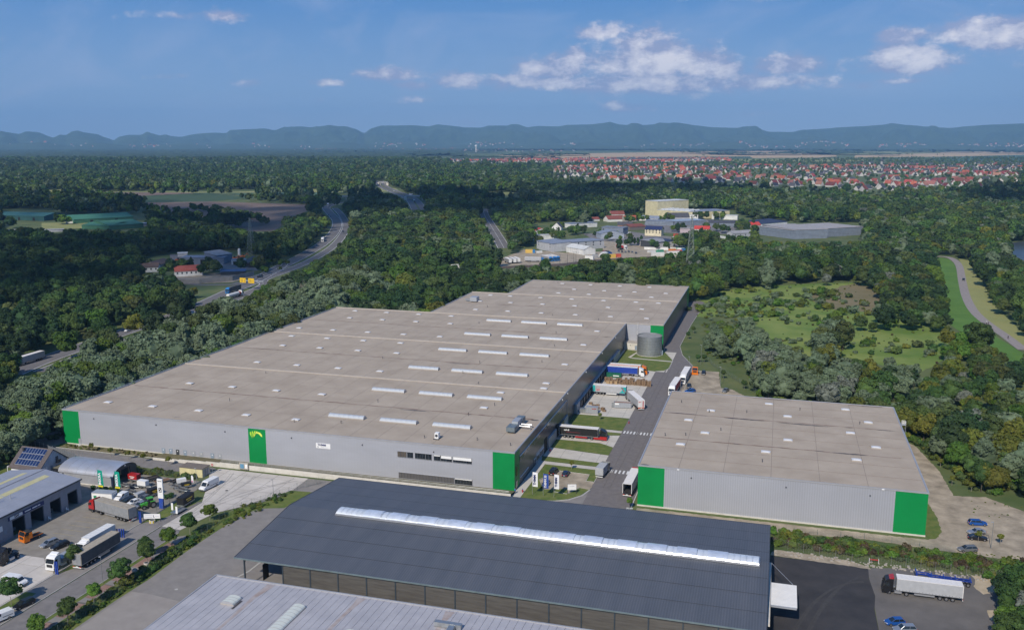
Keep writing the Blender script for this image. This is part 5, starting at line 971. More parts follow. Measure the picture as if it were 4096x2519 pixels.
def pylon(lab, xy, h, wb, arms, rz):
    t = thing('pylon', lab, 'pylon', xy, rz); m_py = M('pylon_steel', (.30, .33, .30), .6, .4)
    f = MB(); n_ = 10; lv = [0]+[h*(1-(1-i/n_)**1.35) for i in range(1, n_+1)]
    def hw(z): return (wb/2)*(1-z/h)**1.1+.45*(z/h)
    for i in range(n_):
        z0, z1 = h*i/n_, h*(i+1)/n_; a, b = hw(z0), hw(z1); C4 = [(-1, -1), (1, -1), (1, 1), (-1, 1)]
        for k in range(4):
            p, q = C4[k], C4[(k+1) % 4]; f.tube((p[0]*a, p[1]*a, z0), (p[0]*b, p[1]*b, z1), .13, n=4); f.tube((p[0]*a, p[1]*a, z0), (q[0]*b, q[1]*b, z1), .07, n=3); f.tube((q[0]*a, q[1]*a, z0), (p[0]*b, p[1]*b, z1), .07, n=3); f.tube((p[0]*b, p[1]*b, z1), (q[0]*b, q[1]*b, z1), .06, n=3)
    f.build('lattice_mast', m_py, t)
    for z, L_ in arms:
        k = MB()
        for s_ in (-1, 1): k.tube((0, -.4, z), (s_*L_, 0, z), .09, n=4).tube((0, .4, z), (s_*L_, 0, z), .09, n=4).tube((0, 0, z+1.2), (s_*L_, 0, z), .07, n=4)
        k.build('cross_arm', m_py, t)
        for s_ in (-1, 1): MB().tube((s_*L_, 0, z), (s_*L_, 0, z-1.6), .1, n=5).build('insulator', m_dkgrey, t)
    return t
P1 = (7.7,449.4); P2 = (-384.4,481.4)
d_ = Vector(P1)-Vector(P2); rz1 = math.atan2(d_.y, d_.x)+math.pi/2
pylon('tall lattice power pylon in the trees behind the warehouse', P1, 46, 7.5, ((43, 4), (38, 6.5), (33, 4.5)), rz1)
pylon('smaller lattice power pylon beside the highway slip road', P2, 33, 6, ((30, 5), (26, 3.5)), rz1)
wr = thing('power_line', 'thin power lines sagging between the pylons', 'cable'); nn = Vector((math.cos(rz1), math.sin(rz1)))
P0 = Vector(P2)-d_*1.0; P3 = Vector(P1)+Vector((d_.x*.9, d_.y*.9-60))
for (pa, za, pb, zb) in ((Vector(P2), 29, Vector(P1), 41), (P0, 29, Vector(P2), 29), (Vector(P1), 41, P3, 41)):
    for o_, dz in ((-6, -4), (6, -4), (-4, 1), (4, 1), (0, 4)):
        prev = None
        for i in range(17):
            t_i = i/16; p = pa.lerp(pb, t_i)+nn*o_; z = za+(zb-za)*t_i+dz-9*4*t_i*(1-t_i)*((pb-pa).length/400)
            if prev: pass
            q = (p.x, p.y, z)
            if i: seg.tube(prev, q, .055, n=3)
            else: seg = MB()
            prev = q
        seg.build('wire', m_dkgrey, wr)

# ---------------------------------------------------------------- trees
def leafmat(name, c1, c2, rnd=.3):
    m = M(name, c1, .75, col2=c2, scale=.5, detail=4, obj=True, rnd=rnd, spec=.25); return m
L_OAK = leafmat('oak_leaves', (.024, .058, .013), (.068, .122, .028))
L_DARK = leafmat('dark_leaves', (.013, .034, .012), (.032, .068, .021))
L_WIL = leafmat('willow_leaves', (.075, .112, .058), (.135, .180, .105), .15)
L_YEL = leafmat('yellowing_leaves', (.060, .088, .011), (.135, .150, .024))
L_LITE = leafmat('fresh_leaves', (.045, .098, .011), (.092, .155, .022))
L_OLIVE = leafmat('olive_leaves', (.038, .062, .017), (.080, .110, .032))
L_SIL = leafmat('silver_leaves', (.085, .10, .075), (.17, .19, .155), .12)
L_BRN = leafmat('brown_scrub', (.05, .038, .02), (.09, .07, .035))
BARK = M('bark', (.07, .058, .045), .9, scale=2, obj=True); BARKP = M('pale_bark', (.25, .22, .18), .9, scale=2, obj=True)
def crown_mesh(name, mat, seed, rx=4.6, z0=2.5, z1=12, nblob=34, nleaf=2200, ls=.5, lump=.36, shape='round', core=True):
    rs = np.random.RandomState(seed); cz = (z0+z1)/2; rz = (z1-z0)/2
    d = rs.normal(size=(nblob, 3)); d /= np.linalg.norm(d, axis=1)[:, None]; d[:, 2] = np.where(d[:, 2] < -.55, -d[:, 2], d[:, 2])
    rad = rs.uniform(.45, .85, nblob)[:, None]
    c = d*rad
    if shape == 'cone': k = 1-.75*np.clip((c[:, 2:3]+1)/2, 0, 1); c[:, :2] *= k*1.35
    if shape == 'tall': c[:, :2] *= 1
    c = c*np.array([rx, rx, rz])+np.array([0, 0, cz]); c[:, :2] += rs.normal(size=(nblob, 2))*rx*.07
    br = rx*lump*rs.uniform(.65, 1.15, nblob)
    if shape == 'cone': br *= (1.15-.8*np.clip((c[:, 2]-z0)/(z1-z0), 0, 1))
    w = br**2; w /= w.sum(); idx = rs.choice(nblob, nleaf, p=w)
    nd = rs.normal(size=(nleaf, 3)); nd /= np.linalg.norm(nd, axis=1)[:, None]
    out = c[idx]-np.array([0, 0, cz]); out /= (np.linalg.norm(out, axis=1)[:, None]+1e-6)
    nd = nd+out*.75+np.array([0, 0, .25]); nd /= np.linalg.norm(nd, axis=1)[:, None]
    p = c[idx]+nd*(br[idx]*rs.uniform(.75, 1.08, nleaf))[:, None]*np.array([1, 1, .85])
    nn = nd+rs.normal(size=(nleaf, 3))*.45; nn /= np.linalg.norm(nn, axis=1)[:, None]
    t = np.cross(nn, rs.normal(size=(nleaf, 3))); t /= np.linalg.norm(t, axis=1)[:, None]; b = np.cross(nn, t)
    s = (ls*rs.uniform(.6, 1.4, nleaf))[:, None]; b2 = b*rs.uniform(.5, .9, nleaf)[:, None]
    V = np.stack([p-t*s, p-b2*s, p+t*s, p+b2*s], 1).reshape(-1, 3); F = np.arange(nleaf*4).reshape(-1, 4)
    me = bpy.data.meshes.new(name)
    vv, ff = [V], [F]; k = len(V)
    if core:
        bm = bmesh.new(); bmesh.ops.create_icosphere(bm, subdivisions=2, radius=1)
        for v in bm.verts:
            q = v.co; n_ = noise.noise(q*2.1+Vector((seed, 0, 0)))*.28; f_ = .70+n_; 
            kk = 1-.6*(q.z+1)/2 if shape == 'cone' else 1
            v.co = Vector((q.x*rx*f_*kk, q.y*rx*f_*kk, cz+q.z*rz*f_))
        cv = np.array([v.co[:] for v in bm.verts]); cf = [[v.index for v in f.verts] for f in bm.faces]; bm.free()
        me.from_pydata(np.concatenate([V, cv]).tolist(), [], F.tolist()+[[i+k for i in f] for f in cf])
    else: me.from_pydata(V.tolist(), [], F.tolist())
    me.materials.append(mat); me.update(); return me
def trunk_mesh(name, h, r, seed, mat, nb=5, spread=2.6):
    rr_ = random.Random(seed); b = MB(); b.tube((0, 0, -.3), (.1, 0, h*.5), r, r*.7, 6).tube((.1, 0, h*.5), (rr_.uniform(-.4, .4), rr_.uniform(-.4, .4), h), r*.7, r*.25, 5)
    for i in range(nb):
        a = i*2*math.pi/nb+rr_.uniform(-.4, .4); z = h*rr_.uniform(.35, .7); b.tube((.05, 0, z), (math.cos(a)*spread, math.sin(a)*spread, z+h*rr_.uniform(.15, .35)), r*.4, r*.12, 4)
    return b.mesh(name, mat)
# kinds: name, leaf, (rx, z0, z1), lump, shape, near leaf size
KINDS = [('broadleaf_tree', L_OAK, (4.9, 2.2, 12.5), .36, 'round', 'dark green broadleaf tree'), ('broadleaf_tree', L_DARK, (4.6, 2.0, 13), .34, 'round', 'very dark green dense tree'),
         ('willow_tree', L_WIL, (5.4, 1.4, 12), .30, 'round', 'grey-green willow with soft rounded crown'), ('broadleaf_tree', L_YEL, (4.3, 1.8, 10.5), .38, 'round', 'yellowish green tree'),
         ('broadleaf_tree', L_LITE, (4.5, 1.6, 11), .37, 'round', 'fresh green leafy tree'), ('broadleaf_tree', L_OLIVE, (4.8, 2.0, 12), .34, 'round', 'olive green broadleaf tree'),
         ('poplar_tree', L_WIL, (3.0, 2.0, 15), .42, 'tall', 'tall narrow pale poplar'), ('conifer_tree', L_DARK, (3.2, 1.0, 14), .36, 'cone', 'dark pointed conifer'), ('silver_poplar', L_SIL, (4.8, 1.6, 12), .30, 'round', 'silvery white-leaved poplar')]
NEAR = []; MID = []; FAR = []
for i, (nm, lf, (rx, z0, z1), lump, shp, lab) in enumerate(KINDS):
    NEAR.append([(crown_mesh('crown', lf, 10*i+v, rx, z0, z1, 38, 3400, .33, lump, shp), trunk_mesh('trunk', z1*.8, .26, i*3+v, BARK)) for v in range(2)])
    MID.append([crown_mesh('crown_mid', lf, 100+10*i+v, rx, z0, z1, 26, 900, .62, lump, shp) for v in range(2)])
    FAR.append(crown_mesh('crown_far', lf, 200+i, rx*1.0, z0*.7, z1, 16, 260, 1.15, lump, shp))
BUSH = [crown_mesh('bush_crown', mt, 300+i, 1.5, .0, 2.0, 12, 420, .2, .42) for i, mt in enumerate((L_OAK, L_LITE, L_OLIVE, L_BRN, L_WIL, L_YEL))]
# sight lines to keep open (ground outlines of roads, clearings, buildings)
def seg_poly(pts, wd):
    b = MB().strip(pts, wd, 0); n = len(pts); return [(v[0], v[1]) for v in b.v[:n]]+[(v[0], v[1]) for v in b.v[n:2*n]][::-1]
SITE = [(-161, -9), (-161, 204), (-107, 204), (-107, 273), (-85, 273), (-85, 331), (15, 331), (17, 348), (27, 348), (33, 338), (30, 260), (38, 200), (60, 165), (66, 120), (114, 90), (122, 55), (128, 36), (180, 22), (190, -200), (-140, -200), (-158, -60), (-158, -12)]
CLEAR = [(SITE, 0)]
# (outline, how strictly the view of it stays open: 1 = trees must not rise in front of it)
VIS = [(seg_poly(HW[:31:3], 18), .88), (seg_poly(HW[30::2], 20), 1), (seg_poly(HW2[30::2], 12), .97), (seg_poly(LOOP, 9), 1), (seg_poly(AB, 34), 1), (seg_poly(R3D, 16), 1), (seg_poly(DK, 12), 1), (seg_poly(LOOP2, 9), .4),
       ([(-981.7,1049.6),(-915.8,1125.6),(-632.3,1097.8),(-565.8,874.0),(-479.7,684.0),(-504.2,671.7),(-685.1,839.3)], .97), ([(-1292.3,1322.9),(-727.8,1628.0),(-662.1,1473.4),(-791.8,1404.3),(-793.6,1137.8),(-994.3,1035.0)], .8), ([(-1418.5,1302.9),(-1394.0,1379.3),(-1285.9,1292.3),(-1260.3,1208.5),(-1335.7,1216.1)], 1), ([(-816.9,699.5),(-755.3,730.0),(-690.8,659.9),(-753.2,630.9)], 1), ([(-478.2,1526.7),(-430.0,1524.9),(-399.1,1429.9),(-466.7,1410.3)], 1),
       ([(-890.9,817.3),(-784.9,848.1),(-681.7,738.7),(-639.5,653.2),(-744.9,661.0),(-821.1,638.8),(-1051.7,870.6),(-981.3,918.4)], 1),
       ([(-461.7,426.6),(-458.7,477.8),(-425.3,494.2),(-406.9,499.6),(-354.4,457.7),(-322.2,401.3),(-330.9,388.9),(-313.4,370.1),(-310.7,331.5),(-340.3,314.7),(-366.5,350.1),(-406.1,357.3)], .985),
       ([(-164.0,450.0),(-161.1,517.0),(-159.3,590.3)]+[(-163.6,588.1),(-160.8,618.5),(-225.1,858.0),(-208.9,896.5),(-186.1,886.0),(-148.7,803.3),(-166.4,944.5),(-121.5,1056.5),(-26.1,1105.9),(11.9,1095.2),(33.3,1002.5),(88.8,965.8),(86.6,767.1),(21.6,785.0),(3.4,708.5),(-14.5,660.9),(-9.3,587.6),(-62.5,555.3),(-96.2,491.2),(-133.3,480.5)], .95), ([(46.7,947.7),(169.7,983.4),(154.3,760.0),(52.0,723.6)], 1), ([(-121.2,1168.0),(9.0,1160.8),(17.1,987.0),(-97.5,995.4)], 1),
       ([(-202.8,459.6),(-176.0,480.4),(-161.3,438.7),(-186.9,419.6)], .9), ([(25.5,323.5),(36.7,388.3),(71.8,425.3),(122.6,460.5),(131.7,415.9),(135.5,347.9),(100.3,312.4),(88.9,271.3),(91.8,200.9),(78.7,215.4),(68.4,259.5),(47.8,277.6),(31.4,281.8)], .985), ([(108.4,259.9),(132.8,278.2),(155.5,279.1),(150.5,226.9),(139.7,202.0),(119.3,202.0),(105.8,218.6)], .985), ([(96.9,227.3),(109.8,223.4),(108.4,204.9),(98.9,205.6)], .9),
       ([(201.3,628.6),(213.8,632.2),(211.6,585.6),(201.3,504.0),(189.7,421.7),(182.8,356.1),(182.3,323.4),(167.3,285.4),(163.4,312.9),(189.0,483.2)], 1), ([(221.1,628.3),(227.2,618.3),(217.2,526.8),(203.4,411.8),(197.9,354.8),(197.4,289.6),(181.0,215.7),(175.5,227.8),(180.9,289.3),(182.6,339.3),(193.9,437.3)], 1), ([(286.8,778.8),(327.6,806.9),(285.7,629.5),(269.4,648.4)], 1),
       ([(-2505.8,8080.0),(-1342.0,10055.8),(3549.1,12537.8),(1473.1,4888.6),(396.0,4483.3),(-653.1,5040.3),(-1331.7,4843.3)], .98), ([(-820.8,3434.7),(-310.7,3864.3),(114.2,5019.1),(1551.5,6401.9),(638.0,2278.7),(345.0,1884.1),(217.6,1728.7),(-102.2,2063.8),(-304.9,2053.4),(-533.6,2202.1)], .93), ([(-1784.2,4712.0),(-748.4,5734.3),(-245.6,5570.1),(-171.8,4229.4),(-1110.6,3632.2),(-1463.6,3854.5)], .8),
       ([(-315.3,351.5),(-293.5,353.4),(-264.8,305.6),(-292.4,316.6)], 1), ([(-484.2,1372.2),(-427.4,1540.3),(-382.8,1380.4),(-464.8,1315.5)], .8), ([(-741.9,1359.0),(-717.5,1366.0),(-639.5,1205.8),(-662.8,1199.0)], 1)]
VIS += [([(-259.2,79.8),(-269.9,113.1),(-248.6,91.0),(-249.6,74.7)], 1), ([(-268.7,208.3),(-287.7,256.1),(-269.8,236.4),(-265.5,209.2)], 1), ([(-263.6,171.9),(-268.4,185.0),(-261.4,177.3),(-261.2,170.2)], 1), ([(-280.6,279.6),(-295.5,323.6),(-268.0,283.2),(-268.7,267.8)], 1)]
VIS = [(p, k, min(q[0] for q in p), max(q[0] for q in p), min(q[1] for q in p), max(q[1] for q in p)) for p, k in VIS]
LOWVEG = [([(-355.1,406.8),(-386.4,556.2),(-422.7,675.4),(-590.9,1031.7),(-651.1,1226.3),(-378.3,688.3),(-270.5,431.3),(-267.2,382.7),(-259.0,302.5)], .75)]
def blocked(x, y, h, rng):
    if inside((x, y), SITE): return True
    for z in (0, .5*h, .97*h):
        k = 100.0/(100.0-z); qx = CAM[0]+(x-CAM[0])*k; qy = CAM[1]+(y-CAM[1])*k
        if z and inside((qx, qy), SITE) and not (qy > 60 and qx < 140 and (x < -163 or y > 333)): pass
        for p, s_, x0, x1, y0, y1 in VIS:
            if x0 < qx < x1 and y0 < qy < y1 and inside((qx, qy), p) and (z == 0 or rng.random() < s_): return True
    return False
rng = random.Random(5)
ca, sa = math.cos(a_), math.sin(a_)
def view(x, y):
    dx, dy = x-CAM[0], y-CAM[1]; return dx*ca+dy*sa, -dx*sa+dy*ca            # right, forward
NOISE = lambda x, y, s, o=0: noise.noise(Vector((x*s+o, y*s-o, o*1.7)))
def kind_at(x, y, rt, fw):
    n1_ = NOISE(x, y, .012, 3.1); n2_ = NOISE(x, y, .045, 7.7); r_ = rng.random()
    az_ = rt/fw
    belt = x < -160 and fw < 620 and y < 330
    if belt and x > -215: return 2 if r_ < .62 else (6 if r_ < .68 else (5 if r_ < .8 else 4))
    if fw < 480 and x > 100 and y < 340: w_ = (.26, .10, .16, .17, .16, .11, .0, .01, .03)
    elif x > 30 and 330 > y > 90 and x < 110: w_ = (.0, .02, .78, .03, .02, .1, .0, .0, .05)
    elif az_ < -.05 and 560 < fw < 1050: w_ = (.42, .38, .02, .03, .04, .08, .0, .03, .0)
    else: w_ = (.33, .26, .08, .03, .13, .14, .01, .02, .01) if az_ < .08 else (.30, .20, .07, .09, .14, .16, .01, .02, .01)
    r_ = (r_+n1_*.35+n2_*.35) % 1.0; s_ = 0
    for i, q in enumerate(w_):
        s_ += q
        if r_ < s_: return i
    return 0
cands = []
def scatter(f0, f1, area, hs, jit=1.0):
    step = math.sqrt(area); f = f0
    while f < f1:
        r = -.62*f-20
        while r < .60*f+25:
            rr_, ff_ = r+rng.uniform(-.5, .5)*step*jit, f+rng.uniform(-.5, .5)*step*jit
            x = CAM[0]+rr_*ca-ff_*sa; y = CAM[1]+rr_*sa+ff_*ca; r += step
            k = kind_at(x, y, rr_, ff_); sc = (1.2 if -215 < x < -161 and y < 330 else .8 if x > 100 and 90 < y < 430 else 1.0)*hs*rng.choice((rng.uniform(.45, .8), rng.uniform(.8, 1.15), rng.uniform(.9, 1.4)))*(1+.18*NOISE(x, y, .02, 9))
            if blocked(x, y, KINDS[k][2][2]*sc, rng): continue
            cands.append((ff_, rr_, x, y, k, sc))
        f += step
scatter(205, 420, 42, .88); scatter(420, 900, 52, .98); scatter(900, 1600, 85, 1.15); scatter(1600, 2900, 150, 1.35); scatter(2900, 4700, 330, 1.75)
# single trees read off the photograph: position, kind, size
def near_ok(c): return True
cands.sort(key=lambda c: c[0]*c[0]+c[1]*c[1])

# trees near enough to count: 300 objects; the woods behind them: one object of foliage instances
def in_view(c):
    ff, rr_, x, y, k, sc = c
    if abs(rr_) > .575*ff: return False
    if -159 < x < 19 and 328 < y < 345: return False
    return True
vis = [c for c in cands if in_view(c)]
def hidden_by_building(c):
    x, y = c[2], c[3]; zt = KINDS[c[4]][2][2]*c[5]*.8                       # does the sight line to the top pass through the big roof?
    for t in (.3, .45, .6, .75, .9, .97):
        qx = CAM[0]+(x-CAM[0])*t; qy = CAM[1]+(y-CAM[1])*t; z = 100+(zt-100)*t
        if z < 11.8 and ((-158 < qx < 0 and 0 < qy < 200) or (-104 < qx < 18 and 200 < qy < 270) or (-82 < qx < 18 and 270 < qy < 328) or (36 < qx < 110 and 0 < qy < 80)): return True
    return False
single = []; rest = []
for c in cands:
    if len(single) < 270 and in_view(c) and not hidden_by_building(c): single.append(c)
    else: rest.append(c)
def area_name(x, y):
    if x < -230: return ('beyond the highway', 'trees beyond the highway')
    if x < -155: return ('left of the warehouse', 'trees beside the warehouse')
    if y < 120: return ('in the right-hand thicket', 'trees in the right-hand thicket')
    if x < 110: return ('by the access road', 'trees along the access road')
    return ('around the wild meadow', 'trees around the meadow')
protos = {}
def tree_obj(name, crown, trunk, x, y, sc, label, group, cat='tree'):
    t = thing(name, label, cat, (x, y, 0), rng.uniform(0, 6.28), group); t.scale = (sc*rng.uniform(.9, 1.12), sc*rng.uniform(.9, 1.12), sc)
    put(trunk, 'trunk', t); put(crown, 'crown', t); return t
for ff, rr_, x, y, k, sc in single:
    a, g = area_name(x, y); v = rng.randrange(2)
    a += (', at its front end' if y < 30 else ', in its front third' if y < 70 else ', before its middle' if y < 105 else ', halfway along' if y < 150 else ', near its far end' if y < 230 else ', beyond its far end') if x < -155 else (', nearest the gravel lot' if y < 60 else ', right at the smaller warehouse' if x < 140 else ', farther right') if y < 120 else (', by the lamp posts' if y < 180 else ', by the bend' if y < 230 else ', behind the bend') if x < 110 else (', near side' if y < 200 else ', middle' if y < 300 else ', far side')
    sz = 'small ' if sc < .8*(.9 if ff < 420 else 1) else 'large ' if sc > 1.0*(.9 if ff < 420 else 1) else ''
    tree_obj(KINDS[k][0], NEAR[k][v][0], NEAR[k][v][1], x, y, sc, sz+KINDS[k][5].replace(' with soft rounded crown', '')+' '+a, g+', '+sz+KINDS[k][5])
def instancer(name, objs, pts, label=None):
    """pts: (x, y, z, index, scale, rotation)"""
    col = bpy.data.collections.new(name+'_sources')
    for i, o in enumerate(objs): o.name = 'src_%03d_%s' % (i, name); col.objects.link(o)
    me = bpy.data.meshes.new(name); A = np.array(pts, dtype=np.float64)
    me.vertices.add(len(A)); me.vertices.foreach_set('co', A[:, :3].astype(np.float32).ravel())
    at = me.attributes.new('idx', 'INT', 'POINT'); at.data.foreach_set('value', A[:, 3].astype(np.int32))
    at = me.attributes.new('scl', 'FLOAT', 'POINT'); at.data.foreach_set('value', A[:, 4].astype(np.float32))
    at = me.attributes.new('rot', 'FLOAT', 'POINT'); at.data.foreach_set('value', A[:, 5].astype(np.float32))
    o = bpy.data.objects.new(name, me); COL.objects.link(o); o['kind'] = 'stuff'
    if label: o['label'] = label
    g = bpy.data.node_groups.new(name, 'GeometryNodeTree'); g.interface.new_socket('Geometry', in_out='INPUT', socket_type='NodeSocketGeometry'); g.interface.new_socket('Geometry', in_out='OUTPUT', socket_type='NodeSocketGeometry')
    n = g.nodes; l = g.links; gi = n.new('NodeGroupInput'); go = n.new('NodeGroupOutput'); ip = n.new('GeometryNodeInstanceOnPoints'); ci = n.new('GeometryNodeCollectionInfo')
    ci.inputs['Collection'].default_value = col; ci.inputs['Separate Children'].default_value = True; ci.inputs['Reset Children'].default_value = True
    def attr(nm, ty):
        q = n.new('GeometryNodeInputNamedAttribute'); q.data_type = ty; q.inputs['Name'].default_value = nm; return q.outputs['Attribute']
    l.new(gi.outputs[0], ip.inputs['Points']); l.new(ci.outputs[0], ip.inputs['Instance']); ip.inputs['Pick Instance'].default_value = True
    l.new(attr('idx', 'INT'), ip.inputs['Instance Index']); l.new(attr('scl', 'FLOAT'), ip.inputs['Scale'])
    cx = n.new('ShaderNodeCombineXYZ'); l.new(attr('rot', 'FLOAT'), cx.inputs[2]); l.new(cx.outputs[0], ip.inputs['Rotation']); l.new(ip.outputs[0], go.inputs[0])
    md = o.modifiers.new('spread', 'NODES'); md.node_group = g; return o
def srcobj(me): return bpy.data.objects.new('src', me)
near_src = [srcobj(NEAR[k][v][0]) for k in range(len(KINDS)) for v in range(2)]
mid_src = [srcobj(MID[k][v]) for k in range(len(KINDS)) for v in range(2)]
far_src = [srcobj(FAR[k]) for k in range(len(KINDS))]
pn, pm, pf = [], [], []
for ff, rr_, x, y, k, sc in rest:
    if ff < 700: pn.append((x, y, 0, k*2+rng.randrange(2), sc, rng.uniform(0, 6.28)))
    elif ff < 1300: pm.append((x, y, 0, k*2+rng.randrange(2), sc, rng.uniform(0, 6.28)))
    else: pf.append((x, y, 0, k, sc, rng.uniform(0, 6.28)))
print('TREES', len(single), len(pn), len(pm), len(pf))
instancer('near_woodland', near_src, pn); instancer('middle_woodland', mid_src, pm); instancer('far_woodland', far_src, pf)
# bushes: undergrowth along the wood edges and verges
bush_src = [srcobj(m) for m in BUSH]; pb = []
def bushes(poly, n, s0, s1, kinds=(0, 1, 2, 3, 4, 5)):
    xs = [p[0] for p in poly]; ys = [p[1] for p in poly]; k = 0; t = 0
    while k < n and t < n*20:
        t += 1; x = rng.uniform(min(xs), max(xs)); y = rng.uniform(min(ys), max(ys))
        if inside((x, y), poly): pb.append((x, y, -.1, rng.choice(kinds), rng.uniform(s0, s1), rng.uniform(0, 6.28))); k += 1
bushes([(-72, -52), (-67.2, -52), (-61, -22), (-62.5, -17), (-70.6, -33)], 110, .12, .5, (0, 1, 2, 5)); bushes([(-71.9, -110), (-67.9, -110), (-67.9, -52), (-71.9, -52)], 420, .1, .42, (0, 1, 2, 5)); bushes([(-71, -78), (-68.2, -78), (-68.2, -54), (-71, -54)], 60, .45, .8, (0, 1))
bushes([(124, 18), (150, 12), (150, 30), (126, 30)], 60, .08, .2, (1, 5)); bushes([(118, -9), (135, -9), (135, -6), (118, -7)], 30, .08, .18, (1, 5))
bushes([(-140, -18), (-96, -18), (-96, -15), (-140, -15)], 90, .35, .8, (1, 2, 5)); bushes([(-156, -4), (-120, -4), (-120, -1), (-156, -1)], 60, .12, .3, (3, 5))
bushes([(72, -17), (110, -18.5), (160, -19), (160, -12), (110, -11), (72, -9)], 330, .4, 1.0, (0, 1, 2, 5, 3, 1)); bushes([(125, -30), (150, -26), (150, -20), (118, -20)], 60, .5, 1.0)
bushes([(112, 82), (118, 78), (123, 55), (128, 38), (150, 30), (175, 26), (180, 60), (150, 80), (120, 110)], 420, .5, 1.3, (0, 1, 2, 5))
bushes([(-161, 0), (-166, 0), (-172, 200), (-163, 205)], 140, .5, 1.0, (0, 1, 2, 4)); bushes([(-176, -4), (-230, -8), (-230, 20), (-178, 30)], 120, .5, 1.2, (0, 1, 2)); bushes([(38, 200), (31, 262), (34, 330), (50, 340), (60, 250), (62, 175), (45, 176)], 160, .3, .9, (1, 2, 4, 5))
bushes([(24.8,290.4),(25.9,385.2),(71.8,427.2),(122.3,456.2),(164.0,444.1),(165.5,331.3),(153.4,227.8),(140.0,198.0),(130.7,179.5),(106.8,205.3),(95.9,211.1),(89.9,200.4),(72.9,213.7),(56.2,299.5),(42.2,295.5),(30.6,292.1)], 260, .15, .5, (1, 2, 4, 5, 4, 3))
for cx0, cy0, rr0, n0, s0 in [(*(36.2,314.7), 14, 26, 1.9), (*(52.5,334.3), 16, 22, 1.6), (*(67.0,362.3), 20, 24, 1.7), (*(97.0,384.5), 8, 6, 2.6), (*(97.7,332.6), 22, 30, 2.2), (*(112.8,367.5), 12, 12, 1.8), (*(79.3,293.1), 18, 26, 1.8), (*(74.7,399.3), 24, 20, 1.6), (*(118.7,236.8), 12, 14, 1.6), (*(132.9,226.4), 14, 16, 1.9), (*(84.8,226.9), 12, 18, 1.8)]:
    for _ in range(n0): pb.append((cx0+rng.gauss(0, rr0), cy0+rng.gauss(0, rr0*.6), -.2, rng.choice((0, 1, 2, 4, 4, 5)), s0*rng.uniform(.3, 1.1), rng.uniform(0, 6.28)))
bushes([(60, 165), (66, 120), (114, 92), (120, 100), (90, 150), (66, 180)], 220, .5, 1.2, (0, 1, 2, 5)); bushes([(-107, 204), (-85, 273), (-90, 330), (-130, 330), (-150, 210)], 200, .5, 1.3, (0, 1, 2))
bushes([(-92, 332), (15, 332), (25, 350), (-92, 350)], 180, .6, 1.4, (0, 1, 2, 4))
instancer('undergrowth', bush_src, pb)
# trees in the gardens and yards of the industrial estate and the hamlet
pg = []
for lst, n_, s0, s1 in (([(-177.8,780.6), (-154.0,734.1), (-144.6,736.8), (-140.2,751.0), (-155.0,846.4), (-151.3,686.3), (-168.9,698.9)], 34, .55, .9), ([(-103.9,729.9), (-117.7,732.0)], 10, .4, .6), ([(-87.3,682.2), (-80.9,678.5), (-68.8,645.2), (-65.1,656.5), (-78.5,612.8), (-38.1,629.4), (-33.0,626.1)], 20, .5, .85), ([(-17.2,645.2), (-6.6,633.7), (-4.9,674.0), (-2.1,706.9), (4.9,687.3)], 40, .8, 1.2), ([(-149.5,949.4), (-109.3,899.9), (-107.3,961.7), (-92.8,921.5), (-70.4,945.4), (-28.6,984.5), (-6.1,991.1)], 46, .55, .9), ([(-43.5,805.7), (-5.2,823.8), (11.9,808.3), (25.7,853.9), (32.6,870.5), (37.5,802.6)], 40, .5, .9), ([(-168.1,616.3), (-175.7,656.5), (-162.3,628.3)], 24, .7, 1.1), ([(-404.7,367.4), (-409.7,375.9), (-369.0,368.1), (-371.3,348.7), (-352.1,368.2), (-330.9,388.9), (-347.2,355.7)], 26, .55, 1.0), ([(-340.6,438.6), (-326.3,420.9), (-310.9,384.9)], 26, .35, .5), ([(-366.9,504.5), (-349.6,496.3), (-368.5,545.9)], 26, .7, 1.1), ([(-787.7,626.4), (-772.9,685.0), (-910.8,831.3), (-977.1,878.5)], 12, .8, 1.2)):
    for _ in range(n_):
        p = rng.choice(lst); k = rng.choice((0, 1, 4, 5, 7)); pg.append((p[0]+rng.gauss(0, 5), p[1]+rng.gauss(0, 6), 0, k*2+rng.randrange(2), rng.uniform(s0, s1), rng.uniform(0, 6.28)))
instancer('garden_trees', [srcobj(MID[k][v]) for k in range(len(KINDS)) for v in range(2)], pg)

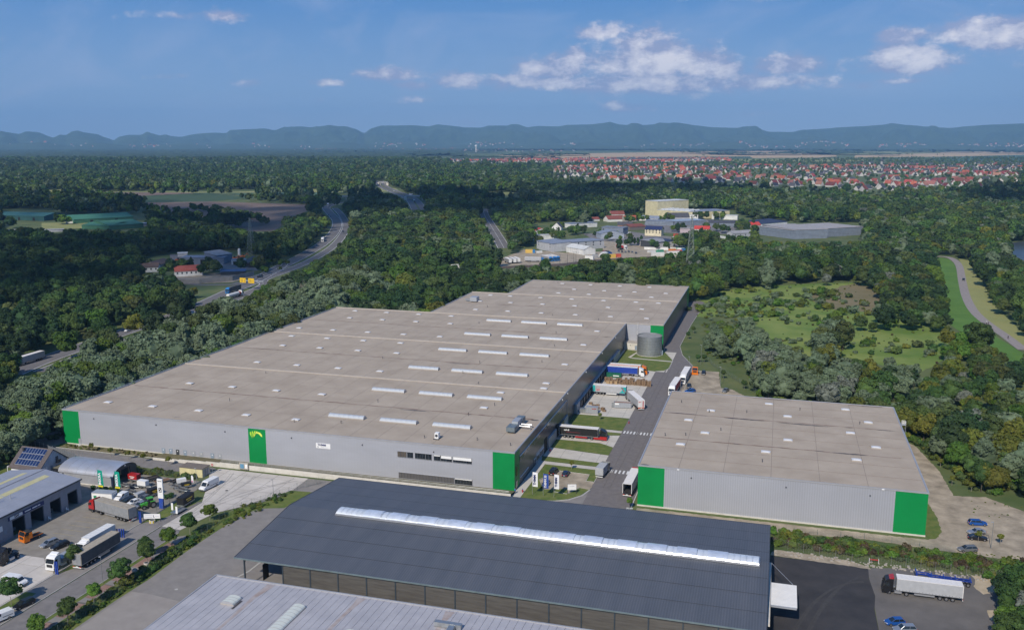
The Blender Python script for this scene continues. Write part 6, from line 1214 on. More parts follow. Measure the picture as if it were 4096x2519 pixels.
# ---------------------------------------------------------------- hills on the horizon
PROF = [(-28.63, 0.517), (-28.23, 0.444), (-27.77, 0.37), (-27.38, 0.538), (-26.86, 0.503), (-26.09, 0.207), (-25.76, 0.354), (-25.47, 0.339), (-25.1, 0.557), (-24.85, 0.589), (-24.46, 0.482), (-23.89, 0.406), (-23.47, 0.227), (-23.04, 0.07), (-22.73, 0.268), (-22.27, 0.363), (-21.6, 0.365), (-21.25, 0.541), (-20.95, 0.415), (-20.62, 0.312), (-20.31, 0.384), (-20.01, 0.305), (-19.47, 0.257), (-18.84, 0.396), (-18.29, 0.47), (-17.66, 0.504), (-16.95, 0.482), (-16.7, 0.662), (-15.65, 0.707), (-14.84, 0.759), (-14.19, 0.654), (-13.61, 0.846), (-12.62, 0.882), (-12.13, 0.834), (-10.64, 0.889), (-10.01, 0.882), (-9.51, 0.749), (-8.96, 0.498), (-8.49, 0.793), (-7.89, 0.946), (-7.03, 0.948), (-6.0, 0.967), (-5.06, 0.909), (-4.54, 1.02), (-3.59, 0.928), (-2.9, 0.843), (-1.86, 0.836), (-1.42, 0.946), (-0.29, 0.947), (-0.03, 1.04), (0.31, 1.04), (0.92, 0.853), (1.62, 0.929), (2.83, 0.903), (3.35, 0.996), (4.64, 1.011), (5.5, 1.095), (5.93, 1.17), (6.54, 1.008), (7.39, 0.947), (10.07, 1.093), (11.06, 0.947), (12.13, 0.828), (13.72, 0.779), (14.46, 0.829), (15.3, 0.562), (16.59, 0.541), (17.18, 0.661), (18.44, 0.726), (19.26, 0.808), (20.49, 0.853), (21.62, 0.94), (22.01, 1.013), (22.89, 0.898), (23.91, 0.791), (25.07, 0.734), (25.82, 0.82), (26.93, 0.901), (28.59, 0.951)]
def prof(az):
    if az <= PROF[0][0]: return PROF[0][1]+.15*math.sin((az-PROF[0][0])*2)
    for i in range(len(PROF)-1):
        if PROF[i][0] <= az <= PROF[i+1][0]:
            t = (az-PROF[i][0])/(PROF[i+1][0]-PROF[i][0]+1e-9); t = t*t*(3-2*t)*.5+t*.5; return PROF[i][1]*(1-t)+PROF[i+1][1]*t
    return PROF[-1][1]+.12*math.sin((az-PROF[-1][0])*2)
def polar(rt_deg, r, z):
    a = R(rt_deg)-a_; return (CAM[0]+r*math.sin(a), CAM[1]+r*math.cos(a), z)
def polar_grid(name, az0_, az1_, na, rs, hf, mat, kind='structure', keep=None):
    V = []; F = []
    for j, r in enumerate(rs):
        for i in range(na):
            az_ = az0_+(az1_-az0_)*i/(na-1); V.append(polar(az_, r, hf(az_, r)))
    for j in range(len(rs)-1):
        for i in range(na-1):
            if keep is None or keep(az0_+(az1_-az0_)*(i+.5)/(na-1), rs[j], V[j*na+i]): F.append((j*na+i, j*na+i+1, (j+1)*na+i+1, (j+1)*na+i))
    me = bpy.data.meshes.new(name); me.from_pydata(V, [], F); me.materials.append(mat); me.update(); me.polygons.foreach_set('use_smooth', [True]*len(me.polygons))
    return put(me, name, kind=kind)
m_hill = M('wooded_hill', (.035, .062, .030), .95, col2=(.060, .092, .042), scale=.0022, detail=12)
RH = 17000
def hill_h(az_, r):
    top = 100+RH*math.tan(R(prof(az_))); t = (r-12800)/(RH-12800)
    if t <= 0: return -5
    if r <= RH:
        s_ = t*t*(3-2*t); ridge = noise.fractal(Vector((az_*.55, r/2600, 3.3)), 1.0, 2.0, 6)
        return top*s_*(1-.42*(1-t**5)*(.5+ridge*1.5))
    return top*(1-(r-RH)/6000)
polar_grid('hills', -36, 36, 640, [12700+i*110 for i in range(40)]+[17100, 17600, 18500, 20000], hill_h, m_hill)
def foot_h(az_, r):
    e = 100+13800*math.tan(R(-.16+.22*noise.fractal(Vector((az_*.35, 5, 1)), 1.0, 2.0, 5)+.0*az_)); t = (r-11800)/2000
    return max(-5, e*math.sin(min(1, max(0, t))*math.pi/2))
polar_grid('foothills', -36, 36, 420, [11800+i*130 for i in range(17)], foot_h, m_hill)
# far woods as rough canopy relief
m_can = M('far_canopy', (.012, .028, .010), .95, col2=(.050, .080, .026), scale=.012, detail=12, vlo=.38, vhi=.62)
FOREST = [([(-18722.2,17633.4),(-1397.4,1140.2),(-1309.2,1404.0),(-945.2,1546.2),(-693.0,1638.1),(-560.6,1930.8),(-519.7,2266.0),(-737.1,3155.6),(-1013.7,3314.0),(-1329.1,3494.7),(-1745.2,4479.4),(-2173.4,5161.7),(-3361.2,6627.6),(-5263.2,8031.0),(-8419.2,10359.7),(-12876.6,12752.3)], 1)]
PW = FOREST[0][0]
def woods(az_, r, p):
    if inside(p, PW): return True
    n_ = NOISE(p[0], p[1], .0011, 2.2)+.5*NOISE(p[0], p[1], .0035, 8)
    if r > 10300 or (az_ < -3 and r > 6200): return n_ > -.15-(r-6200)/14000
    if r > 5200: return n_ > .42
    return False
def can_h(az_, r):
    x, y, _ = polar(az_, r, 0)
    return 13+8*NOISE(x, y, .06, 4)+8*NOISE(x, y, .02, 1)+3*NOISE(x, y, .006, 6)
rs = []; r = 4500
while r < 12500: rs.append(r); r *= 1.0052 if r < 7000 else 1.012
polar_grid('distant_forest', -33, 33, 560, rs, can_h, m_can, 'stuff', woods)
# tree lines and copses on the plain
pl = []
def line_trees(pts, n, jit, s0=.8, s1=1.4, ks=(0, 1, 5, 4)):
    P = [Vector(p) for p in pts]; Ls_ = [(P[i+1]-P[i]).length for i in range(len(P)-1)]; T = sum(Ls_)
    for _ in range(n):
        d = rng.uniform(0, T); i = 0
        while d > Ls_[i] and i < len(Ls_)-1: d -= Ls_[i]; i += 1
        q = P[i].lerp(P[i+1], min(1, d/Ls_[i])); pl.append((q.x+rng.gauss(0, jit), q.y+rng.gauss(0, jit), 0, rng.choice(ks), rng.uniform(s0, s1), rng.uniform(0, 6.28)))
line_trees([(-757.1,938.5),(-706.8,910.7),(-641.7,851.9),(-578.3,800.8),(-528.6,752.7)], 70, 6, .6, .9); line_trees([(-973.6,1019.6),(-871.5,950.2),(-765.8,877.3),(-680.4,805.0),(-592.5,705.2)], 60, 6, .6, 1.0); line_trees([(-838.4,1196.5),(-784.4,1175.6),(-714.8,1138.1),(-654.8,1112.1)], 70, 10, .7, 1.1)
line_trees([(-1072.8,891.8),(-1071.2,991.3),(-1031.7,1080.3),(-921.3,1013.9)], 120, 14, .8, 1.3); line_trees([(-1067.1,1236.0),(-1041.4,1301.5),(-971.2,1307.0),(-924.7,1291.5)], 14, 4); line_trees([(-872.0,1292.7),(-862.3,1399.4),(-835.9,1488.9)], 20, 5)
line_trees([(-616.7,757.6),(-563.9,713.5),(-545.3,702.2)], 30, 12, .8, 1.5); line_trees([(-1307.3,1166.3),(-1156.6,1104.2),(-1088.6,1149.2)], 60, 14)
for y_, n_, j_ in ((357, 400, 90), (361.5, 90, 50), (369, 26, 12), (378, 40, 12), (384, 130, 24), (389, 260, 40), (394, 300, 40), (399, 200, 34), (353, 500, 160)):
    line_trees([(271.3,-905.8),(-90.7,-1010.9)] if False else [polar(math.degrees(math.atan((x_-1229.5)/2248)), 100/math.tan(R((y_-340)/2209*57.3)), 0)[:2] for x_ in range(1050, 2560, 50)], n_, j_, .5, 1.0)
VILLAGE = [(-778.3,3259.2),(-666.9,3615.3),(-291.2,3655.3),(105.5,3839.5),(468.4,4246.9),(1096.8,4349.7),(1323.8,4338.8),(742.3,2195.9),(606.2,2135.1),(342.7,1865.6),(217.6,1728.7),(46.4,1931.2),(-102.2,2063.8),(-304.9,2053.4),(-512.0,2208.4)]
VILL2 = [(-1663.4,4389.1),(-1467.5,4804.0),(-688.4,5297.7),(-230.4,5293.7),(-162.2,4414.0),(-844.7,4123.2),(-1201.5,3930.6),(-1426.2,3865.3)]
VEDGE = [(-955.1,3754.1),(-340.3,4180.5),(115.1,5138.6),(605.3,5817.0),(1912.2,6506.6),(649.5,1854.0),(313.9,1636.9),(208.9,1606.4),(49.2,1712.3),(-83.3,1815.1),(-287.8,1834.2),(-482.6,1953.4)]
def fill(poly, n, s0, s1, ks=(0, 1, 5, 4, 3)):
    xs = [p[0] for p in poly]; ys = [p[1] for p in poly]; k = 0
    while k < n:
        x = rng.uniform(min(xs), max(xs)); y = rng.uniform(min(ys), max(ys))
        if inside((x, y), poly): pl.append((x, y, 0, rng.choice(ks), rng.uniform(s0, s1), rng.uniform(0, 6.28))); k += 1
fill(VEDGE, 3400, .55, 1.05); fill(VILL2, 200, .4, .7)
instancer('plain_trees', [srcobj(FAR[k]) for k in range(len(KINDS))], pl)
# ---------------------------------------------------------------- villages
h_wall = M('house_plaster', (.50, .48, .45), .8, var=.1, scale=.02)
h_roofs = [(M('orange_tiles', (.33, .09, .05), .8, var=.25, scale=.3, rnd=.2), 'orange'), (M('dark_red_tiles', (.16, .045, .035), .8, var=.2, scale=.3, rnd=.2), 'dark red'), (M('slate_tiles', (.06, .06, .07), .8, var=.2, scale=.3, rnd=.2), 'dark grey'), (M('faded_tiles', (.28, .13, .09), .8, var=.2, scale=.3, rnd=.2), 'faded red')]
m_hwin = M('house_window', (.03, .035, .045), .2)
def house_parts(w_, d, he, hr, chim=True):
    wall = MB().prism([(-w_/2, -d/2), (w_/2, -d/2), (w_/2, d/2), (-w_/2, d/2)], 0, he)
    for x in (-w_/2, w_/2-.01): wall.add([(x, -d/2, he), (x, d/2, he), (x, 0, hr), (x+.01, -d/2, he), (x+.01, d/2, he), (x+.01, 0, hr)], [(0, 1, 2), (5, 4, 3)])
    o = .5; k = (hr-he)/(d/2)
    roof = MB()
    for sd in (-1, 1): roof.add([(-w_/2-o, sd*(d/2+o), he-k*o), (w_/2+o, sd*(d/2+o), he-k*o), (w_/2+o, 0, hr+.15), (-w_/2-o, 0, hr+.15), (-w_/2-o, sd*(d/2+o), he-k*o-.2), (w_/2+o, sd*(d/2+o), he-k*o-.2), (w_/2+o, 0, hr-.05), (-w_/2-o, 0, hr-.05)], [(0, 1, 2, 3), (7, 6, 5, 4), (0, 4, 5, 1), (1, 5, 6, 2), (3, 7, 4, 0)])
    if chim: roof.box(w_*.2, w_*.2+.6, .6, 1.2, he, hr+.9)
    return wall, roof
hs = [(11, 9, 3.6, 8.8), (13, 9.5, 4.2, 9.6), (9.5, 10, 3.3, 9.0), (17, 11, 3.2, 8.4)]
HM = []
for q in hs:
    wl, rf = house_parts(*q); wn = MB(); w_, d, he, hr = q
    for x in (-w_/2, w_/2):
        for y in (-2, 2): wn.box(x-.04, x+.04, y-.5, y+.5, 1.2, 2.6).box(x-.04, x+.04, y-.5, y+.5, he-1.0, he+.2)
    for y in (-d/2, d/2):
        for i in range(3): wn.box(-w_/2+1.4+i*3.2, -w_/2+2.5+i*3.2, y-.04, y+.04, 1.2, 2.5)
    HM.append((wl.mesh('wall', h_wall), [rf.mesh('roof', m) for m, _ in h_roofs], wn.mesh('windows', m_hwin)))
hp = []
def place_houses(poly, step, clump=.0):
    xs = [p[0] for p in poly]; ys = [p[1] for p in poly]; x = min(xs)
    while x < max(xs):
        y = min(ys)
        while y < max(ys):
            px_, py_ = x+rng.uniform(-.3, .3)*step, y+rng.uniform(-.3, .3)*step
            if inside((px_, py_), poly) and NOISE(px_, py_, .006, 5.5) > -.06-clump: hp.append((px_, py_))
            y += step
        x += step
place_houses(VILLAGE, 44); place_houses(VILL2, 46, .5)
hp.sort(key=lambda p: (p[0]-CAM[0])**2+(p[1]-CAM[1])**2)
far_h = []
for i, (x, y) in enumerate(hp):
    rt, fw = view(x, y)
    k = rng.randrange(4); z = NOISE(x, y, .004, 1.5); c = 0 if z > .12 else (3 if z > .04 else (1 if z > -.12 else 2))
    if rng.random() < .16: c = rng.randrange(4)
    ang = round((NOISE(x, y, .0015, 6)*3+a_)*2)/2+rng.choice((0, math.pi/2))+rng.uniform(-.08, .08); s_ = rng.uniform(1.0, 1.35)
    if i < 290 and abs(rt) < .58*fw:
        t = thing('house', 'white gabled house with %s tiled roof in the village beyond the woods' % h_roofs[c][1], 'house', (x, y, 0), ang, 'village houses with %s roofs' % h_roofs[c][1]); t.scale = (s_,)*3
        put(HM[k][0], 'wall', t); put(HM[k][1][c], 'roof', t)
    else: far_h.append((x, y, 0, (k*4+c)*1, s_, ang))
print('HOUSES', len(hp))
hsrc = []
for k in range(4):
    for c in range(4):
        me = bpy.data.meshes.new('house'); wl, rf = house_parts(*hs[k]); n0 = len(wl.f)
        me.from_pydata(wl.v+rf.v, [], wl.f+[tuple(j+len(wl.v) for j in f) for f in rf.f]); me.materials.append(h_wall); me.materials.append(h_roofs[c][0])
        me.polygons.foreach_set('material_index', [0]*n0+[1]*len(rf.f)); me.update(); hsrc.append(srcobj(me))
for (e0, e1, x0, x1, n_, s_) in ((356, 361, 700, 1100, 190, 1.2), (360, 366, 1060, 1380, 40, 1.1)):
    for _ in range(n_):
        x_ = rng.uniform(x0, x1); y_ = rng.uniform(e0, e1); p = polar(math.degrees(math.atan((x_-1229.5)/2248)), 100/math.tan(R((y_-339.8)/2209*57.3)), 0)
        far_h.append((p[0], p[1], 6, rng.randrange(16), s_*rng.uniform(.7, 1.3), rng.uniform(0, 3)))
for x0, x1, n_ in ((893, 968, 40), (985, 1030, 20), (1122, 1266, 70), (1344, 1385, 26), (1480, 1600, 30), (1608, 1707, 46), (1776, 1890, 70), (1908, 2046, 80), (2108, 2225, 70), (2291, 2470, 90), (308, 417, 50), (470, 520, 16), (577, 646, 26), (721, 755, 16), (20, 240, 30)):
    for _ in range(n_*3//10):
        az_ = math.degrees(math.atan((rng.uniform(x0, x1)-1229.5)/2248)); r_ = rng.uniform(12300, 13700); p = polar(az_, r_, 0); far_h.append((p[0], p[1], foot_h(az_, r_)+4, rng.randrange(16), rng.uniform(1.1, 2.2), rng.uniform(0, 3)))
instancer('far_village_houses', hsrc, far_h)
wt = thing('water_tower', 'slender white water tower standing on the plain far away', 'water tower', polar(-2.2, 8800, 0))
MB().tube((0, 0, 0), (0, 0, 50), 7, 6, 16).build('shaft', h_wall, wt); MB().tube((0, 0, 50), (0, 0, 56), 7, 12, 16).tube((0, 0, 56), (0, 0, 66), 12, 12, 16).tube((0, 0, 66), (0, 0, 68), 12, 4, 16).build('tank', m_white, wt)
chx = polar(math.degrees(math.atan((2118-1229.5)/2248)), 3650, 0)
ch = thing('church', 'village church with pale nave and tall pointed dark spire', 'church', chx, 1.2)
wl, rf = house_parts(30, 14, 11, 18, False); wl.build('wall', M('church_stone', (.35, .33, .30), .85), ch); rf.build('roof', h_roofs[2][0], ch)
MB().box(14, 21, -3.5, 3.5, 0, 28).build('tower', M('church_stone', (0, 0, 0)), ch); MB().add([(13.5, -4, 28), (21.5, -4, 28), (21.5, 4, 28), (13.5, 4, 28), (17.5, 0, 48)], [(0, 1, 4), (1, 2, 4), (2, 3, 4), (3, 0, 4)]).build('spire', h_roofs[2][0], ch)
# ---------------------------------------------------------------- cumulus over the near plain, behind and above the viewpoint: its shade lies on the woods
m_cloud = M('cloud', (.85, .85, .87), 1.0, var=.02, scale=.001, spec=0)
t_ = m_cloud.node_tree; tr_ = t_.nodes.new('ShaderNodeBsdfTransparent'); mx_ = t_.nodes.new('ShaderNodeMixShader'); mx_.inputs[0].default_value = .26
t_.links.new(tr_.outputs[0], mx_.inputs[1]); t_.links.new(t_.nodes['Principled BSDF'].outputs[0], mx_.inputs[2]); t_.links.new(mx_.outputs[0], t_.nodes['Material Output'].inputs[0])
CZ = 1250; SH = CZ/math.tan(R(SUN_EL))
def cloud(poly, rad, n_, seed):
    r_ = random.Random(seed); bm = bmesh.new(); xs = [p[0] for p in poly]; ys = [p[1] for p in poly]; k = 0; tr = 0
    while k < n_ and tr < 4000:
        tr += 1; x = r_.uniform(min(xs), max(xs)); y = r_.uniform(min(ys), max(ys))
        if not inside((x+r_.gauss(0, rad*.9), y+r_.gauss(0, rad*.9)), poly): continue
        k += 1; q = rad*r_.choice((r_.uniform(.25, .5), r_.uniform(.6, 1.15)))
        m_ = Matrix.Translation((x-TRAVEL[0]*SH, y-TRAVEL[1]*SH, CZ+r_.uniform(-.2, .5)*rad)) @ Matrix.Diagonal((q, q, q*.7, 1))
        g = bmesh.ops.create_icosphere(bm, subdivisions=3, radius=1, matrix=m_)
        for v in g['verts']:
            v.co += (v.co-m_.translation).normalized()*noise.fractal(v.co*.02, 1.0, 2.0, 4)*q*.5
    me = bpy.data.meshes.new('cloud'); bm.to_mesh(me); bm.free(); me.materials.append(m_cloud); me.polygons.foreach_set('use_smooth', [True]*len(me.polygons)); put(me, 'cloud', kind='structure')
cloud([(-751.5,489.9),(-653.7,552.4),(-524.6,564.1),(-406.0,543.0),(-309.2,461.8),(-255.0,386.3),(-316.0,392.5),(-334.6,374.9),(-330.0,300.8),(-353.3,253.8),(-406.0,221.8),(-444.3,210.6)], 34, 120, 1)
cloud([(-1194.8,1068.5),(-982.2,1060.5),(-685.1,839.3),(-562.9,805.3),(-675.7,1243.7),(-635.2,1389.9),(-399.5,1375.3),(-267.5,960.5),(-276.2,856.4),(-355.3,803.0),(-460.1,835.1),(-449.3,667.7),(-490.9,617.7),(-576.6,621.0),(-789.0,739.7),(-912.9,773.2)], 66, 150, 2)
cloud([(-390.2,1552.3),(-205.2,1779.7),(90.9,1865.6),(214.2,1793.7),(12.7,1578.0),(-159.2,1445.0),(-173.3,1251.9),(-201.5,1057.4),(-279.8,1122.0)], 70, 60, 3)
cloud([(370.5,1891.5),(654.9,2192.3),(488.8,1345.1),(381.7,1269.0),(366.6,1521.7)], 70, 30, 4)
cloud([(-283.0,1920.1),(91.8,1985.8),(-105.9,2111.2),(-251.8,2119.2)], 60, 20, 5)
# ---------------------------------------------------------------- air
hz = MB().box(-24000, 24000, -2600, 21500, -3, 900)
m_h = bpy.data.materials.new('haze'); m_h.use_nodes = True; t_ = m_h.node_tree; t_.nodes.clear(); o_ = t_.nodes.new('ShaderNodeOutputMaterial'); pv = t_.nodes.new('ShaderNodeVolumePrincipled')
pv.inputs['Color'].default_value = (.33, .64, 1.0, 1); pv.inputs['Density'].default_value = 5.6e-5; pv.inputs['Anisotropy'].default_value = .0; t_.links.new(pv.outputs[0], o_.inputs['Volume'])
hz.build('haze', m_h, kind='stuff')
S.cycles.volume_step_rate = 1

# ================================================================ vehicles (front = local +x)
rv = random.Random(3)
def paint(nm, r_, g, b, rough=.3, metal=0.0): return M('paint_'+nm, (r_, g, b), rough, metal, var=.05, scale=1.5, obj=True, spec=.5)
P_WH, P_BK, P_SI, P_BL, P_RD, P_OR, P_NV, P_YE, P_GN, P_DG = paint('white', .70, .70, .69), paint('black', .012, .012, .014), paint('silver', .33, .35, .38, .3, .5), paint('blue', .01, .07, .28), paint('red', .36, .02, .02), paint('orange', .62, .16, .01), paint('navy', .01, .02, .06), paint('yellow', .70, .40, .01), paint('green', .01, .30, .14), paint('grey', .12, .125, .13)
C_GREY = M('curtain_grey', (.20, .21, .22), .7, col2=(.26, .265, .275), scale=.9, obj=True); C_DK = M('curtain_dark', (.07, .07, .075), .7, col2=(.10, .10, .10), scale=.9, obj=True); C_LG = M('curtain_light', (.36, .37, .385), .7, scale=.9, obj=True, var=.07)
C_BLUE = M('curtain_blue', (.01, .045, .30), .6, var=.08, obj=True); C_NAVY = M('curtain_navy', (.012, .015, .13), .6, var=.08, obj=True); C_TEAL = M('curtain_teal', (.02, .33, .33), .6, var=.08, obj=True); C_BLK = M('curtain_black', (.012, .012, .013), .6, obj=True); C_RD = M('curtain_red', (.38, .03, .04), .6, obj=True); C_OR = M('curtain_orange', (.60, .15, .02), .6, obj=True); C_WH = M('curtain_white', (.62, .62, .61), .6, obj=True, var=.05)
T_TAN = M('dusty_tarp', (.30, .26, .20), .85, col2=(.37, .33, .27), scale=1.2, obj=True); T_WH = M('white_tarp', (.66, .64, .62), .7, var=.05, scale=1.5, obj=True)
m_chas = M('chassis_black', (.03, .03, .032), .7, obj=True); m_tail = M('tail_light', (.5, .03, .015), .4); m_head = M('head_lamp', (.75, .76, .78), .15, spec=.8); m_plate = M('number_plate', (.7, .7, .68), .5); m_orl = M('orange_reflector', (.75, .16, .02), .4)
m_shield = M('vehicle_glass', (.015, .02, .024), .08, spec=.9, obj=True)
def place(F, Rr, name, label, cat, group=None):
    F, Rr = Vector((F[0], F[1])), Vector((Rr[0], Rr[1])); m = (F+Rr)/2; d = F-Rr
    return thing(name, label, cat, (m.x, m.y, .035), math.atan2(d.y, d.x), group)
def cab(t, x0, col, low=None, roofc=None, h=3.6, beacon=False):
    """tractor cab with its nose at x0"""
    pr_ = [(x0-2.25, .95), (x0-.05, .95), (x0, 1.5), (x0-.08, 2.0), (x0-.42, 3.05), (x0-.6, h-.25), (x0-1.1, h), (x0-2.25, h+.1)]
    q = MB().xz(pr_, -1.22, 1.22).build('cab', col, t)
    MB().add([(x0-.07, -1.12, 1.98), (x0-.07, 1.12, 1.98), (x0-.40, 1.08, 3.0), (x0-.40, -1.08, 3.0)], [(0, 1, 2, 3)]).build('windscreen', m_shield, q); q.children[-1].location.x = .03
    for s_ in (-1, 1):
        MB().add([(x0-.35, s_*1.235, 2.0), (x0-1.35, s_*1.235, 2.0), (x0-1.35, s_*1.235, 2.85), (x0-.62, s_*1.235, 2.85)], [(0, 1, 2, 3)]).build('side_window', m_shield, q)
        MB().box(x0-.35, x0-.15, s_*1.28-.06, s_*1.28+.06, 1.9, 2.7).build('mirror', m_chas, q)
        MB().box(x0-.02, x0+.05, s_*.85-.22, s_*.85+.22, .62, .85).build('headlight', m_head, t)
    MB().box(x0-.03, x0+.03, -.8, .8, 1.05, 1.75).build('grille', m_chas, q)
    MB().box(x0-1.5, x0+.06, -1.22, 1.22, .35, .95).build('bumper', low or col, t)
    MB().xz([(x0-2.3, h+.1), (x0-1.3, h-.02), (x0-1.6, h+.25), (x0-2.3, h+.45)], -1.05, 1.05).build('wind_deflector', roofc or col, q)
    if beacon: MB().box(x0-1.2, x0-1, -.5, .5, h, h+.18).build('beacon', m_orl, q)
def body_box(t, x0, x1, side, roof, rear=None, z0=1.15, z1=4.0, hw=1.27, open_rear=False, side2=None):
    for s_ in (-1, 1):
        y0, y1 = (s_*hw-.06, s_*hw) if s_ > 0 else (-hw, -hw+.06)
        q = MB().box(x0+.05, x1-.05, y0, y1, z0+.12, z1-.1).build('side_curtain', side, t)
        if x1-x0 > 8:
            k = MB(); n_ = int((x1-x0)/.65)
            for i in range(1, n_): xx = x0+(x1-x0)*i/n_; k.box(xx-.03, xx+.03, s_*hw-.02, s_*hw+.02, z0-.05, z0+.3)
            k.build('strap_row', m_chas, q)
        MB().box(x0, x1, s_*hw-.05, s_*hw+.05, z0, z0+.12).build('side_rail', m_alu, t)
        MB().box(x0, x1, s_*(hw-.03)-.06, s_*(hw-.03)+.06, z1-.12, z1).build('roof_rail', roof, t)
    MB().box(x0, x1, -hw+.07, hw-.07, z1-.1, z1-.03).build('roof_tarp', roof, t)
    k = MB(); n_ = max(3, int((x1-x0)/1.1))
    for i in range(n_+1): xx = x0+.05+(x1-x0-.1)*i/n_; k.box(xx-.04, xx+.04, -hw+.1, hw-.1, z1-.03, z1)
    k.build('roof_bow', roof, t)
    MB().box(x0, x1, -hw+.05, hw-.05, z0-.12, z0).build('floor', m_chas, t); MB().box(x1-.06, x1, -hw, hw, z0, z1-.05).build('front_wall', rear or side, t)
    if not open_rear:
        for s_ in (-1, 1): MB().box(x0-.05, x0, min(0, s_*hw)+.015, max(0, s_*hw)-.015, z0, z1-.05).build('rear_door', rear or side, t)
    for s_ in (-1, 1): MB().box(x0-.05, x0+.08, s_*hw-.07, s_*hw+.07, z0, z1).build('corner_post', roof, t)
def semi(F, Rr, label, col=None, side=C_GREY, roof=T_WH, rear=None, low=None, roofc=None, group=None, name='semi_trailer_truck', open_rear=False, trailer=True, tank=False, h=3.6, flat=False, cat='truck'):
    t = place(F, Rr, name, label, cat, group); x0 = -8.25
    if col:
        cab(t, 8.25, col, low, roofc, h); MB().box(2.1, 7.6, -.45, .45, .6, 1.0).build('chassis', m_chas, t)
        for s_ in (-1, 1):
            wheel(t, 6.85, s_*1.05, .5, .3); wheel(t, 3.2, s_*1.0, .5, .5); MB().box(4.2, 5.7, s_*1.05-.18, s_*1.05+.18, .45, 1.0).build('fuel_tank', low or m_alu, t)
    if trailer:
        if tank: MB().tube((x0+.2, 0, 2.3), (5.1, 0, 2.3), 1.22, n=18).tube((x0, 0, 2.3), (x0+.2, 0, 2.3), .9, 1.22, 18).tube((5.1, 0, 2.3), (5.35, 0, 2.3), 1.22, .8, 18).build('tank_barrel', C_WH, t); MB().tube((3.6, 0, 2.3), (5.2, 0, 2.3), 1.24, n=18).build('red_band', C_RD, t); MB().box(x0, 5, -1, 1, .95, 1.15).build('frame', m_chas, t)
        elif flat: body_box(t, x0, 5.35, side, roof, rear, z1=2.2)
        else: body_box(t, x0, 5.35, side, roof, rear, open_rear=open_rear)
        for x in (-6.3, -5.0, -3.7):
            for s_ in (-1, 1): wheel(t, x, s_*1.05, .5, .36)
        MB().box(x0+.2, 3.5, -.5, .5, .8, 1.05).build('trailer_frame', m_chas, t)
        if not col:
            for s_ in (-1, 1): MB().box(2.2, 2.4, s_*.8-.1, s_*.8+.1, 0, 1.0).build('landing_leg', m_chas, t)
        for s_ in (-1, 1): MB().box(-2.6, 1.6, s_*1.2-.03, s_*1.2+.03, .55, .95).build('side_guard', m_alu, t)
        b = MB().box(x0-.1, x0, -1.2, 1.2, .45, .65).build('rear_bumper', m_plate, t)
        for s_ in (-1, 1): MB().box(x0-.14, x0-.1, s_*.95-.22, s_*.95+.22, .68, .85).build('tail_light', m_tail, b)
        MB().box(x0-.08, x0-.03, -.3, .3, .7, .85).build('number_plate', m_plate, b)
    return t
def rigid(F, Rr, label, col, side, roof, L_=9, z1=3.6, group=None, low=None, hcab=2.9):
    t = place(F, Rr, 'box_truck', label, 'truck', group); hl = L_/2
    cab(t, hl, col, low, None, hcab); body_box(t, -hl, hl-2.4, side, roof, z0=1.0, z1=z1, hw=1.2); MB().box(-hl+.2, hl-1, -.45, .45, .6, .9).build('chassis', m_chas, t)
    for x in (hl-1.3, -hl+2.0):
        for s_ in (-1, 1): wheel(t, x, s_*1.0, .46, .32)
    MB().box(-hl-.08, -hl, -1.1, 1.1, .45, .65).build('rear_bumper', m_plate, t); return t
CAR = {  # half length, half width, belt, roof; stations for body; greenhouse bottom and top x
    'estate': (2.35, .90, .92, 1.46, (1.15, -2.25), (.35, -1.85)), 'hatch': (2.1, .88, .92, 1.46, (1.1, -2.0), (.25, -1.4)), 'sedan': (2.35, .9, .92, 1.42, (1.0, -1.75), (.25, -1.0)), 'suv': (2.3, .93, 1.05, 1.66, (1.1, -2.2), (.4, -1.8)), 'mini_van': (2.4, .95, 1.1, 1.85, (1.5, -2.35), (.9, -2.15))}
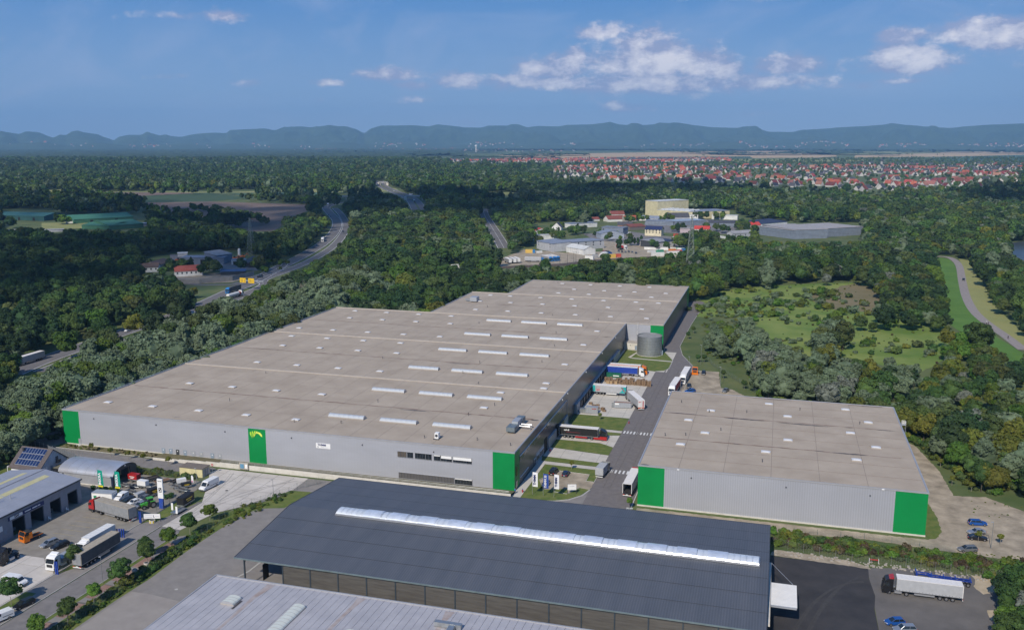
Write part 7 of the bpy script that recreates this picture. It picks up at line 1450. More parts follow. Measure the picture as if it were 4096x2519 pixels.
def car(F, Rr, label, col, kind='hatch', group=None, cat='car', name='parked_car'):
    t = place(F, Rr, name, label, cat, group); hl, hw, zb, zr, (g0, g1), (t0, t1) = CAR[kind]
    st = [(hl, .62, .42, .62), (hl-.12, .80, .28, .72), (hl-.6, .96, .22, .80), (g0, 1.0, .22, zb-.02), (0, 1.0, .22, zb), (g1+.3, 1.0, .22, zb+.02), (-hl+.25, .95, .26, zb), (-hl, .82, .40, zb-.12)]
    V = []; F_ = []
    for x, k, za, zb_ in st:
        w_ = hw*k; V += [(x, -w_*.96, za), (x, -w_, (za+zb_)/2), (x, -w_*.94, zb_), (x, w_*.94, zb_), (x, w_, (za+zb_)/2), (x, w_*.96, za)]
    for i in range(len(st)-1):
        for j in range(5): F_.append((i*6+j, i*6+j+1, (i+1)*6+j+1, (i+1)*6+j))
        F_.append((i*6+5, i*6, (i+1)*6, (i+1)*6+5))
    F_ += [tuple(range(6))[::-1], tuple(range((len(st)-1)*6, len(st)*6))]
    b = MB().add(V, F_).build('body', col, t)
    wb_, wt = hw*.9, hw*.70
    B4 = [(g0, -wb_, zb-.03), (g0, wb_, zb-.03), (g1, wb_, zb-.03), (g1, -wb_, zb-.03)]; T4 = [(t0, -wt, zr-.03), (t0, wt, zr-.03), (t1, wt, zr-.03), (t1, -wt, zr-.03)]
    MB().add([B4[0], B4[1], T4[1], T4[0]], [(0, 1, 2, 3)]).build('windscreen', m_shield, t); MB().add([B4[2], B4[3], T4[3], T4[2]], [(0, 1, 2, 3)]).build('rear_window', m_shield, t)
    for p, q in ((0, 3), (1, 2)): MB().add([B4[p], B4[q], T4[q], T4[p]], [(0, 1, 2, 3)]).build('side_window', m_shield, t)
    r_ = MB().add([(t0+.06, -wt-.03, zr-.04), (t0+.06, wt+.03, zr-.04), (t1-.05, wt+.03, zr-.04), (t1-.05, -wt-.03, zr-.04), (t0-.15, -wt+.08, zr), (t0-.15, wt-.08, zr), (t1+.1, wt-.08, zr), (t1+.1, -wt+.08, zr)], [(4, 5, 6, 7), (0, 1, 5, 4), (1, 2, 6, 5), (2, 3, 7, 6), (3, 0, 4, 7)])
    for s_ in (-1, 1):
        for (xb, xt) in ((g0, t0), ((g0+g1)/2-.15, (t0+t1)/2-.1), (g1+.05, t1+.05)): r_.tube((xb, s_*(wb_+.01), zb), (xt, s_*(wt+.01), zr-.03), .045, n=4)
    r_.build('roof', col, t)
    for x in (hl-.85, -hl+.85):
        for s_ in (-1, 1): wheel(t, x, s_*(hw-.10), .33, .22)
    for s_ in (-1, 1):
        MB().box(hl-.16, hl-.02, s_*hw*.62-.18, s_*hw*.62+.18, .52, .68).build('headlight', m_head, t); MB().box(-hl-.01, -hl+.1, s_*hw*.68-.14, s_*hw*.68+.14, zb-.32, zb-.1).build('tail_light', m_tail, t)
        MB().box(g0-.35, g0-.2, s_*(hw+.06)-.08, s_*(hw+.06)+.08, zb-.05, zb+.12).build('mirror', col, t)
    MB().box(-hl-.02, -hl, -.26, .26, .5, .62).build('number_plate', m_plate, t); MB().box(hl, hl+.02, -.26, .26, .38, .5).build('number_plate', m_plate, t)
    return t
def van(F, Rr, label, col, L_=5.9, h=2.55, group=None):
    t = place(F, Rr, 'panel_van', label, 'van', group); hl = L_/2
    MB().xz([(-hl, .45), (hl-.05, .4), (hl, .75), (hl-.25, 1.1), (hl-.95, 1.35), (hl-1.75, h-.15), (hl-2.1, h), (-hl+.15, h), (-hl, h-.15)], -.98, .98).build('body', col, t)
    MB().add([(hl-.98, -.86, 1.38), (hl-.98, .86, 1.38), (hl-1.68, .80, h-.3), (hl-1.68, -.80, h-.3)], [(0, 1, 2, 3)]).build('windscreen', m_shield, t); t.children[-1].location = (.05, 0, .02)
    for s_ in (-1, 1):
        MB().add([(hl-1.15, s_*.99, 1.4), (hl-2.3, s_*.99, 1.4), (hl-2.3, s_*.99, 2.0), (hl-1.65, s_*.99, 2.0)], [(0, 1, 2, 3)]).build('side_window', m_shield, t); MB().box(-hl+.3, hl-2.6, s_*.985-.01, s_*.985+.01, .95, 1.1).build('rub_strip', P_DG, t)
        for x in (hl-1.0, -hl+1.1): wheel(t, x, s_*.86, .36, .24)
        MB().box(hl-.3, hl-.08, s_*.72-.16, s_*.72+.16, .85, 1.1).build('headlight', m_head, t); MB().box(-hl-.02, -hl+.02, s_*.9-.06, s_*.9+.06, .9, 1.5).build('tail_light', m_tail, t)
    MB().box(hl-.08, hl+.04, -.95, .95, .38, .72).build('bumper', P_DG, t); MB().box(-hl-.02, -hl, -.26, .26, .6, .72).build('number_plate', m_plate, t); return t
def small_trailer(F, Rr, label, kind, col, L_=3.2, h=1.5, w_=1.6, mark=None):
    t = place(F, Rr, 'car_trailer', label, 'trailer', 'trailers in the sales yard' if 'yard' in label else None); hl = L_/2; z0 = .62
    fr = MB().box(-hl, hl, -w_/2, w_/2, z0-.1, z0).build('frame', m_galv, t); MB().tube((hl, -.5, z0-.05), (hl+1.2, 0, z0-.1), .05).tube((hl, .5, z0-.05), (hl+1.2, 0, z0-.1), .05).build('drawbar', m_galv, t); MB().tube((hl+.9, 0, 0), (hl+.9, 0, .7), .05).build('jockey_wheel', m_chas, t)
    for x in ((-.4, .4) if L_ > 3.6 else (0,)):
        for s_ in (-1, 1): wheel(t, x, s_*(w_/2+.02 if kind != 'flat' else w_/2-.3), .33 if kind != 'flat' else .28, .2)
    if kind == 'box': MB().box(-hl+.02, hl-.02, -w_/2+.02, w_/2-.02, z0, z0+h).build('box_body', col, t); MB().box(-hl, hl, -w_/2, w_/2, z0, z0+.25).build('side_rail', m_galv, t); MB().box(-hl+.05, hl-.05, -w_/2+.04, w_/2-.04, z0+h, z0+h+.03).build('roof', col, t)
    elif kind == 'open':
        for s_ in (-1, 1): MB().box(-hl, hl, s_*w_/2-.02, s_*w_/2+.02, z0, z0+.38).build('side_board', col, t); MB().box(s_*hl-.02, s_*hl+.02, -w_/2, w_/2, z0, z0+.38).build('end_board', col, t)
        MB().box(-hl, hl, -w_/2, w_/2, z0, z0+.03).build('deck', M('plywood_dark', (.06, .05, .045), .8), t)
    else: MB().box(-hl, hl, -w_/2, w_/2, z0, z0+.05).build('deck', col, t)
    if mark:
        for s_ in (-1, 1): MB().box(-hl*.6, hl*.5, s_*(w_/2)-.01, s_*(w_/2)+.01, z0+h*.55, z0+h*.68).box(-hl*.4, hl*.3, s_*(w_/2)-.01, s_*(w_/2)+.01, z0+h*.3, z0+h*.42).build('lettering', mark, t)
    return t
# ---------------------------------------------------------------- left yard and street
t = place((-110.1,-68.3), (-108.9,-63.6), 'recovery_truck', 'small orange flatbed truck with empty frame in the workshop yard', 'truck'); cab(t, 2.7, P_OR, P_OR, M('cab_roof_black', (.03, .03, .03), .5), 2.35); MB().box(-2.7, .4, -.9, .9, .75, .9).build('frame', m_chas, t)
for s_ in (-1, 1): MB().box(-2.6, .3, s_*.85-.05, s_*.85+.05, .9, 1.05).build('rail', P_OR, t); wheel(t, 1.6, s_*.8, .38, .24); wheel(t, -1.5, s_*.8, .38, .24)
MB().tube((.3, -.8, .9), (.3, -.8, 2), .06).tube((.3, .8, .9), (.3, .8, 2), .06).tube((.3, -.8, 2), (.3, .8, 2), .06).build('head_frame', P_OR, t)
car((-103.1,-69.4), (-102.2,-65.6), 'silver-blue estate car parked in the workshop yard', P_SI, 'estate'); car((-99.6,-69.7), (-98.6,-66.0), 'black estate car beside the silver-blue one', P_BK, 'estate')
BT = (-89.7,-70.6)
rigid((-90.9, -71.5), (-90.7, -58.2), 'white box truck with sloping cab behind the long grey trailer', P_WH, C_WH, C_WH, 11.5, 3.7, hcab=2.9)
semi((-86.0, -60.2), (-86.2, -76.7), 'long dark-sided trailer with dusty tan roof parked on the street edge', None, C_DK, T_TAN, C_GREY, name='parked_semi_trailer', cat='trailer').rotation_euler[2] = math.pi/2
semi((-91.6, -79.4), (-91.6, -62.9), 'white tractor truck with low grey open trailer beside the blue gate posts', P_WH, P_SI, w_lite, flat=True, low=P_WH)
van((-90.9,-87.0), (-97.5,-87.0), 'white van with roof bars at the left edge of the forecourt', P_WH, 5.6, 2.3); car((-93.6,-90.3), (-98.4,-89.7), 'pale blue van cut by the left picture edge', P_SI, 'mini_van')
car((-85.3,-96.9), (-84.1,-92.1), 'black estate car parked on the street behind the white van', P_BK, 'estate'); van((-85.3,-102.8), (-84.0,-99.1), 'white panel van parked on the street at the bottom left corner', P_WH, 5.0, 1.95)
t = semi((-107.9,-76.9), (-110.7,-65.7), 'black tractor unit at the left picture edge', P_BK, trailer=False, name='tractor_unit'); t.location = (-105.6, -72.5, .03); t.rotation_euler[2] = -math.pi/2
t = semi((-107.9,-76.9), (-110.7,-65.7), 'second black tractor unit farther left at the picture edge', P_BK, trailer=False, name='tractor_unit'); t.location = (-109.2, -71.0, .03); t.rotation_euler[2] = -math.pi/2
semi((-107.8,-45.6), (-92.6,-49.1), 'grey curtain semi-trailer with dark red cab turning in the workshop yard', P_RD, C_GREY, T_TAN, C_GREY, m_chas)
van((-105.6,-38.8), (-105.7,-35.5), 'small white van beside the office container', P_WH, 4.4, 1.9); car((-102.8,-39.8), (-102.2,-36.6), 'black car between the white van and the white saloon', P_BK, 'estate'); car((-100.4,-40.5), (-99.5,-37.2), 'white saloon with black roof window in the row by the tractor', P_WH, 'sedan'); car((-97.2,-41.4), (-96.8,-38.7), 'silver hatchback next to the green tractor', P_SI, 'hatch'); car((-99.2,-36.9), (-98.9,-34.5), 'dark grey car behind the silver hatchback', P_DG, 'hatch')
van((-87.2,-25.0), (-86.6,-19.8), 'long white high-roof van standing alone on the concrete yard', P_WH, 6.6, 2.6)
t = place((-95.5,-41.5), (-93.5,-38.2), 'farm_tractor', 'bright green farm tractor beside the fence', 'tractor'); P_TG = paint('tractor_green', .06, .32, .03)
MB().xz([(.2, .9), (2.1, .85), (2.2, 1.5), (.2, 1.75)], -.42, .42).build('bonnet', P_TG, t); MB().box(-1.5, .3, -.5, .5, .7, 1.2).build('chassis', m_chas, t); MB().add([(-1.4, -.75, 1.3), (.2, -.75, 1.3), (.2, .75, 1.3), (-1.4, .75, 1.3), (-1.2, -.65, 2.7), (.1, -.65, 2.7), (.1, .65, 2.7), (-1.2, .65, 2.7)], [(0, 1, 5, 4), (1, 2, 6, 5), (2, 3, 7, 6), (3, 0, 4, 7)]).build('cab_glass', m_shield, t); MB().box(-1.4, .3, -.75, .75, 2.7, 2.85).build('cab_roof', P_TG, t)
for s_ in (-1, 1): w1 = wheel(t, -1.0, s_*1.0, .95, .55); wheel(t, 1.5, s_*.85, .62, .4); MB().box(-1.7, -.3, s_*.95-.3, s_*.95+.3, 1.9, 1.98).build('mudguard', P_TG, t)
MB().box(2.2, 2.3, -.3, .3, 1, 1.4).build('grille', m_chas, t); MB().tube((1.2, .4, 1.7), (1.2, .4, 2.6), .06).build('exhaust', m_chas, t)
small_trailer((-85.7,-37.3), (-85.8,-33.0), 'tall black covered trailer with yellow lettering on the concrete yard', 'box', C_BLK, 5.2, 2.3, 2.2, M('yellow_letter', (.6, .42, .03), .6)); small_trailer((-84.4,-42.1), (-84.3,-38.7), 'empty silver car transport trailer behind the black covered one', 'flat', m_galv, 4.2, .1, 2.1)
for F_, R_, lab, kd, col, L_, h, w_, mk in (((-110.2,-23.8), (-113.3,-23.6), 'red covered trailer in the sales yard by the round-roof store', 'box', P_RD, 3.4, 1.7, 1.8, M('white_letter', (.7, .7, .7), .6)), ((-108.1,-23.2), (-106.6,-20.6), 'black flat trailer in the sales yard right of the red one', 'open', m_chas, 4.4, .3, 2.0, None), ((-104.0,-23.8), (-102.1,-20.9), 'brown loaded flat trailer in the sales yard', 'flat', M('timber_brown', (.16, .09, .05), .8), 4.4, .2, 2.0, None), ((-104.3,-27.4), (-107.3,-27.3), 'white box trailer in the middle of the sales yard', 'box', P_WH, 3.0, 1.6, 1.7, None), ((-97.0,-23.0), (-95.7,-21.6), 'white rounded box trailer in the sales yard by the fence', 'box', P_WH, 2.6, 1.3, 1.5, None), ((-99.1,-22.6), (-98.7,-20.9), 'small black open trailer in the sales yard left of the white rounded one', 'open', m_chas, 2.8, .3, 1.5, None), ((-94.2,-24.8), (-92.8,-23.3), 'low black covered trailer with yellow writing in the sales yard', 'box', C_BLK, 2.8, 1.0, 1.5, M('yellow_letter', (0, 0, 0))), ((-91.3,-27.2), (-94.9,-26.5), 'silver open trailer in the sales yard near the gate', 'open', m_galv, 3.6, .3, 1.7, None), ((-94.0,-25.7), (-97.5,-25.2), 'second silver open trailer in the sales yard behind the first', 'open', m_galv, 3.0, .3, 1.6, None), ((-110.7,-28.6), (-112.9,-28.2), 'small silver trailer in the sales yard beside the store gate', 'open', m_galv, 2.3, .3, 1.3, None), ((-107.5,-28.6), (-110.0,-28.4), 'small silver trailer in the sales yard left of the white box', 'open', m_galv, 2.3, .3, 1.3, None), ((-104.5,-32.7), (-107.4,-32.1), 'small silver trailer in the sales yard in the front row', 'open', m_galv, 2.4, .3, 1.4, None), ((-102.5,-33.1), (-101.2,-31.3), 'dark brown flat trailer in the sales yard front row', 'flat', M('timber_brown', (0, 0, 0)), 3.6, .1, 1.9, None), ((-99.2,-33.1), (-98.4,-30.9), 'black box trailer with yellow writing in the sales yard front row', 'box', C_BLK, 3.0, 1.7, 1.7, M('yellow_letter', (0, 0, 0))), ((-101.4,-36.1), (-100.9,-33.6), 'grey box trailer in the sales yard behind the white saloon', 'box', C_LG, 2.8, 1.2, 1.6, None)): small_trailer(F_, R_, lab, kd, col, L_, h, w_, mk)
# ---------------------------------------------------------------- docks and access road
t = semi((17.4, 53.6), (.9, 53.6), 'black curtain semi-trailer with red and black cab backed to the near dock', P_BK, C_BLK, T_WH, C_LG, P_RD, roofc=P_BK, h=3.5)
lettering('zeh-B', .8, m_white, t, (-5.6, -1.30, 2.9), (R(90), 0, 0), .02); MB().box(-5.9, -.9, -1.295, -1.285, 2.2, 2.26).build('red_line', C_RD, t); MB().box(-2.6, 1.6, -1.26, -1.24, .5, .95).build('side_guard', P_RD, t); MB().box(3.8, 6.2, -1.24, -1.2, .4, 1.15).build('side_skirt', P_RD, t); MB().box(5.95, 8.3, -1.25, -1.225, .4, 1.5).build('door_panel', P_RD, t)
t = semi((17.3, 143.4), (.8, 143.4), 'bright blue curtain semi-trailer with white cab at the far docks', P_WH, C_BLUE, T_WH, C_LG)
semi((18.0, 147.5), (1.5, 147.5), 'orange-cabbed semi-trailer truck just behind the blue one', P_OR, C_OR, T_WH, C_OR)
t = semi((17.6, 110.8), (1.1, 110.8), 'turquoise and grey trailer standing alone at the dock', None, C_LG, T_WH, C_TEAL, name='parked_semi_trailer', cat='trailer')
MB().box(-8.2, -7.0, -1.295, -1.275, 1.3, 3.9).build('side_panel', C_TEAL, t); MB().add([(5.3, -1.29, 1.3), (2.6, -1.29, 1.3), (3.8, -1.29, 2.4), (3.2, -1.29, 3.9), (5.3, -1.29, 3.9)], [(0, 1, 2, 3, 4)]).build('side_swoosh', C_TEAL, t); MB().add([(3.4, -1.30, 3.7), (3.9, -1.30, 3.6), (4.9, -1.30, 2.0), (4.7, -1.30, 1.8)], [(0, 1, 2, 3)]).build('red_swoosh', C_RD, t)
lettering('HRO', .75, M('red_letter', (.5, .05, .06), .6), t, (-5.9, -1.30, 2.0), (R(90), 0, 0), .03); lg2 = MB().box(-6.6, -5.2, -1.297, -1.29, 2.55, 2.62).build('horse_emblem', M('red_letter', (0, 0, 0)), t)
MB().tube((-6.6, -1.3, 2.6), (-6.5, -1.3, 3.2), .04, n=3).tube((-6.5, -1.3, 3.2), (-6.0, -1.3, 3.5), .04, n=3).tube((-6.0, -1.3, 3.5), (-5.3, -1.3, 3.3), .04, n=3).tube((-5.3, -1.3, 3.3), (-5.1, -1.3, 2.6), .04, n=3).build('emblem_outline', M('red_letter', (0, 0, 0)), lg2)
MB().box(-2.6, 1.6, -1.26, -1.22, .5, 1.0).build('side_guard', C_WH, t)
t = semi((16.0, 107.2), (23.3, 92.6), 'grey semi-trailer truck pulling away slantwise with red-lettered rear doors', P_DG, C_LG, T_WH, C_WH)
MB().box(-8.32, -8.30, -.9, -.5, 1.3, 3.6).build('red_panel', C_RD, t); lettering('HRO', .5, M('red_letter', (0, 0, 0)), t, (-8.33, .6, 3.2), (R(90), 0, R(-90)), .02); MB().box(-8.37, -8.33, -1.2, 1.2, .95, 1.12).build('light_bar', m_orl, t)
semi((34.4, 134.5), (35.0, 151), 'white-roofed semi-trailer truck facing the viewer at the right kerb', P_WH, C_LG, T_WH, C_WH)
semi((32.0, 115.2), (32.9, 131.7), 'red-sided white-roofed truck with blue front half hidden by the smaller warehouse', P_WH, C_RD, T_WH, C_NAVY)
semi((32.5, 21.3), (32.1, 4.8), 'white trailer with open empty rear beside the green corner of the smaller warehouse', P_RD, C_WH, T_WH, C_LG, open_rear=True); 
t = rigid((22.6, 27.2), (21.4, 14.9), 'grey curtain-sided light truck seen from behind on the access road', P_DG, C_LG, C_LG, 7.6, 3.3)
car((7.6,19.6), (7.3,15.5), 'black people carrier parked on the gravel lot', P_BK, 'mini_van'); car((11.4,19.4), (11.3,15.1), 'dark blue hatchback next to the black people carrier', P_NV, 'hatch'); car((7.5,4.3), (7.7,9.7), 'silver car half hidden behind the blue flag', P_SI, 'hatch')
t = place((38.1,148.9), (37.5,161.1), 'snow_plough_truck', 'orange municipal truck with plough blade facing the viewer', 'truck'); cab(t, 2.0, P_OR, P_OR, None, 2.6); MB().box(-2.6, -.2, -1, 1, .9, 1.3).build('tipper_bed', P_OR, t); MB().box(2.5, 2.7, -1.5, 1.5, .15, 1.0).build('plough_blade', P_OR, t)
for s_ in (-1, 1): wheel(t, 1.0, s_*.95, .48, .3); wheel(t, -1.5, s_*.95, .48, .3)
car((41.5,151.1), (41.5,159.3), 'black car parked right of the orange plough truck', P_BK, 'hatch'); car((37.6,128.0), (37.3,135.0), 'black saloon parked beyond the two waiting trucks', P_BK, 'sedan'); car((36.9,122.0), (40.4,124.9), 'blue car just above the smaller warehouse roof', P_BL, 'estate'); car((51.7,125.8), (53.2,130.9), 'grey car in the farther gravel bay', P_DG, 'sedan')
# skip, compactor, containers at the docks
t = thing('open_skip', 'long grey open-topped steel skip filled with rusty scrap on the dock yard', 'skip', (16.0, 94.3), .12); 
for s_ in (-1, 1): MB().box(-3.3, 3.3, s_*1.2-.05, s_*1.2+.05, .2, 2.2).build('side_wall', w_lite, t)
MB().box(-3.3, -3.2, -1.2, 1.2, .2, 2.2).box(3.2, 3.3, -1.2, 1.2, .2, 2.2).build('end_wall', w_lite, t); MB().box(-3.2, 3.2, -1.15, 1.15, .2, 1.9).build('scrap_filling', M('rusty_scrap', (.22, .11, .07), .9, scale=3, var=.4), t); MB().box(-4.2, -3.3, -.9, -.8, .3, 2.0).build('ladder', m_galv, t)
for i in range(9): MB().box(-3.1+i*.75, -3.0+i*.75, -1.3, -1.25, .2, 2.2).build('rib', m_galv, t)
MB().box(-2.9, -1.4, -1.32, -1.3, 1.4, 2.0).build('sign_plate', m_white, t)
t = thing('waste_compactor', 'grey waste compactor container at the near end of the docks', 'compactor', (5.4, 84.0), .06); MB().box(-1.6, 3.0, -1.2, 1.2, .2, 2.5).build('container_body', w_lite, t); MB().box(-3.8, -1.6, -1.1, 1.1, .2, 1.6).build('press_head', m_galv, t); MB().box(.8, 2.4, -1.22, -1.2, 1.8, 2.1).build('red_lettering', C_RD, t)
for i in range(5): MB().box(-1.4+i*1.0, -1.3+i*1.0, -1.27, -1.2, .2, 2.5).build('rib', m_galv, t)
t = thing('green_skip', 'dark green low covered skip beside the blue curtain truck', 'skip', (4.7, 139.2)); gs = M('skip_green', (.01, .11, .06), .5); MB().box(-3.3, 3.3, -1.1, 1.1, .2, 1.6).build('skip_body', gs, t); MB().xz([(-3.3, 1.6), (3.3, 1.6), (3.2, 1.85), (-3.2, 1.85)], -1.1, 1.1).build('cover', gs, t); MB().box(-.2, 2.4, -1.12, -1.1, .7, 1.1).build('lettering', m_white, t)
m_pal = M('pallet_wood', (.15, .095, .055), .9, col2=(.30, .20, .12), scale=4, obj=True); m_crd = M('cardboard', (.36, .25, .14), .85, obj=True)
pals = {}
def pallet_stack(x, y, n_, label, sx=1.2, sy=.8, rz=0, wood=True):
    t = thing('pallet_stack', label, 'pallets', (x, y, .03), rz, 'pallet stacks on the dock yard')
    for i in range(n_):
        key = (sx, sy)
        if key not in pals: pals[key] = MB().box(-sx/2, sx/2, -sy/2, sy/2, .10, .145).box(-sx/2, sx/2, -sy/2, -sy/2+.1, 0, .10).box(-sx/2, sx/2, -.05, .05, 0, .10).box(-sx/2, sx/2, sy/2-.1, sy/2, 0, .10).mesh('pallet', m_pal)
        put(pals[key], 'pallet', t, (rv.uniform(-.05, .05), rv.uniform(-.05, .05), i*.19), rz=rv.uniform(-.05, .05))
for r_ in range(2):
    for i in range(17): pallet_stack(2.8+i*1.06+(2 if r_ == 0 else 0), 128.6+r_*2.2+rv.uniform(-.45, .45), rv.choice((5, 8, 10, 11, 12)), 'stack of brown wooden pallets in the %s row on the dock yard' % ('front' if r_ == 0 else 'back'), .88, 1.35, rv.uniform(-.12, .12))
for x, y in ((4.2, 127.6), (5.6, 127.5), (7.6, 127.8)): t = thing('crate', 'pale wooden crate before the pallet stacks, %s' % {4: 'leftmost', 5: 'middle', 7: 'rightmost'}[int(x)], 'crate', (x, y)); MB().box(-.6, .6, -.5, .5, .1, 1.3).build('box', m_crd, t); MB().box(-.62, .62, -.52, .52, 1.3, 1.36).build('lid', m_crd, t)
for x, y, n_, lb in ((3.3, 95.4, 4, 'low pale pallet pile nearest the dock doors'), (5.2, 92.0, 5, 'pale pallet pile behind the compactor'), (7.2, 89.8, 4, 'pale pallet pile at the middle of the heap'), (9.4, 88.4, 6, 'pale pallet pile right of the compactor'), (10.2, 87.2, 3, 'lowest pallet pile right of the compactor'), (6.4, 94, 3, 'tilted pallets beside the dock')): pallet_stack(x, y, n_, lb, 1.3, 1.1, rv.uniform(-.6, .6))
# ---------------------------------------------------------------- right lots
semi((96.5, -34.6), (113, -34.6), 'light grey curtain semi-trailer with black cab on the right-hand lot', P_BK, C_LG, T_WH, C_WH, roofc=P_RD)
t = place((105.3,-25.9), (116.0,-26.3), 'container_chassis', 'empty blue container chassis trailer behind the grey semi-trailer', 'trailer'); cb_ = paint('chassis_blue', .015, .04, .25)
for s_ in (-1, 1): MB().xz([(-5.8, 1.0), (3, 1.0), (3.6, 1.3), (6, 1.35), (6, 1.6), (3.2, 1.55), (2.6, 1.25), (-5.8, 1.25)], s_*.5-.08, s_*.5+.08).build('beam', cb_, t); MB().box(1.6, 1.8, s_*.8-.1, s_*.8+.1, 0, 1.0).build('landing_leg', cb_, t)
for x in (-5.6, -2.5, 0, 2.6, 5.8): MB().box(x-.12, x+.12, -1.2, 1.2, 1.2, 1.4).build('cross_beam', cb_, t)
MB().box(-1.6, 1.0, -1.1, -.6, .5, 1.0).build('spare_box', cb_, t); MB().box(5.9, 6.1, -1.2, 1.2, 1.3, 2.0).build('front_frame', cb_, t)
for x in (-5, -3.7, -2.4):
    for s_ in (-1, 1): wheel(t, x, s_*1.0, .5, .36)
car((95.5,-50.3), (99.9,-48.7), 'metallic blue hatchback at the bottom right of the lot', P_BL, 'hatch'); car((97.2,-52.8), (101.4,-51.7), 'silver SUV cut by the bottom picture edge', P_SI, 'suv')
car((127.1,12.0), (122.2,11.3), 'bright blue estate car on the gravel lot', P_BL, 'estate'); car((121.3,4.5), (125.2,6.1), 'silver car behind the black saloon on the gravel lot', P_SI, 'sedan'); car((124.9,1.5), (120.7,1.4), 'black saloon with silver trim on the gravel lot', P_BK, 'sedan'); car((116.8,-7.3), (121.3,-5.8), 'dark grey car half hidden by the hedge', P_DG, 'estate')
# ---------------------------------------------------------------- highway and far yards
semi((-257.9,81.8), (-258.3,98.4), 'white semi-trailer with green cab on the highway at the left', P_GN, C_LG, T_WH, C_LG)
semi((-269.8,214.6), (-272.3,233.9), 'dark blue curtain semi-trailer with black cab on the highway', P_BK, C_NAVY, T_WH, C_NAVY); semi((-282.1,286.1), (-282.9,302.2), 'grey truck with bright blue cab on the highway before the gantry', paint('bright_blue', .02, .16, .42), C_DK, C_DK, C_DK)
semi((-268.4,281.4), (-268.7,267.8), 'white tank truck with red band driving away under the gantry', P_WH, tank=True, name='tank_truck'); 
car((-264.3,175.0), (-265.3,180.7), 'white car on the highway between the trees', P_WH, 'estate'); car((-262.7,161.5), (-262.8,164.9), 'white car on the highway at the left of the gap', P_WH, 'hatch'); car((-299.5,358.3), (-301.9,357.6), 'black car on the highway above the yellow signs', P_BK, 'estate'); car((-260.2,214.6), (-262.4,220.9), 'white car mostly hidden by the tree beside the blue truck', P_WH, 'hatch')
semi((-365.3,577.6), (-387.9,626.5), 'white box truck on the highway curve', P_WH, C_WH, T_WH, C_WH); semi((-607.7,1060.3), (-623.9,1093.5), 'small white truck at the far highway curve', P_WH, C_WH, T_WH, C_WH)
for a, b, lab in (((-520.0,892.1), (-530.0,913.1), 'first dark car in the highway curve'), ((-504.3,869.1), (-515.5,888.7), 'second dark car in the highway curve'), ((-398.3,690.3), (-404.7,704.5), 'dark car on the right carriageway'), ((-302.5,360.0), (-303.4,364.8), 'dark car near the slip road')): car(a, b, lab, P_BK, 'estate')
semi((-506.2,1168.5), (-531.8,1228.6), 'white and black truck under the motorway bridge', P_DG, C_LG, T_WH, C_LG); car((-471.3,1138.7), (-479.3,1156.1), 'pale car beside the motorway verge', P_WH, 'estate'); semi((-590.5,1363.1), (-598.2,1372.0), 'white lorry beyond the motorway bridge', P_WH, C_WH, T_WH, C_WH); car((-690.3,1510.7), (-693.6,1515.0), 'white car far along the motorway', P_WH, 'estate')
car((200.2,479.7), (203.0,497.5), 'black car on the dike road', P_BK, 'suv')
B_CAB = paint('bright_blue', 0, 0, 0)
for a, b, lab, cb2, mt in (((-121.5,504.8), (-132.8,503.0), 'leftmost blue-cabbed trailer in the freight yard', B_CAB, C_LG), ((-113.3,508.7), (-125.6,520.7), 'second blue-cabbed trailer in the freight yard', B_CAB, C_GREY), ((-110.2,511.1), (-123.1,524.7), 'third blue-cabbed trailer in the freight yard', B_CAB, C_LG), ((-107.6,513.4), (-120.4,528.7), 'rightmost blue-cabbed trailer in the freight yard', B_CAB, C_LG),
                       ((-138.5,478.2), (-153.2,500.6), 'grey trailer at the left of the three by the track', None, C_GREY), ((-135.4,481.3), (-150.0,503.8), 'pale trailer in the middle of the three by the track', None, C_LG), ((-132.8,484.2), (-147.6,507.7), 'pale trailer at the right of the three by the track', None, C_LG),
                       ((-177.4,434.1), (-188.2,423.1), 'grey trailer behind the trees beside the railway', None, C_GREY), ((-165.5,449.5), (-177.7,437.9), 'white trailer behind the trees beside the railway', None, C_WH), ((-66.7,611.5), (-77.1,622.9), 'red-sided truck with white cab beside the freight yard trees', P_WH, C_RD), ((-82.2,718.1), (-85.5,754.0), 'black truck with white cab on the estate street', P_WH, C_BLK)):
    semi(a, b, lab, cb2, mt, T_WH, C_WH)
car((-74.1,575.8), (-77.6,578.3), 'bright blue car beside the white tent', P_BL, 'mini_van'); car((-81.1,588.9), (-84.5,590.6), 'dark red car beside the workshop', P_RD, 'estate'); car((-78.3,587.9), (-80.8,589.0), 'dark car beside the red one', P_BK, 'estate')
for i, (x, y) in enumerate(((885, 355), (915, 358), (945, 362), (975, 358), (1005, 362), (1040, 370))): car([(-70.2,592.0), (-66.8,590.3), (-63.3,587.8), (-60.9,592.0), (-57.4,589.5), (-53.0,583.7)][i], (Vector([(-70.2,592.0), (-66.8,590.3), (-63.3,587.8), (-60.9,592.0), (-57.4,589.5), (-53.0,583.7)][i])+Vector((-1, 3.5))), 'dark car in the row below the freight yard trees', (P_DG, P_BK)[i % 2], 'estate', 'cars below the freight yard trees')
for i in range(9): p = Vector((8.4,707.8)).lerp(Vector((21.6,700.7)), i/8); car(p, p+Vector((1, 4)), 'small car in the walled car park beside the pylon', (P_DG, P_BL, P_NV, P_RD, P_WH)[i % 5], 'hatch', 'cars in the walled car park')
semi((-131.8,261.6), (-123.2,267.3), 'blue trailer with yellow cab behind the far roof edge', P_YE, C_BLUE, T_WH, C_BLUE)
for i, p in enumerate(((-151.4,260.5), (-148.0,260.6), (-143.5,260.9))): car(p, (p[0]+4, p[1]+1), 'black car peeping over the far roof edge, %s' % ('leftmost', 'middle', 'rightmost')[i], P_BK, 'suv')

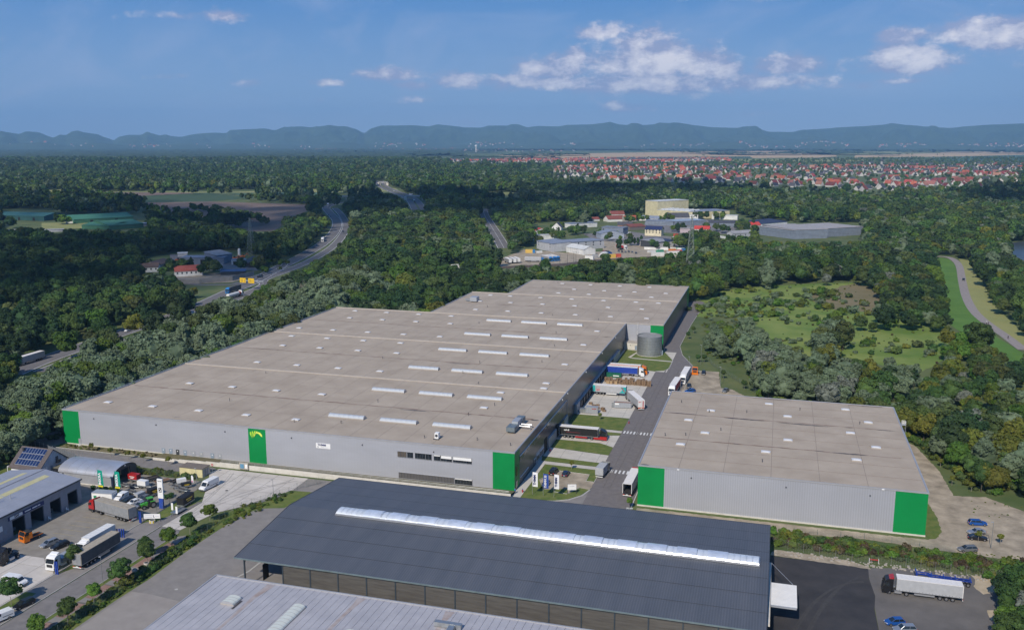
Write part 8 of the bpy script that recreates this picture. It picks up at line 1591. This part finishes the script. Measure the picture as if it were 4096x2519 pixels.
# ================================================================ street trees, fences, lamps, signs, flags, people
def street_tree(xy, label, k=0, sc=.42, group='young street trees along the left street', leafy=True):
    t = thing('street_tree', label, 'tree', xy, rng.uniform(0, 6), group)
    s_ = sc; MB().tube((0, 0, 0), (.03, 0, 2.0), .07, .05).build('trunk', BARKP, t); put(NEAR[k][rng.randrange(2)][0], 'crown', t, (0, 0, 1.35-.95*s_/.42*.6), scale=(s_, s_, s_*.92)); return t
for i, (p, k, s_) in enumerate((((-70.7,-89.3), 4, .40), ((-70.3,-97.6), 0, .42), ((-70.7,-80.6), 0, .52), ((-87.7,-94.9), 0, .50), ((-87.7,-76.1), 0, .42), ((-72.2,-52.5), 0, .46), ((-72.5,-60.6), 4, .46), ((-72.5,-43.3), 4, .42), ((-71.2,-70.5), 0, .48), ((-71.6,-104.3), 4, .46), ((-74.7,-66.9), 0, .40))):
    street_tree(p, 'young street tree on the left, %s' % ('in the bank halfway between lamp and corner', 'below the halfway one', 'at the bend beside a yellowing bush', 'in front of the forecourt van', 'before the white tractor cab', 'nearest the black covered trailer', 'in the bank at the turning concrete yard', 'topmost of the bank row', 'beside the brick path above the lamp', 'cut by the bottom picture edge', 'half way to the concrete rings')[i], k, s_)
yb_ = put(BUSH[5], 'yellowing_bush', None, (-69.7,-80.7), 'yellow-green bush beside the bend of the planted bank', 'bush', scale=1.2)
for i, p in enumerate(((-142.8,-5.2), (-133.7,-7.2), (-126.3,-8.1), (-120.0,-8.9), (-110.4,-9.3))): street_tree(p, 'thin staked sapling on the embankment, number %s from the left' % ('one', 'two', 'three', 'four', 'five')[i], 3, .20, 'saplings on the embankment')
for i, p in enumerate(((10.7,75.9), (11.9,22.8), (-12.2,155.7))): street_tree(p, ('slim sapling on the lawn by the compactor', 'bare sapling beside the gravel parking lot', 'sapling')[i], 3, .17, 'saplings between the docks') if i < 2 else None
street_tree((34.0,-3.2), 'small bush-like sapling by the corner of the smaller warehouse', 4, .22, None)
for i, p in enumerate(((123.0,40.8), (122.2,56.7), (127.6,37.1), (122.7,0.1), (127.7,-0.3))): street_tree(p, 'staked young tree beside the gravel track, %s' % ('in the grass bulge', 'farthest up the track', 'right of the grass bulge', 'between the parked cars', 'right of the parked cars')[i], 3, .19, 'staked trees by the gravel track')
for i, p in enumerate(((28.0,226.8), (29.3,241.6), (37.3,176.0), (40.0,176.9), (59.6,134.0), (50.3,148.9))): street_tree(p, 'small tree on the grass right of the access road', 0, .26, 'small trees right of the access road')
# trees at the lower right corner and left corner
for i, (p, k, s_) in enumerate((((124, -32), 0, .72), ((128.5, -36), 0, .9), ((124.5, -41.5), 8, .62), ((126, -47), 3, .75), ((131, -43), 0, .9), ((122.5, -52), 0, .7), ((128, -54), 5, .9), ((126.5, -29), 5, .6), ((121.5, -38), 0, .55), ((119.5, -47.5), 4, .55), ((118, -53), 0, .6), ((122, -33), 1, .5), ((120.5, -57), 0, .6))):
    tree_obj(KINDS[k][0], NEAR[k][i % 2][0], NEAR[k][i % 2][1], p[0], p[1], s_, 'tree of the thicket at the lower right corner, '+KINDS[k][5], 'corner thicket, '+KINDS[k][5])
for i, (x, y, k, s_) in enumerate(((-160, -22, 7, .5), (-158.5, -20, 7, .5), (-163, -20, 5, .6), (-166, -17, 0, .7), (-170, -14, 5, .8), (-157, -18.5, 7, .42), (-176, -10, 0, .9), (-168, -9, 4, .6), (-180, -18, 5, .8), (-185, -6, 0, 1), (-175, -24, 0, .7), (-192, -22, 2, .9), (-188, 10, 2, 1), (-178, 22, 0, .9), (-172, 34, 2, 1), (-182, 45, 2, 1.05))):
    tree_obj(KINDS[k][0], NEAR[k][i % 2][0], NEAR[k][i % 2][1], x, y, s_, 'tree beside the solar house, '+KINDS[k][5], 'trees beside the solar house, '+KINDS[k][5])
# large single trees seen in the photograph
for i, (p, k, s_, lab) in enumerate((((-154.7,289.6), 3, 1.75, 'huge full yellow-green chestnut tree behind the roof'), ((63.9,407.0), 2, 1.35, 'big round grey-green willow at the meadow edge'), ((163.0,226.0), 0, 1.35, 'big dark round tree below the dike grass'), ((102.8,221.3), 5, 1.2, 'olive-green dome of a tree in the meadow'), ((103.9,434.0), 8, .75, 'low silvery round willow bush at the reed meadow'), ((221.7,497.8), 6, 1.5, 'tall tree right of the dike road, highest one'), ((216.1,405.6), 0, 1.5, 'dark tree right of the dike road'), ((203.9,322.9), 0, 1.5, 'lower dark tree at the right picture edge'), ((-230.3,204.7), 2, 1.2, 'pale willow at the lower end of the belt'))):
    tree_obj('large_tree', NEAR[k][i % 2][0], NEAR[k][i % 2][1], p[0], p[1], s_, lab, None)
def bare_tree(p, h, label):
    t = thing('dead_tree', label, 'tree', p); r_ = random.Random(int(h*10)); b = MB().tube((0, 0, 0), (0, 0, h*.3), .3, .24)
    def br(a, d, L_, r0, n_):
        e = a+d*L_; b.tube(a, e, r0, r0*.6, 4)
        if n_:
            for _ in range(3): dd = (d+Vector((r_.uniform(-.6, .6), r_.uniform(-.6, .6), r_.uniform(0, .4)))).normalized(); br(a.lerp(e, r_.uniform(.5, 1)), dd, L_*.62, r0*.55, n_-1)
    for i in range(7): a = i*.9; br(Vector((0, 0, h*.25)), Vector((math.cos(a)*.45, math.sin(a)*.45, 1)).normalized(), h*.42, .17, 3)
    b.build('branches', M('dead_wood', (.24, .21, .18), .9), t)
bare_tree((-203.4,251.0), 17, 'tall leafless dead tree left of the roof corner'); bare_tree((-214.0,219.9), 12, 'bare pale trunks in the belt by the willows'); bare_tree((-217.5,333.0), 14, 'leafless treetop between the green crowns')
# fences
def mesh_fence(label, pts, h=2.0, step=2.6, col=None, solid=False):
    t = thing('mesh_fence', label, 'fence'); P = [Vector(p) for p in pts]; m_ = col or M('fence_green_grey', (.16, .20, .18), .6, .3); f = MB()
    for a, b in zip(P[:-1], P[1:]):
        L_ = (b-a).length; n_ = max(1, int(L_/step))
        for i in range(n_):
            p, q = a.lerp(b, i/n_), a.lerp(b, (i+1)/n_); MB().tube((p.x, p.y, 0), (p.x, p.y, h+.1), .045, n=5).build('post', m_, t); w_ = MB()
            for z in ([h*k/7 for k in range(1, 8)]): w_.tube((p.x, p.y, z), (q.x, q.y, z), .014, n=3)
            for k in range(1, 6): r_ = p.lerp(q, k/6); w_.tube((r_.x, r_.y, .05), (r_.x, r_.y, h), .012, n=3)
            w_.build('mesh_panel', m_, t)
    return t
mesh_fence('green mesh fence along the planted bank of the left street', [(-68.8, -115), (-68.8, -52.5), (-70, -40), (-69, -33.5), (-62, -20), (-61.6, -16), (-56, -9)])
mesh_fence('mesh fence round the trailer sales yard', [(-116.4, -18.1), (-91, -18.3), (-90.2, -24)]); mesh_fence('mesh fence between sales yard and concrete yard', [(-90.2, -28), (-89.8, -48)]); mesh_fence('mesh fence beside the forecourt gate', [(-89.6, -70), (-89.4, -80.4)])
mesh_fence('tall mesh fence along the hedge on the right', [(72.5, -17), (91, -21.3), (100, -20.2), (113, -20.6), (130, -21.3), (150, -21.8)], 2.2, 3.2, M('fence_galv', (.3, .3, .29), .5, .5)); mesh_fence('low dark fence in front of the smaller warehouse path', [(72, -8.2), (95, -6.2), (108, -7.3), (116, -9)], 1.5, 5)
mesh_fence('dark fence beyond the access road', [(38.5, 188), (45, 170), (66, 126), (80, 110)], 2.0, 4)
# lamps
def lamp(p, h, label, arm=.6, rz=0):
    t = thing('street_lamp', label, 'lamp', p, rz, 'street lamps'); MB().tube((0, 0, 0), (0, 0, h), .08, .05).build('pole', m_galv, t); MB().box(-arm, .05, -.1, .1, h-.02, h+.1).build('lamp_head', w_lite, t)
lamp((-75.5,-80.8), 6.5, 'street lamp beside the planted bank, nearest the trailers', .5); lamp((-89.6,-24.4), 6.5, 'lamp post beside the long white van', .5); lamp((-64.0,-25.1), 6, 'lamp post at the edge of the concrete yard'); lamp((38.8,173.5), 9, 'tall lamp post above the plough truck'); lamp((49.8,137.3), 8, 'lamp post between the gravel bays'); lamp((35.5,152.6), 8, 'lamp post beside the white-roofed truck'); lamp((34.8,123.2), 8, 'lamp post beside the red-sided truck'); lamp((125.0,-3.4), 7, 'lamp post on the gravel lot'); lamp((-162.1,263.0), 9, 'left lamp post behind the far roof edge'); lamp((-135.5,266.0), 10, 'right lamp post behind the far roof edge'); lamp((-123.5,342.2), 9, 'curved lamp post behind the stepped roof')
for i, p in enumerate(((-102.6,493.0), (-95.9,491.3), (-95.5,513.8), (-93.4,512.9), (-164.0,492.9), (-146.1,459.3), (-190.4,422.5))): t = thing('railway_mast', 'slim steel mast beside the railway tracks', 'mast', p, 0, 'railway masts'); MB().tube((0, 0, 0), (0, 0, 9), .16, .1).build('pole', m_dkgrey, t); MB().tube((0, 0, 8), (2.5, 0, 8.3), .06).build('bracket', m_dkgrey, t)
# flags: THIMM row and two DEKRA ones
m_blueflag = M('flag_blue', (.02, .06, .28), .7, var=.06); m_whflag = M('flag_white', (.74, .74, .75), .7, var=.04); m_tealflag = M('flag_teal', (.0, .27, .19), .7, var=.06)
def flag(p, h, w_, fh, mat, txt, tmat, label, group, yel=False, size=.75):
    t = thing('flag', label, 'flag', p, 0, group); MB().tube((0, 0, 0), (0, 0, h), .06, .04).build('flagpole', m_alu, t); V = []; F_ = []; n_ = 10; m2 = 8
    for j in range(m2+1):
        for i in range(n_+1):
            u = i/n_; v = j/m2; V.append((.06+w_*u, .10*math.sin(u*5+v*3)*u, h-.1-fh*v-.12*u))
    for j in range(m2):
        for i in range(n_): a = j*(n_+1)+i; F_.append((a, a+1, a+n_+2, a+n_+1))
    c_ = MB().add(V, F_).build('flag_cloth', mat, t, smooth=True)
    lettering(txt, size, tmat, c_, (.06+w_*.42, -.16, h-.25-fh*.5), (R(90), R(-90), 0), .03)
    if yel: MB().box(.1, w_, -.18, -.12, h-fh-.15, h-fh+.3).build('yellow_hem', M('flag_yellow', (.75, .65, .02), .7), c_); MB().add([(.4, -.2, h-fh+.6), (1.3, -.2, h-fh+.6), (.85, -.2, h-fh+1.4)], [(0, 1, 2)]).build('white_triangle', m_whflag, c_)
    return t
flag((5.6,-0.8), 7.0, 1.5, 4.3, m_whflag, 'THIMM', m_navy, 'white upright THIMM flag, leftmost of the three at the warehouse corner', None, size=1.0); flag((8.9,-1.2), 7.0, 1.5, 4.3, m_blueflag, 'THIMM 33', m_whflag, 'blue upright THIMM flag in the middle of the three', None, size=.85); flag((12.0,-0.9), 7.0, 1.4, 4.3, m_whflag, 'THIMM', m_navy, 'white upright THIMM flag, rightmost of the three by the gravel lot', None, size=.95)
flag((-115.3,-34.6), 7.2, 1.7, 5.0, m_tealflag, 'DEKRA', m_whflag, 'green DEKRA flag in front of the round-roof store, left one', None, True, 1.15); flag((-109.8,-34.2), 7.2, 1.7, 5.0, m_tealflag, 'DEKRA', m_whflag, 'green DEKRA flag at the corner of the round-roof store, right one', None, True, 1.15)
def board(p, q, z0, z1, label, txt=None, rzoff=0):
    A, B = Vector(p), Vector(q); d = B-A; t = thing('sign_board', label, 'sign', (A.x, A.y, 0), math.atan2(d.y, d.x)); w_ = d.length
    for x in (0, w_): MB().tube((x, .1, 0), (x, .1, z1+.1), .07).build('post', m_dkgrey, t)
    b_ = MB().box(0, w_, -.05, .03, z0, z1).build('board', m_white, t); return t, b_, w_
t, b_, w_ = board((15.2, 2.6), (17.6, 3.4), 1.2, 2.9, 'white company board on dark posts beside the lot entrance'); lettering('THIMM', .42, m_pblue, b_, (w_/2, -.06, 2.3), (R(90), 0, 0))
t, b_, w_ = board((-89.4, -48.4), (-85.2, -47.0), .9, 2.2, 'long white company board at the workshop gate'); lettering('L', .9, m_navy, b_, (w_*.62, -.06, 1.55), (R(90), 0, 0), .02); MB().box(.3, w_*.5, -.07, -.055, 1.75, 1.85).box(.3, w_*.52, -.07, -.055, 1.2, 1.3).box(w_*.7, w_*.92, -.07, -.055, 1.45, 1.53).build('lettering', m_pblue, b_)
py = thing('pylon_sign', 'tall white sign column with black logo square and blue foot', 'sign', (-90.6, -39.2)); MB().box(-.85, .85, -.2, .2, 3.0, 8.6).build('panel', m_white, py); MB().box(-.7, .7, -.2, .2, 0, 3.0).build('foot', M('sign_blue', (.02, .06, .32), .6), py); MB().box(-.45, .45, -.23, -.2, 4.8, 6.1).build('emblem', m_black, py); MB().box(-.25, .25, -.25, -.23, 5.0, 5.2).box(.05, .25, -.25, -.23, 5.2, 5.6).box(-.2, .0, -.25, -.23, 5.6, 5.9).build('emblem_mark', m_white, py); lettering('Vertrieb', .38, m_dkgrey, py, (0, -.22, 8.0), (R(90), 0, 0), .01)
for x, lab in ((-89.9, 'blue gate post pair at the workshop exit'),): 
    t = thing('gate_post', lab, 'gate', (x, -49.3)); m_bl = M('gate_blue', (.015, .05, .30), .5); MB().box(-.15, .1, -.1, .1, 0, 3.2).build('post', m_bl, t); MB().box(.25, .5, -.1, .1, 0, 3.2).build('post', m_bl, t); MB().box(-.15, .5, -.05, .05, 2.5, 2.6).build('bar', m_bl, t)
t = thing('gate_post', 'blue gate post pair beside the white tractor cab', 'gate', (-89.2, -80.0)); MB().box(-.2, .1, -.1, .1, 0, 3.2).build('post', m_bl, t); MB().box(.3, .6, -.1, .1, 0, 3.2).build('post', m_bl, t)
for i in range(4): t = thing('gate_post', 'one of the blue posts behind the white box truck', 'post', (-89.5+i*.6, -58.6+i*.1), 0, 'blue posts behind the box truck'); MB().box(-.12, .12, -.12, .12, 0, 2.2).build('post', m_bl, t); MB().box(-.15, .15, -.15, .15, 2.2, 2.3).build('cap', m_bl, t)
t = thing('info_case', 'notice board with blue poster at the foot of the middle green strip', 'notice board', (-85.4, -6.3)); MB().box(-1.6, 1.6, -.1, .1, .3, 2.4).build('board', M('board_tan', (.36, .33, .28), .8), t); MB().box(-1.2, .1, -.14, -.1, .6, 2.0).build('poster', M('poster_blue', (.10, .24, .36), .7), t); MB().box(.5, 1.3, -.14, -.1, .7, 2.0).build('notice', m_white, t)
t = thing('traffic_sign', 'small round red no-entry sign beside the yellow shed', 'sign', (-93.0, -11.5)); MB().tube((0, 0, 0), (0, 0, 3), .05).build('pole', m_galv, t); MB().tube((0, -.05, 2.8), (0, -.09, 2.8), .4, n=12).build('disc', P_RD, t); MB().box(-.25, .25, -.11, -.09, 2.73, 2.87).build('bar', m_white, t)
for i, (x, y) in enumerate(((-84.9, -42.2), (-82.2, -44))): t = thing('traffic_sign', 'pale sign seen on a post near the flat trailer, %s' % ('left one', 'right one')[i], 'sign', (x, y)); MB().tube((0, 0, 0), (0, 0, 3.4), .05).build('pole', m_galv, t); MB().box(-.3, .3, -.06, -.0, 1.4, 3.4).build('panel', m_white, t)
t = thing('beach_flag', 'white feather flag with pink print at the sales yard gate', 'flag', (-93.2,-21.9)); MB().tube((0, 0, 0), (0, 0, 3), .03).build('flagpole', m_alu, t); MB().xz([(0, .8), (.7, .8), (.75, 2.6), (.4, 3.2), (0, 3)], -.02, .02).build('flag_cloth', m_whflag, t); MB().box(.1, .5, -.03, -.025, 1, 1.6).build('print', M('pink_print', (.5, .12, .25), .7), t)
t = thing('warning_barrier', 'red and white barrier at the asphalt edge on the right', 'barrier', (96.1,-20.1)); MB().box(-1.1, 1.1, -.05, .05, .7, 1.0).build('board', P_RD, t); MB().box(-1.1, -1, -.3, .3, 0, 1.1).build('foot', m_white, t); MB().box(1, 1.1, -.3, .3, 0, 1.1).build('foot', m_white, t)
t = thing('hydrant', 'red hydrant with blue top at the driveway edge by the wall', 'hydrant', (1.5,37.1)); MB().tube((0, 0, 0), (0, 0, .9), .16, n=10).build('body', P_RD, t); MB().tube((-.35, 0, .55), (.35, 0, .55), .1, n=8).build('outlet', P_RD, t); MB().tube((0, 0, .9), (0, 0, 1.15), .15, .08, n=10).build('cap', P_BL, t)
t = thing('hydrant', 'red hydrant with blue top at the front corner path', 'hydrant', (2.4,0.1)); MB().tube((0, 0, 0), (0, 0, .9), .16, n=10).build('body', P_RD, t); MB().tube((-.35, 0, .55), (.35, 0, .55), .1, n=8).build('outlet', P_RD, t); MB().tube((0, 0, .9), (0, 0, 1.15), .15, .08, n=10).build('cap', P_BL, t)
for i, p in enumerate(((21.5,74.7),)): t = thing('hydrant', 'red and blue hydrant at the lawn corner by the crosswalk', 'hydrant', p); MB().tube((0, 0, 0), (0, 0, .9), .16, n=10).build('body', P_RD, t); MB().tube((0, 0, .9), (0, 0, 1.15), .15, .08, n=10).build('cap', P_BL, t)
# bushes clipped into balls
for i, p in enumerate(((-118.8,-32.9), (-116.5,-32.8), (-114.7,-32.7), (-113.0,-32.5), (-110.9,-32.4), (-94.2,-33.1), (-93.3,-32.3), (-93.2,-31.4), (-97.6,-18.0))): put(BUSH[0], 'ball_bush', None, p, 'dark clipped ball bush by the flags and sign column', 'bush', 'clipped ball bushes', scale=.62)
# people
m_skin = M('skin', (.45, .27, .19), .6); m_jean = M('dark_trousers', (.02, .025, .045), .8)
def person(p, rz, label, top, legs=m_jean, hair=M('dark_hair', (.03, .02, .015), .7), bike=False, sit=0):
    t = thing('person', label, 'person', (p[0], p[1], .03), rz); me = bpy.data.meshes.new('body'); bm = bmesh.new(); skin = bm.verts.layers.skin.verify()
    st_ = .18 if not bike else .0; z = .35 if bike else 0
    J = {'hip': (0, 0, .95+z*.2, .15), 'ch': (.04 if not bike else .2, 0, 1.32+z*.2, .17), 'nk': (.05 if not bike else .3, 0, 1.52+z*.2, .06), 'hd': (.07 if not bike else .36, 0, 1.68+z*.2, .11), 'lk': (.12, .10, .52, .075), 'lf': (st_, .11, .08, .05), 'rk': (-.02 if not bike else .25, -.10, .52+z*.4, .075), 'rf': (-st_, -.11, .08+z*.4, .05), 'le': (.02, .25, 1.12, .05), 'lh': (.15 if not bike else .55, .24, .88+z*.5, .04), 're': (.0, -.25, 1.12, .05), 'rh': (.1 if not bike else .55, -.24, .88+z*.5, .04), 'ls': (.03 if not bike else .2, .18, 1.42+z*.2, .07), 'rs': (.03 if not bike else .2, -.18, 1.42+z*.2, .07), 'lt': (st_+.12, .11, .05, .04), 'rt': (-st_+.12, -.11, .05+z*.4, .04)}
    vs_ = {k: bm.verts.new(v[:3]) for k, v in J.items()}
    for k, v in J.items(): vs_[k][skin].radius = (v[3], v[3])
    vs_['hip'][skin].use_root = True
    for a, b in (('hip', 'ch'), ('ch', 'nk'), ('nk', 'hd'), ('hip', 'lk'), ('lk', 'lf'), ('lf', 'lt'), ('hip', 'rk'), ('rk', 'rf'), ('rf', 'rt'), ('ch', 'ls'), ('ls', 'le'), ('le', 'lh'), ('ch', 'rs'), ('rs', 're'), ('re', 'rh')): bm.edges.new((vs_[a], vs_[b]))
    bm.to_mesh(me); bm.free(); o = put(me, 'body', t); o.modifiers.new('skin', 'SKIN'); o.modifiers.new('sub', 'SUBSURF').levels = 1
    dg = bpy.context.evaluated_depsgraph_get(); m2 = bpy.data.meshes.new_from_object(o.evaluated_get(dg)); o.modifiers.clear(); o.data = m2; m2.materials.clear()
    for q in (top, legs, m_skin, hair): m2.materials.append(q)
    for f in m2.polygons:
        c_ = f.center; f.material_index = 3 if c_.z > 1.70+z*.2 else 2 if (c_.z > 1.5+z*.2 or (abs(c_.y) > .2 and c_.z < .95)) else (0 if c_.z > .95 else 1)
    if bike:
        b_ = thing('bicycle', 'bicycle under the '+label.split(' riding')[0], 'bicycle', (p[0], p[1], .03), rz)
        for x in (-.5, .55):
            w_ = MB(); n_ = 16
            for i in range(n_): a0, a1 = 2*math.pi*i/n_, 2*math.pi*(i+1)/n_; w_.tube((x+.34*math.cos(a0), 0, .34+.34*math.sin(a0)), (x+.34*math.cos(a1), 0, .34+.34*math.sin(a1)), .03, n=4)
            w_.build('wheel', m_chas, b_)
        MB().tube((-.5, 0, .34), (0, 0, .34), .03).tube((0, 0, .34), (-.15, 0, .9), .03).tube((0, 0, .34), (.42, 0, .85), .03).tube((-.12, 0, .8), (.42, 0, .85), .03).tube((.42, 0, .95), (.55, 0, .34), .03).build('frame', P_RD, b_); MB().tube((.42, -.25, 1.0), (.42, .25, 1.0), .025).build('handlebar', m_chas, b_); MB().box(-.3, 0, -.08, .08, .9, .95).build('saddle', m_chas, b_)
person((0.6,-1.6), 1.2, 'person in blue work jacket and dark trousers standing at the green corner', M('blue_jacket', (.02, .10, .32), .7))
person((183.9,313.8), 1.7, 'left cyclist in pale top riding up the dike road', M('pale_top', (.5, .5, .48), .7), bike=True); person((184.3,311.5), 1.7, 'right cyclist in dark top riding up the dike road', P_BK, bike=True); person((186.4,273.5), 1.7, 'single cyclist in dark jacket riding behind the pair', P_BK, bike=True)
# weeds and rubble strip on the right, small stones
m_stone = M('rubble', (.34, .31, .27), .9, scale=3); b = MB()
for _ in range(260):
    x = rv.uniform(73, 130); y = -20.6-(x-73)*.02+rv.uniform(-1.6, 1.4); s_ = rv.uniform(.08, .3); b.box(x-s_, x+s_, y-s_*.7, y+s_*.7, 0, s_)
b.build('rubble', m_stone, kind='stuff', label='scattered pale stones along the hedge foot')
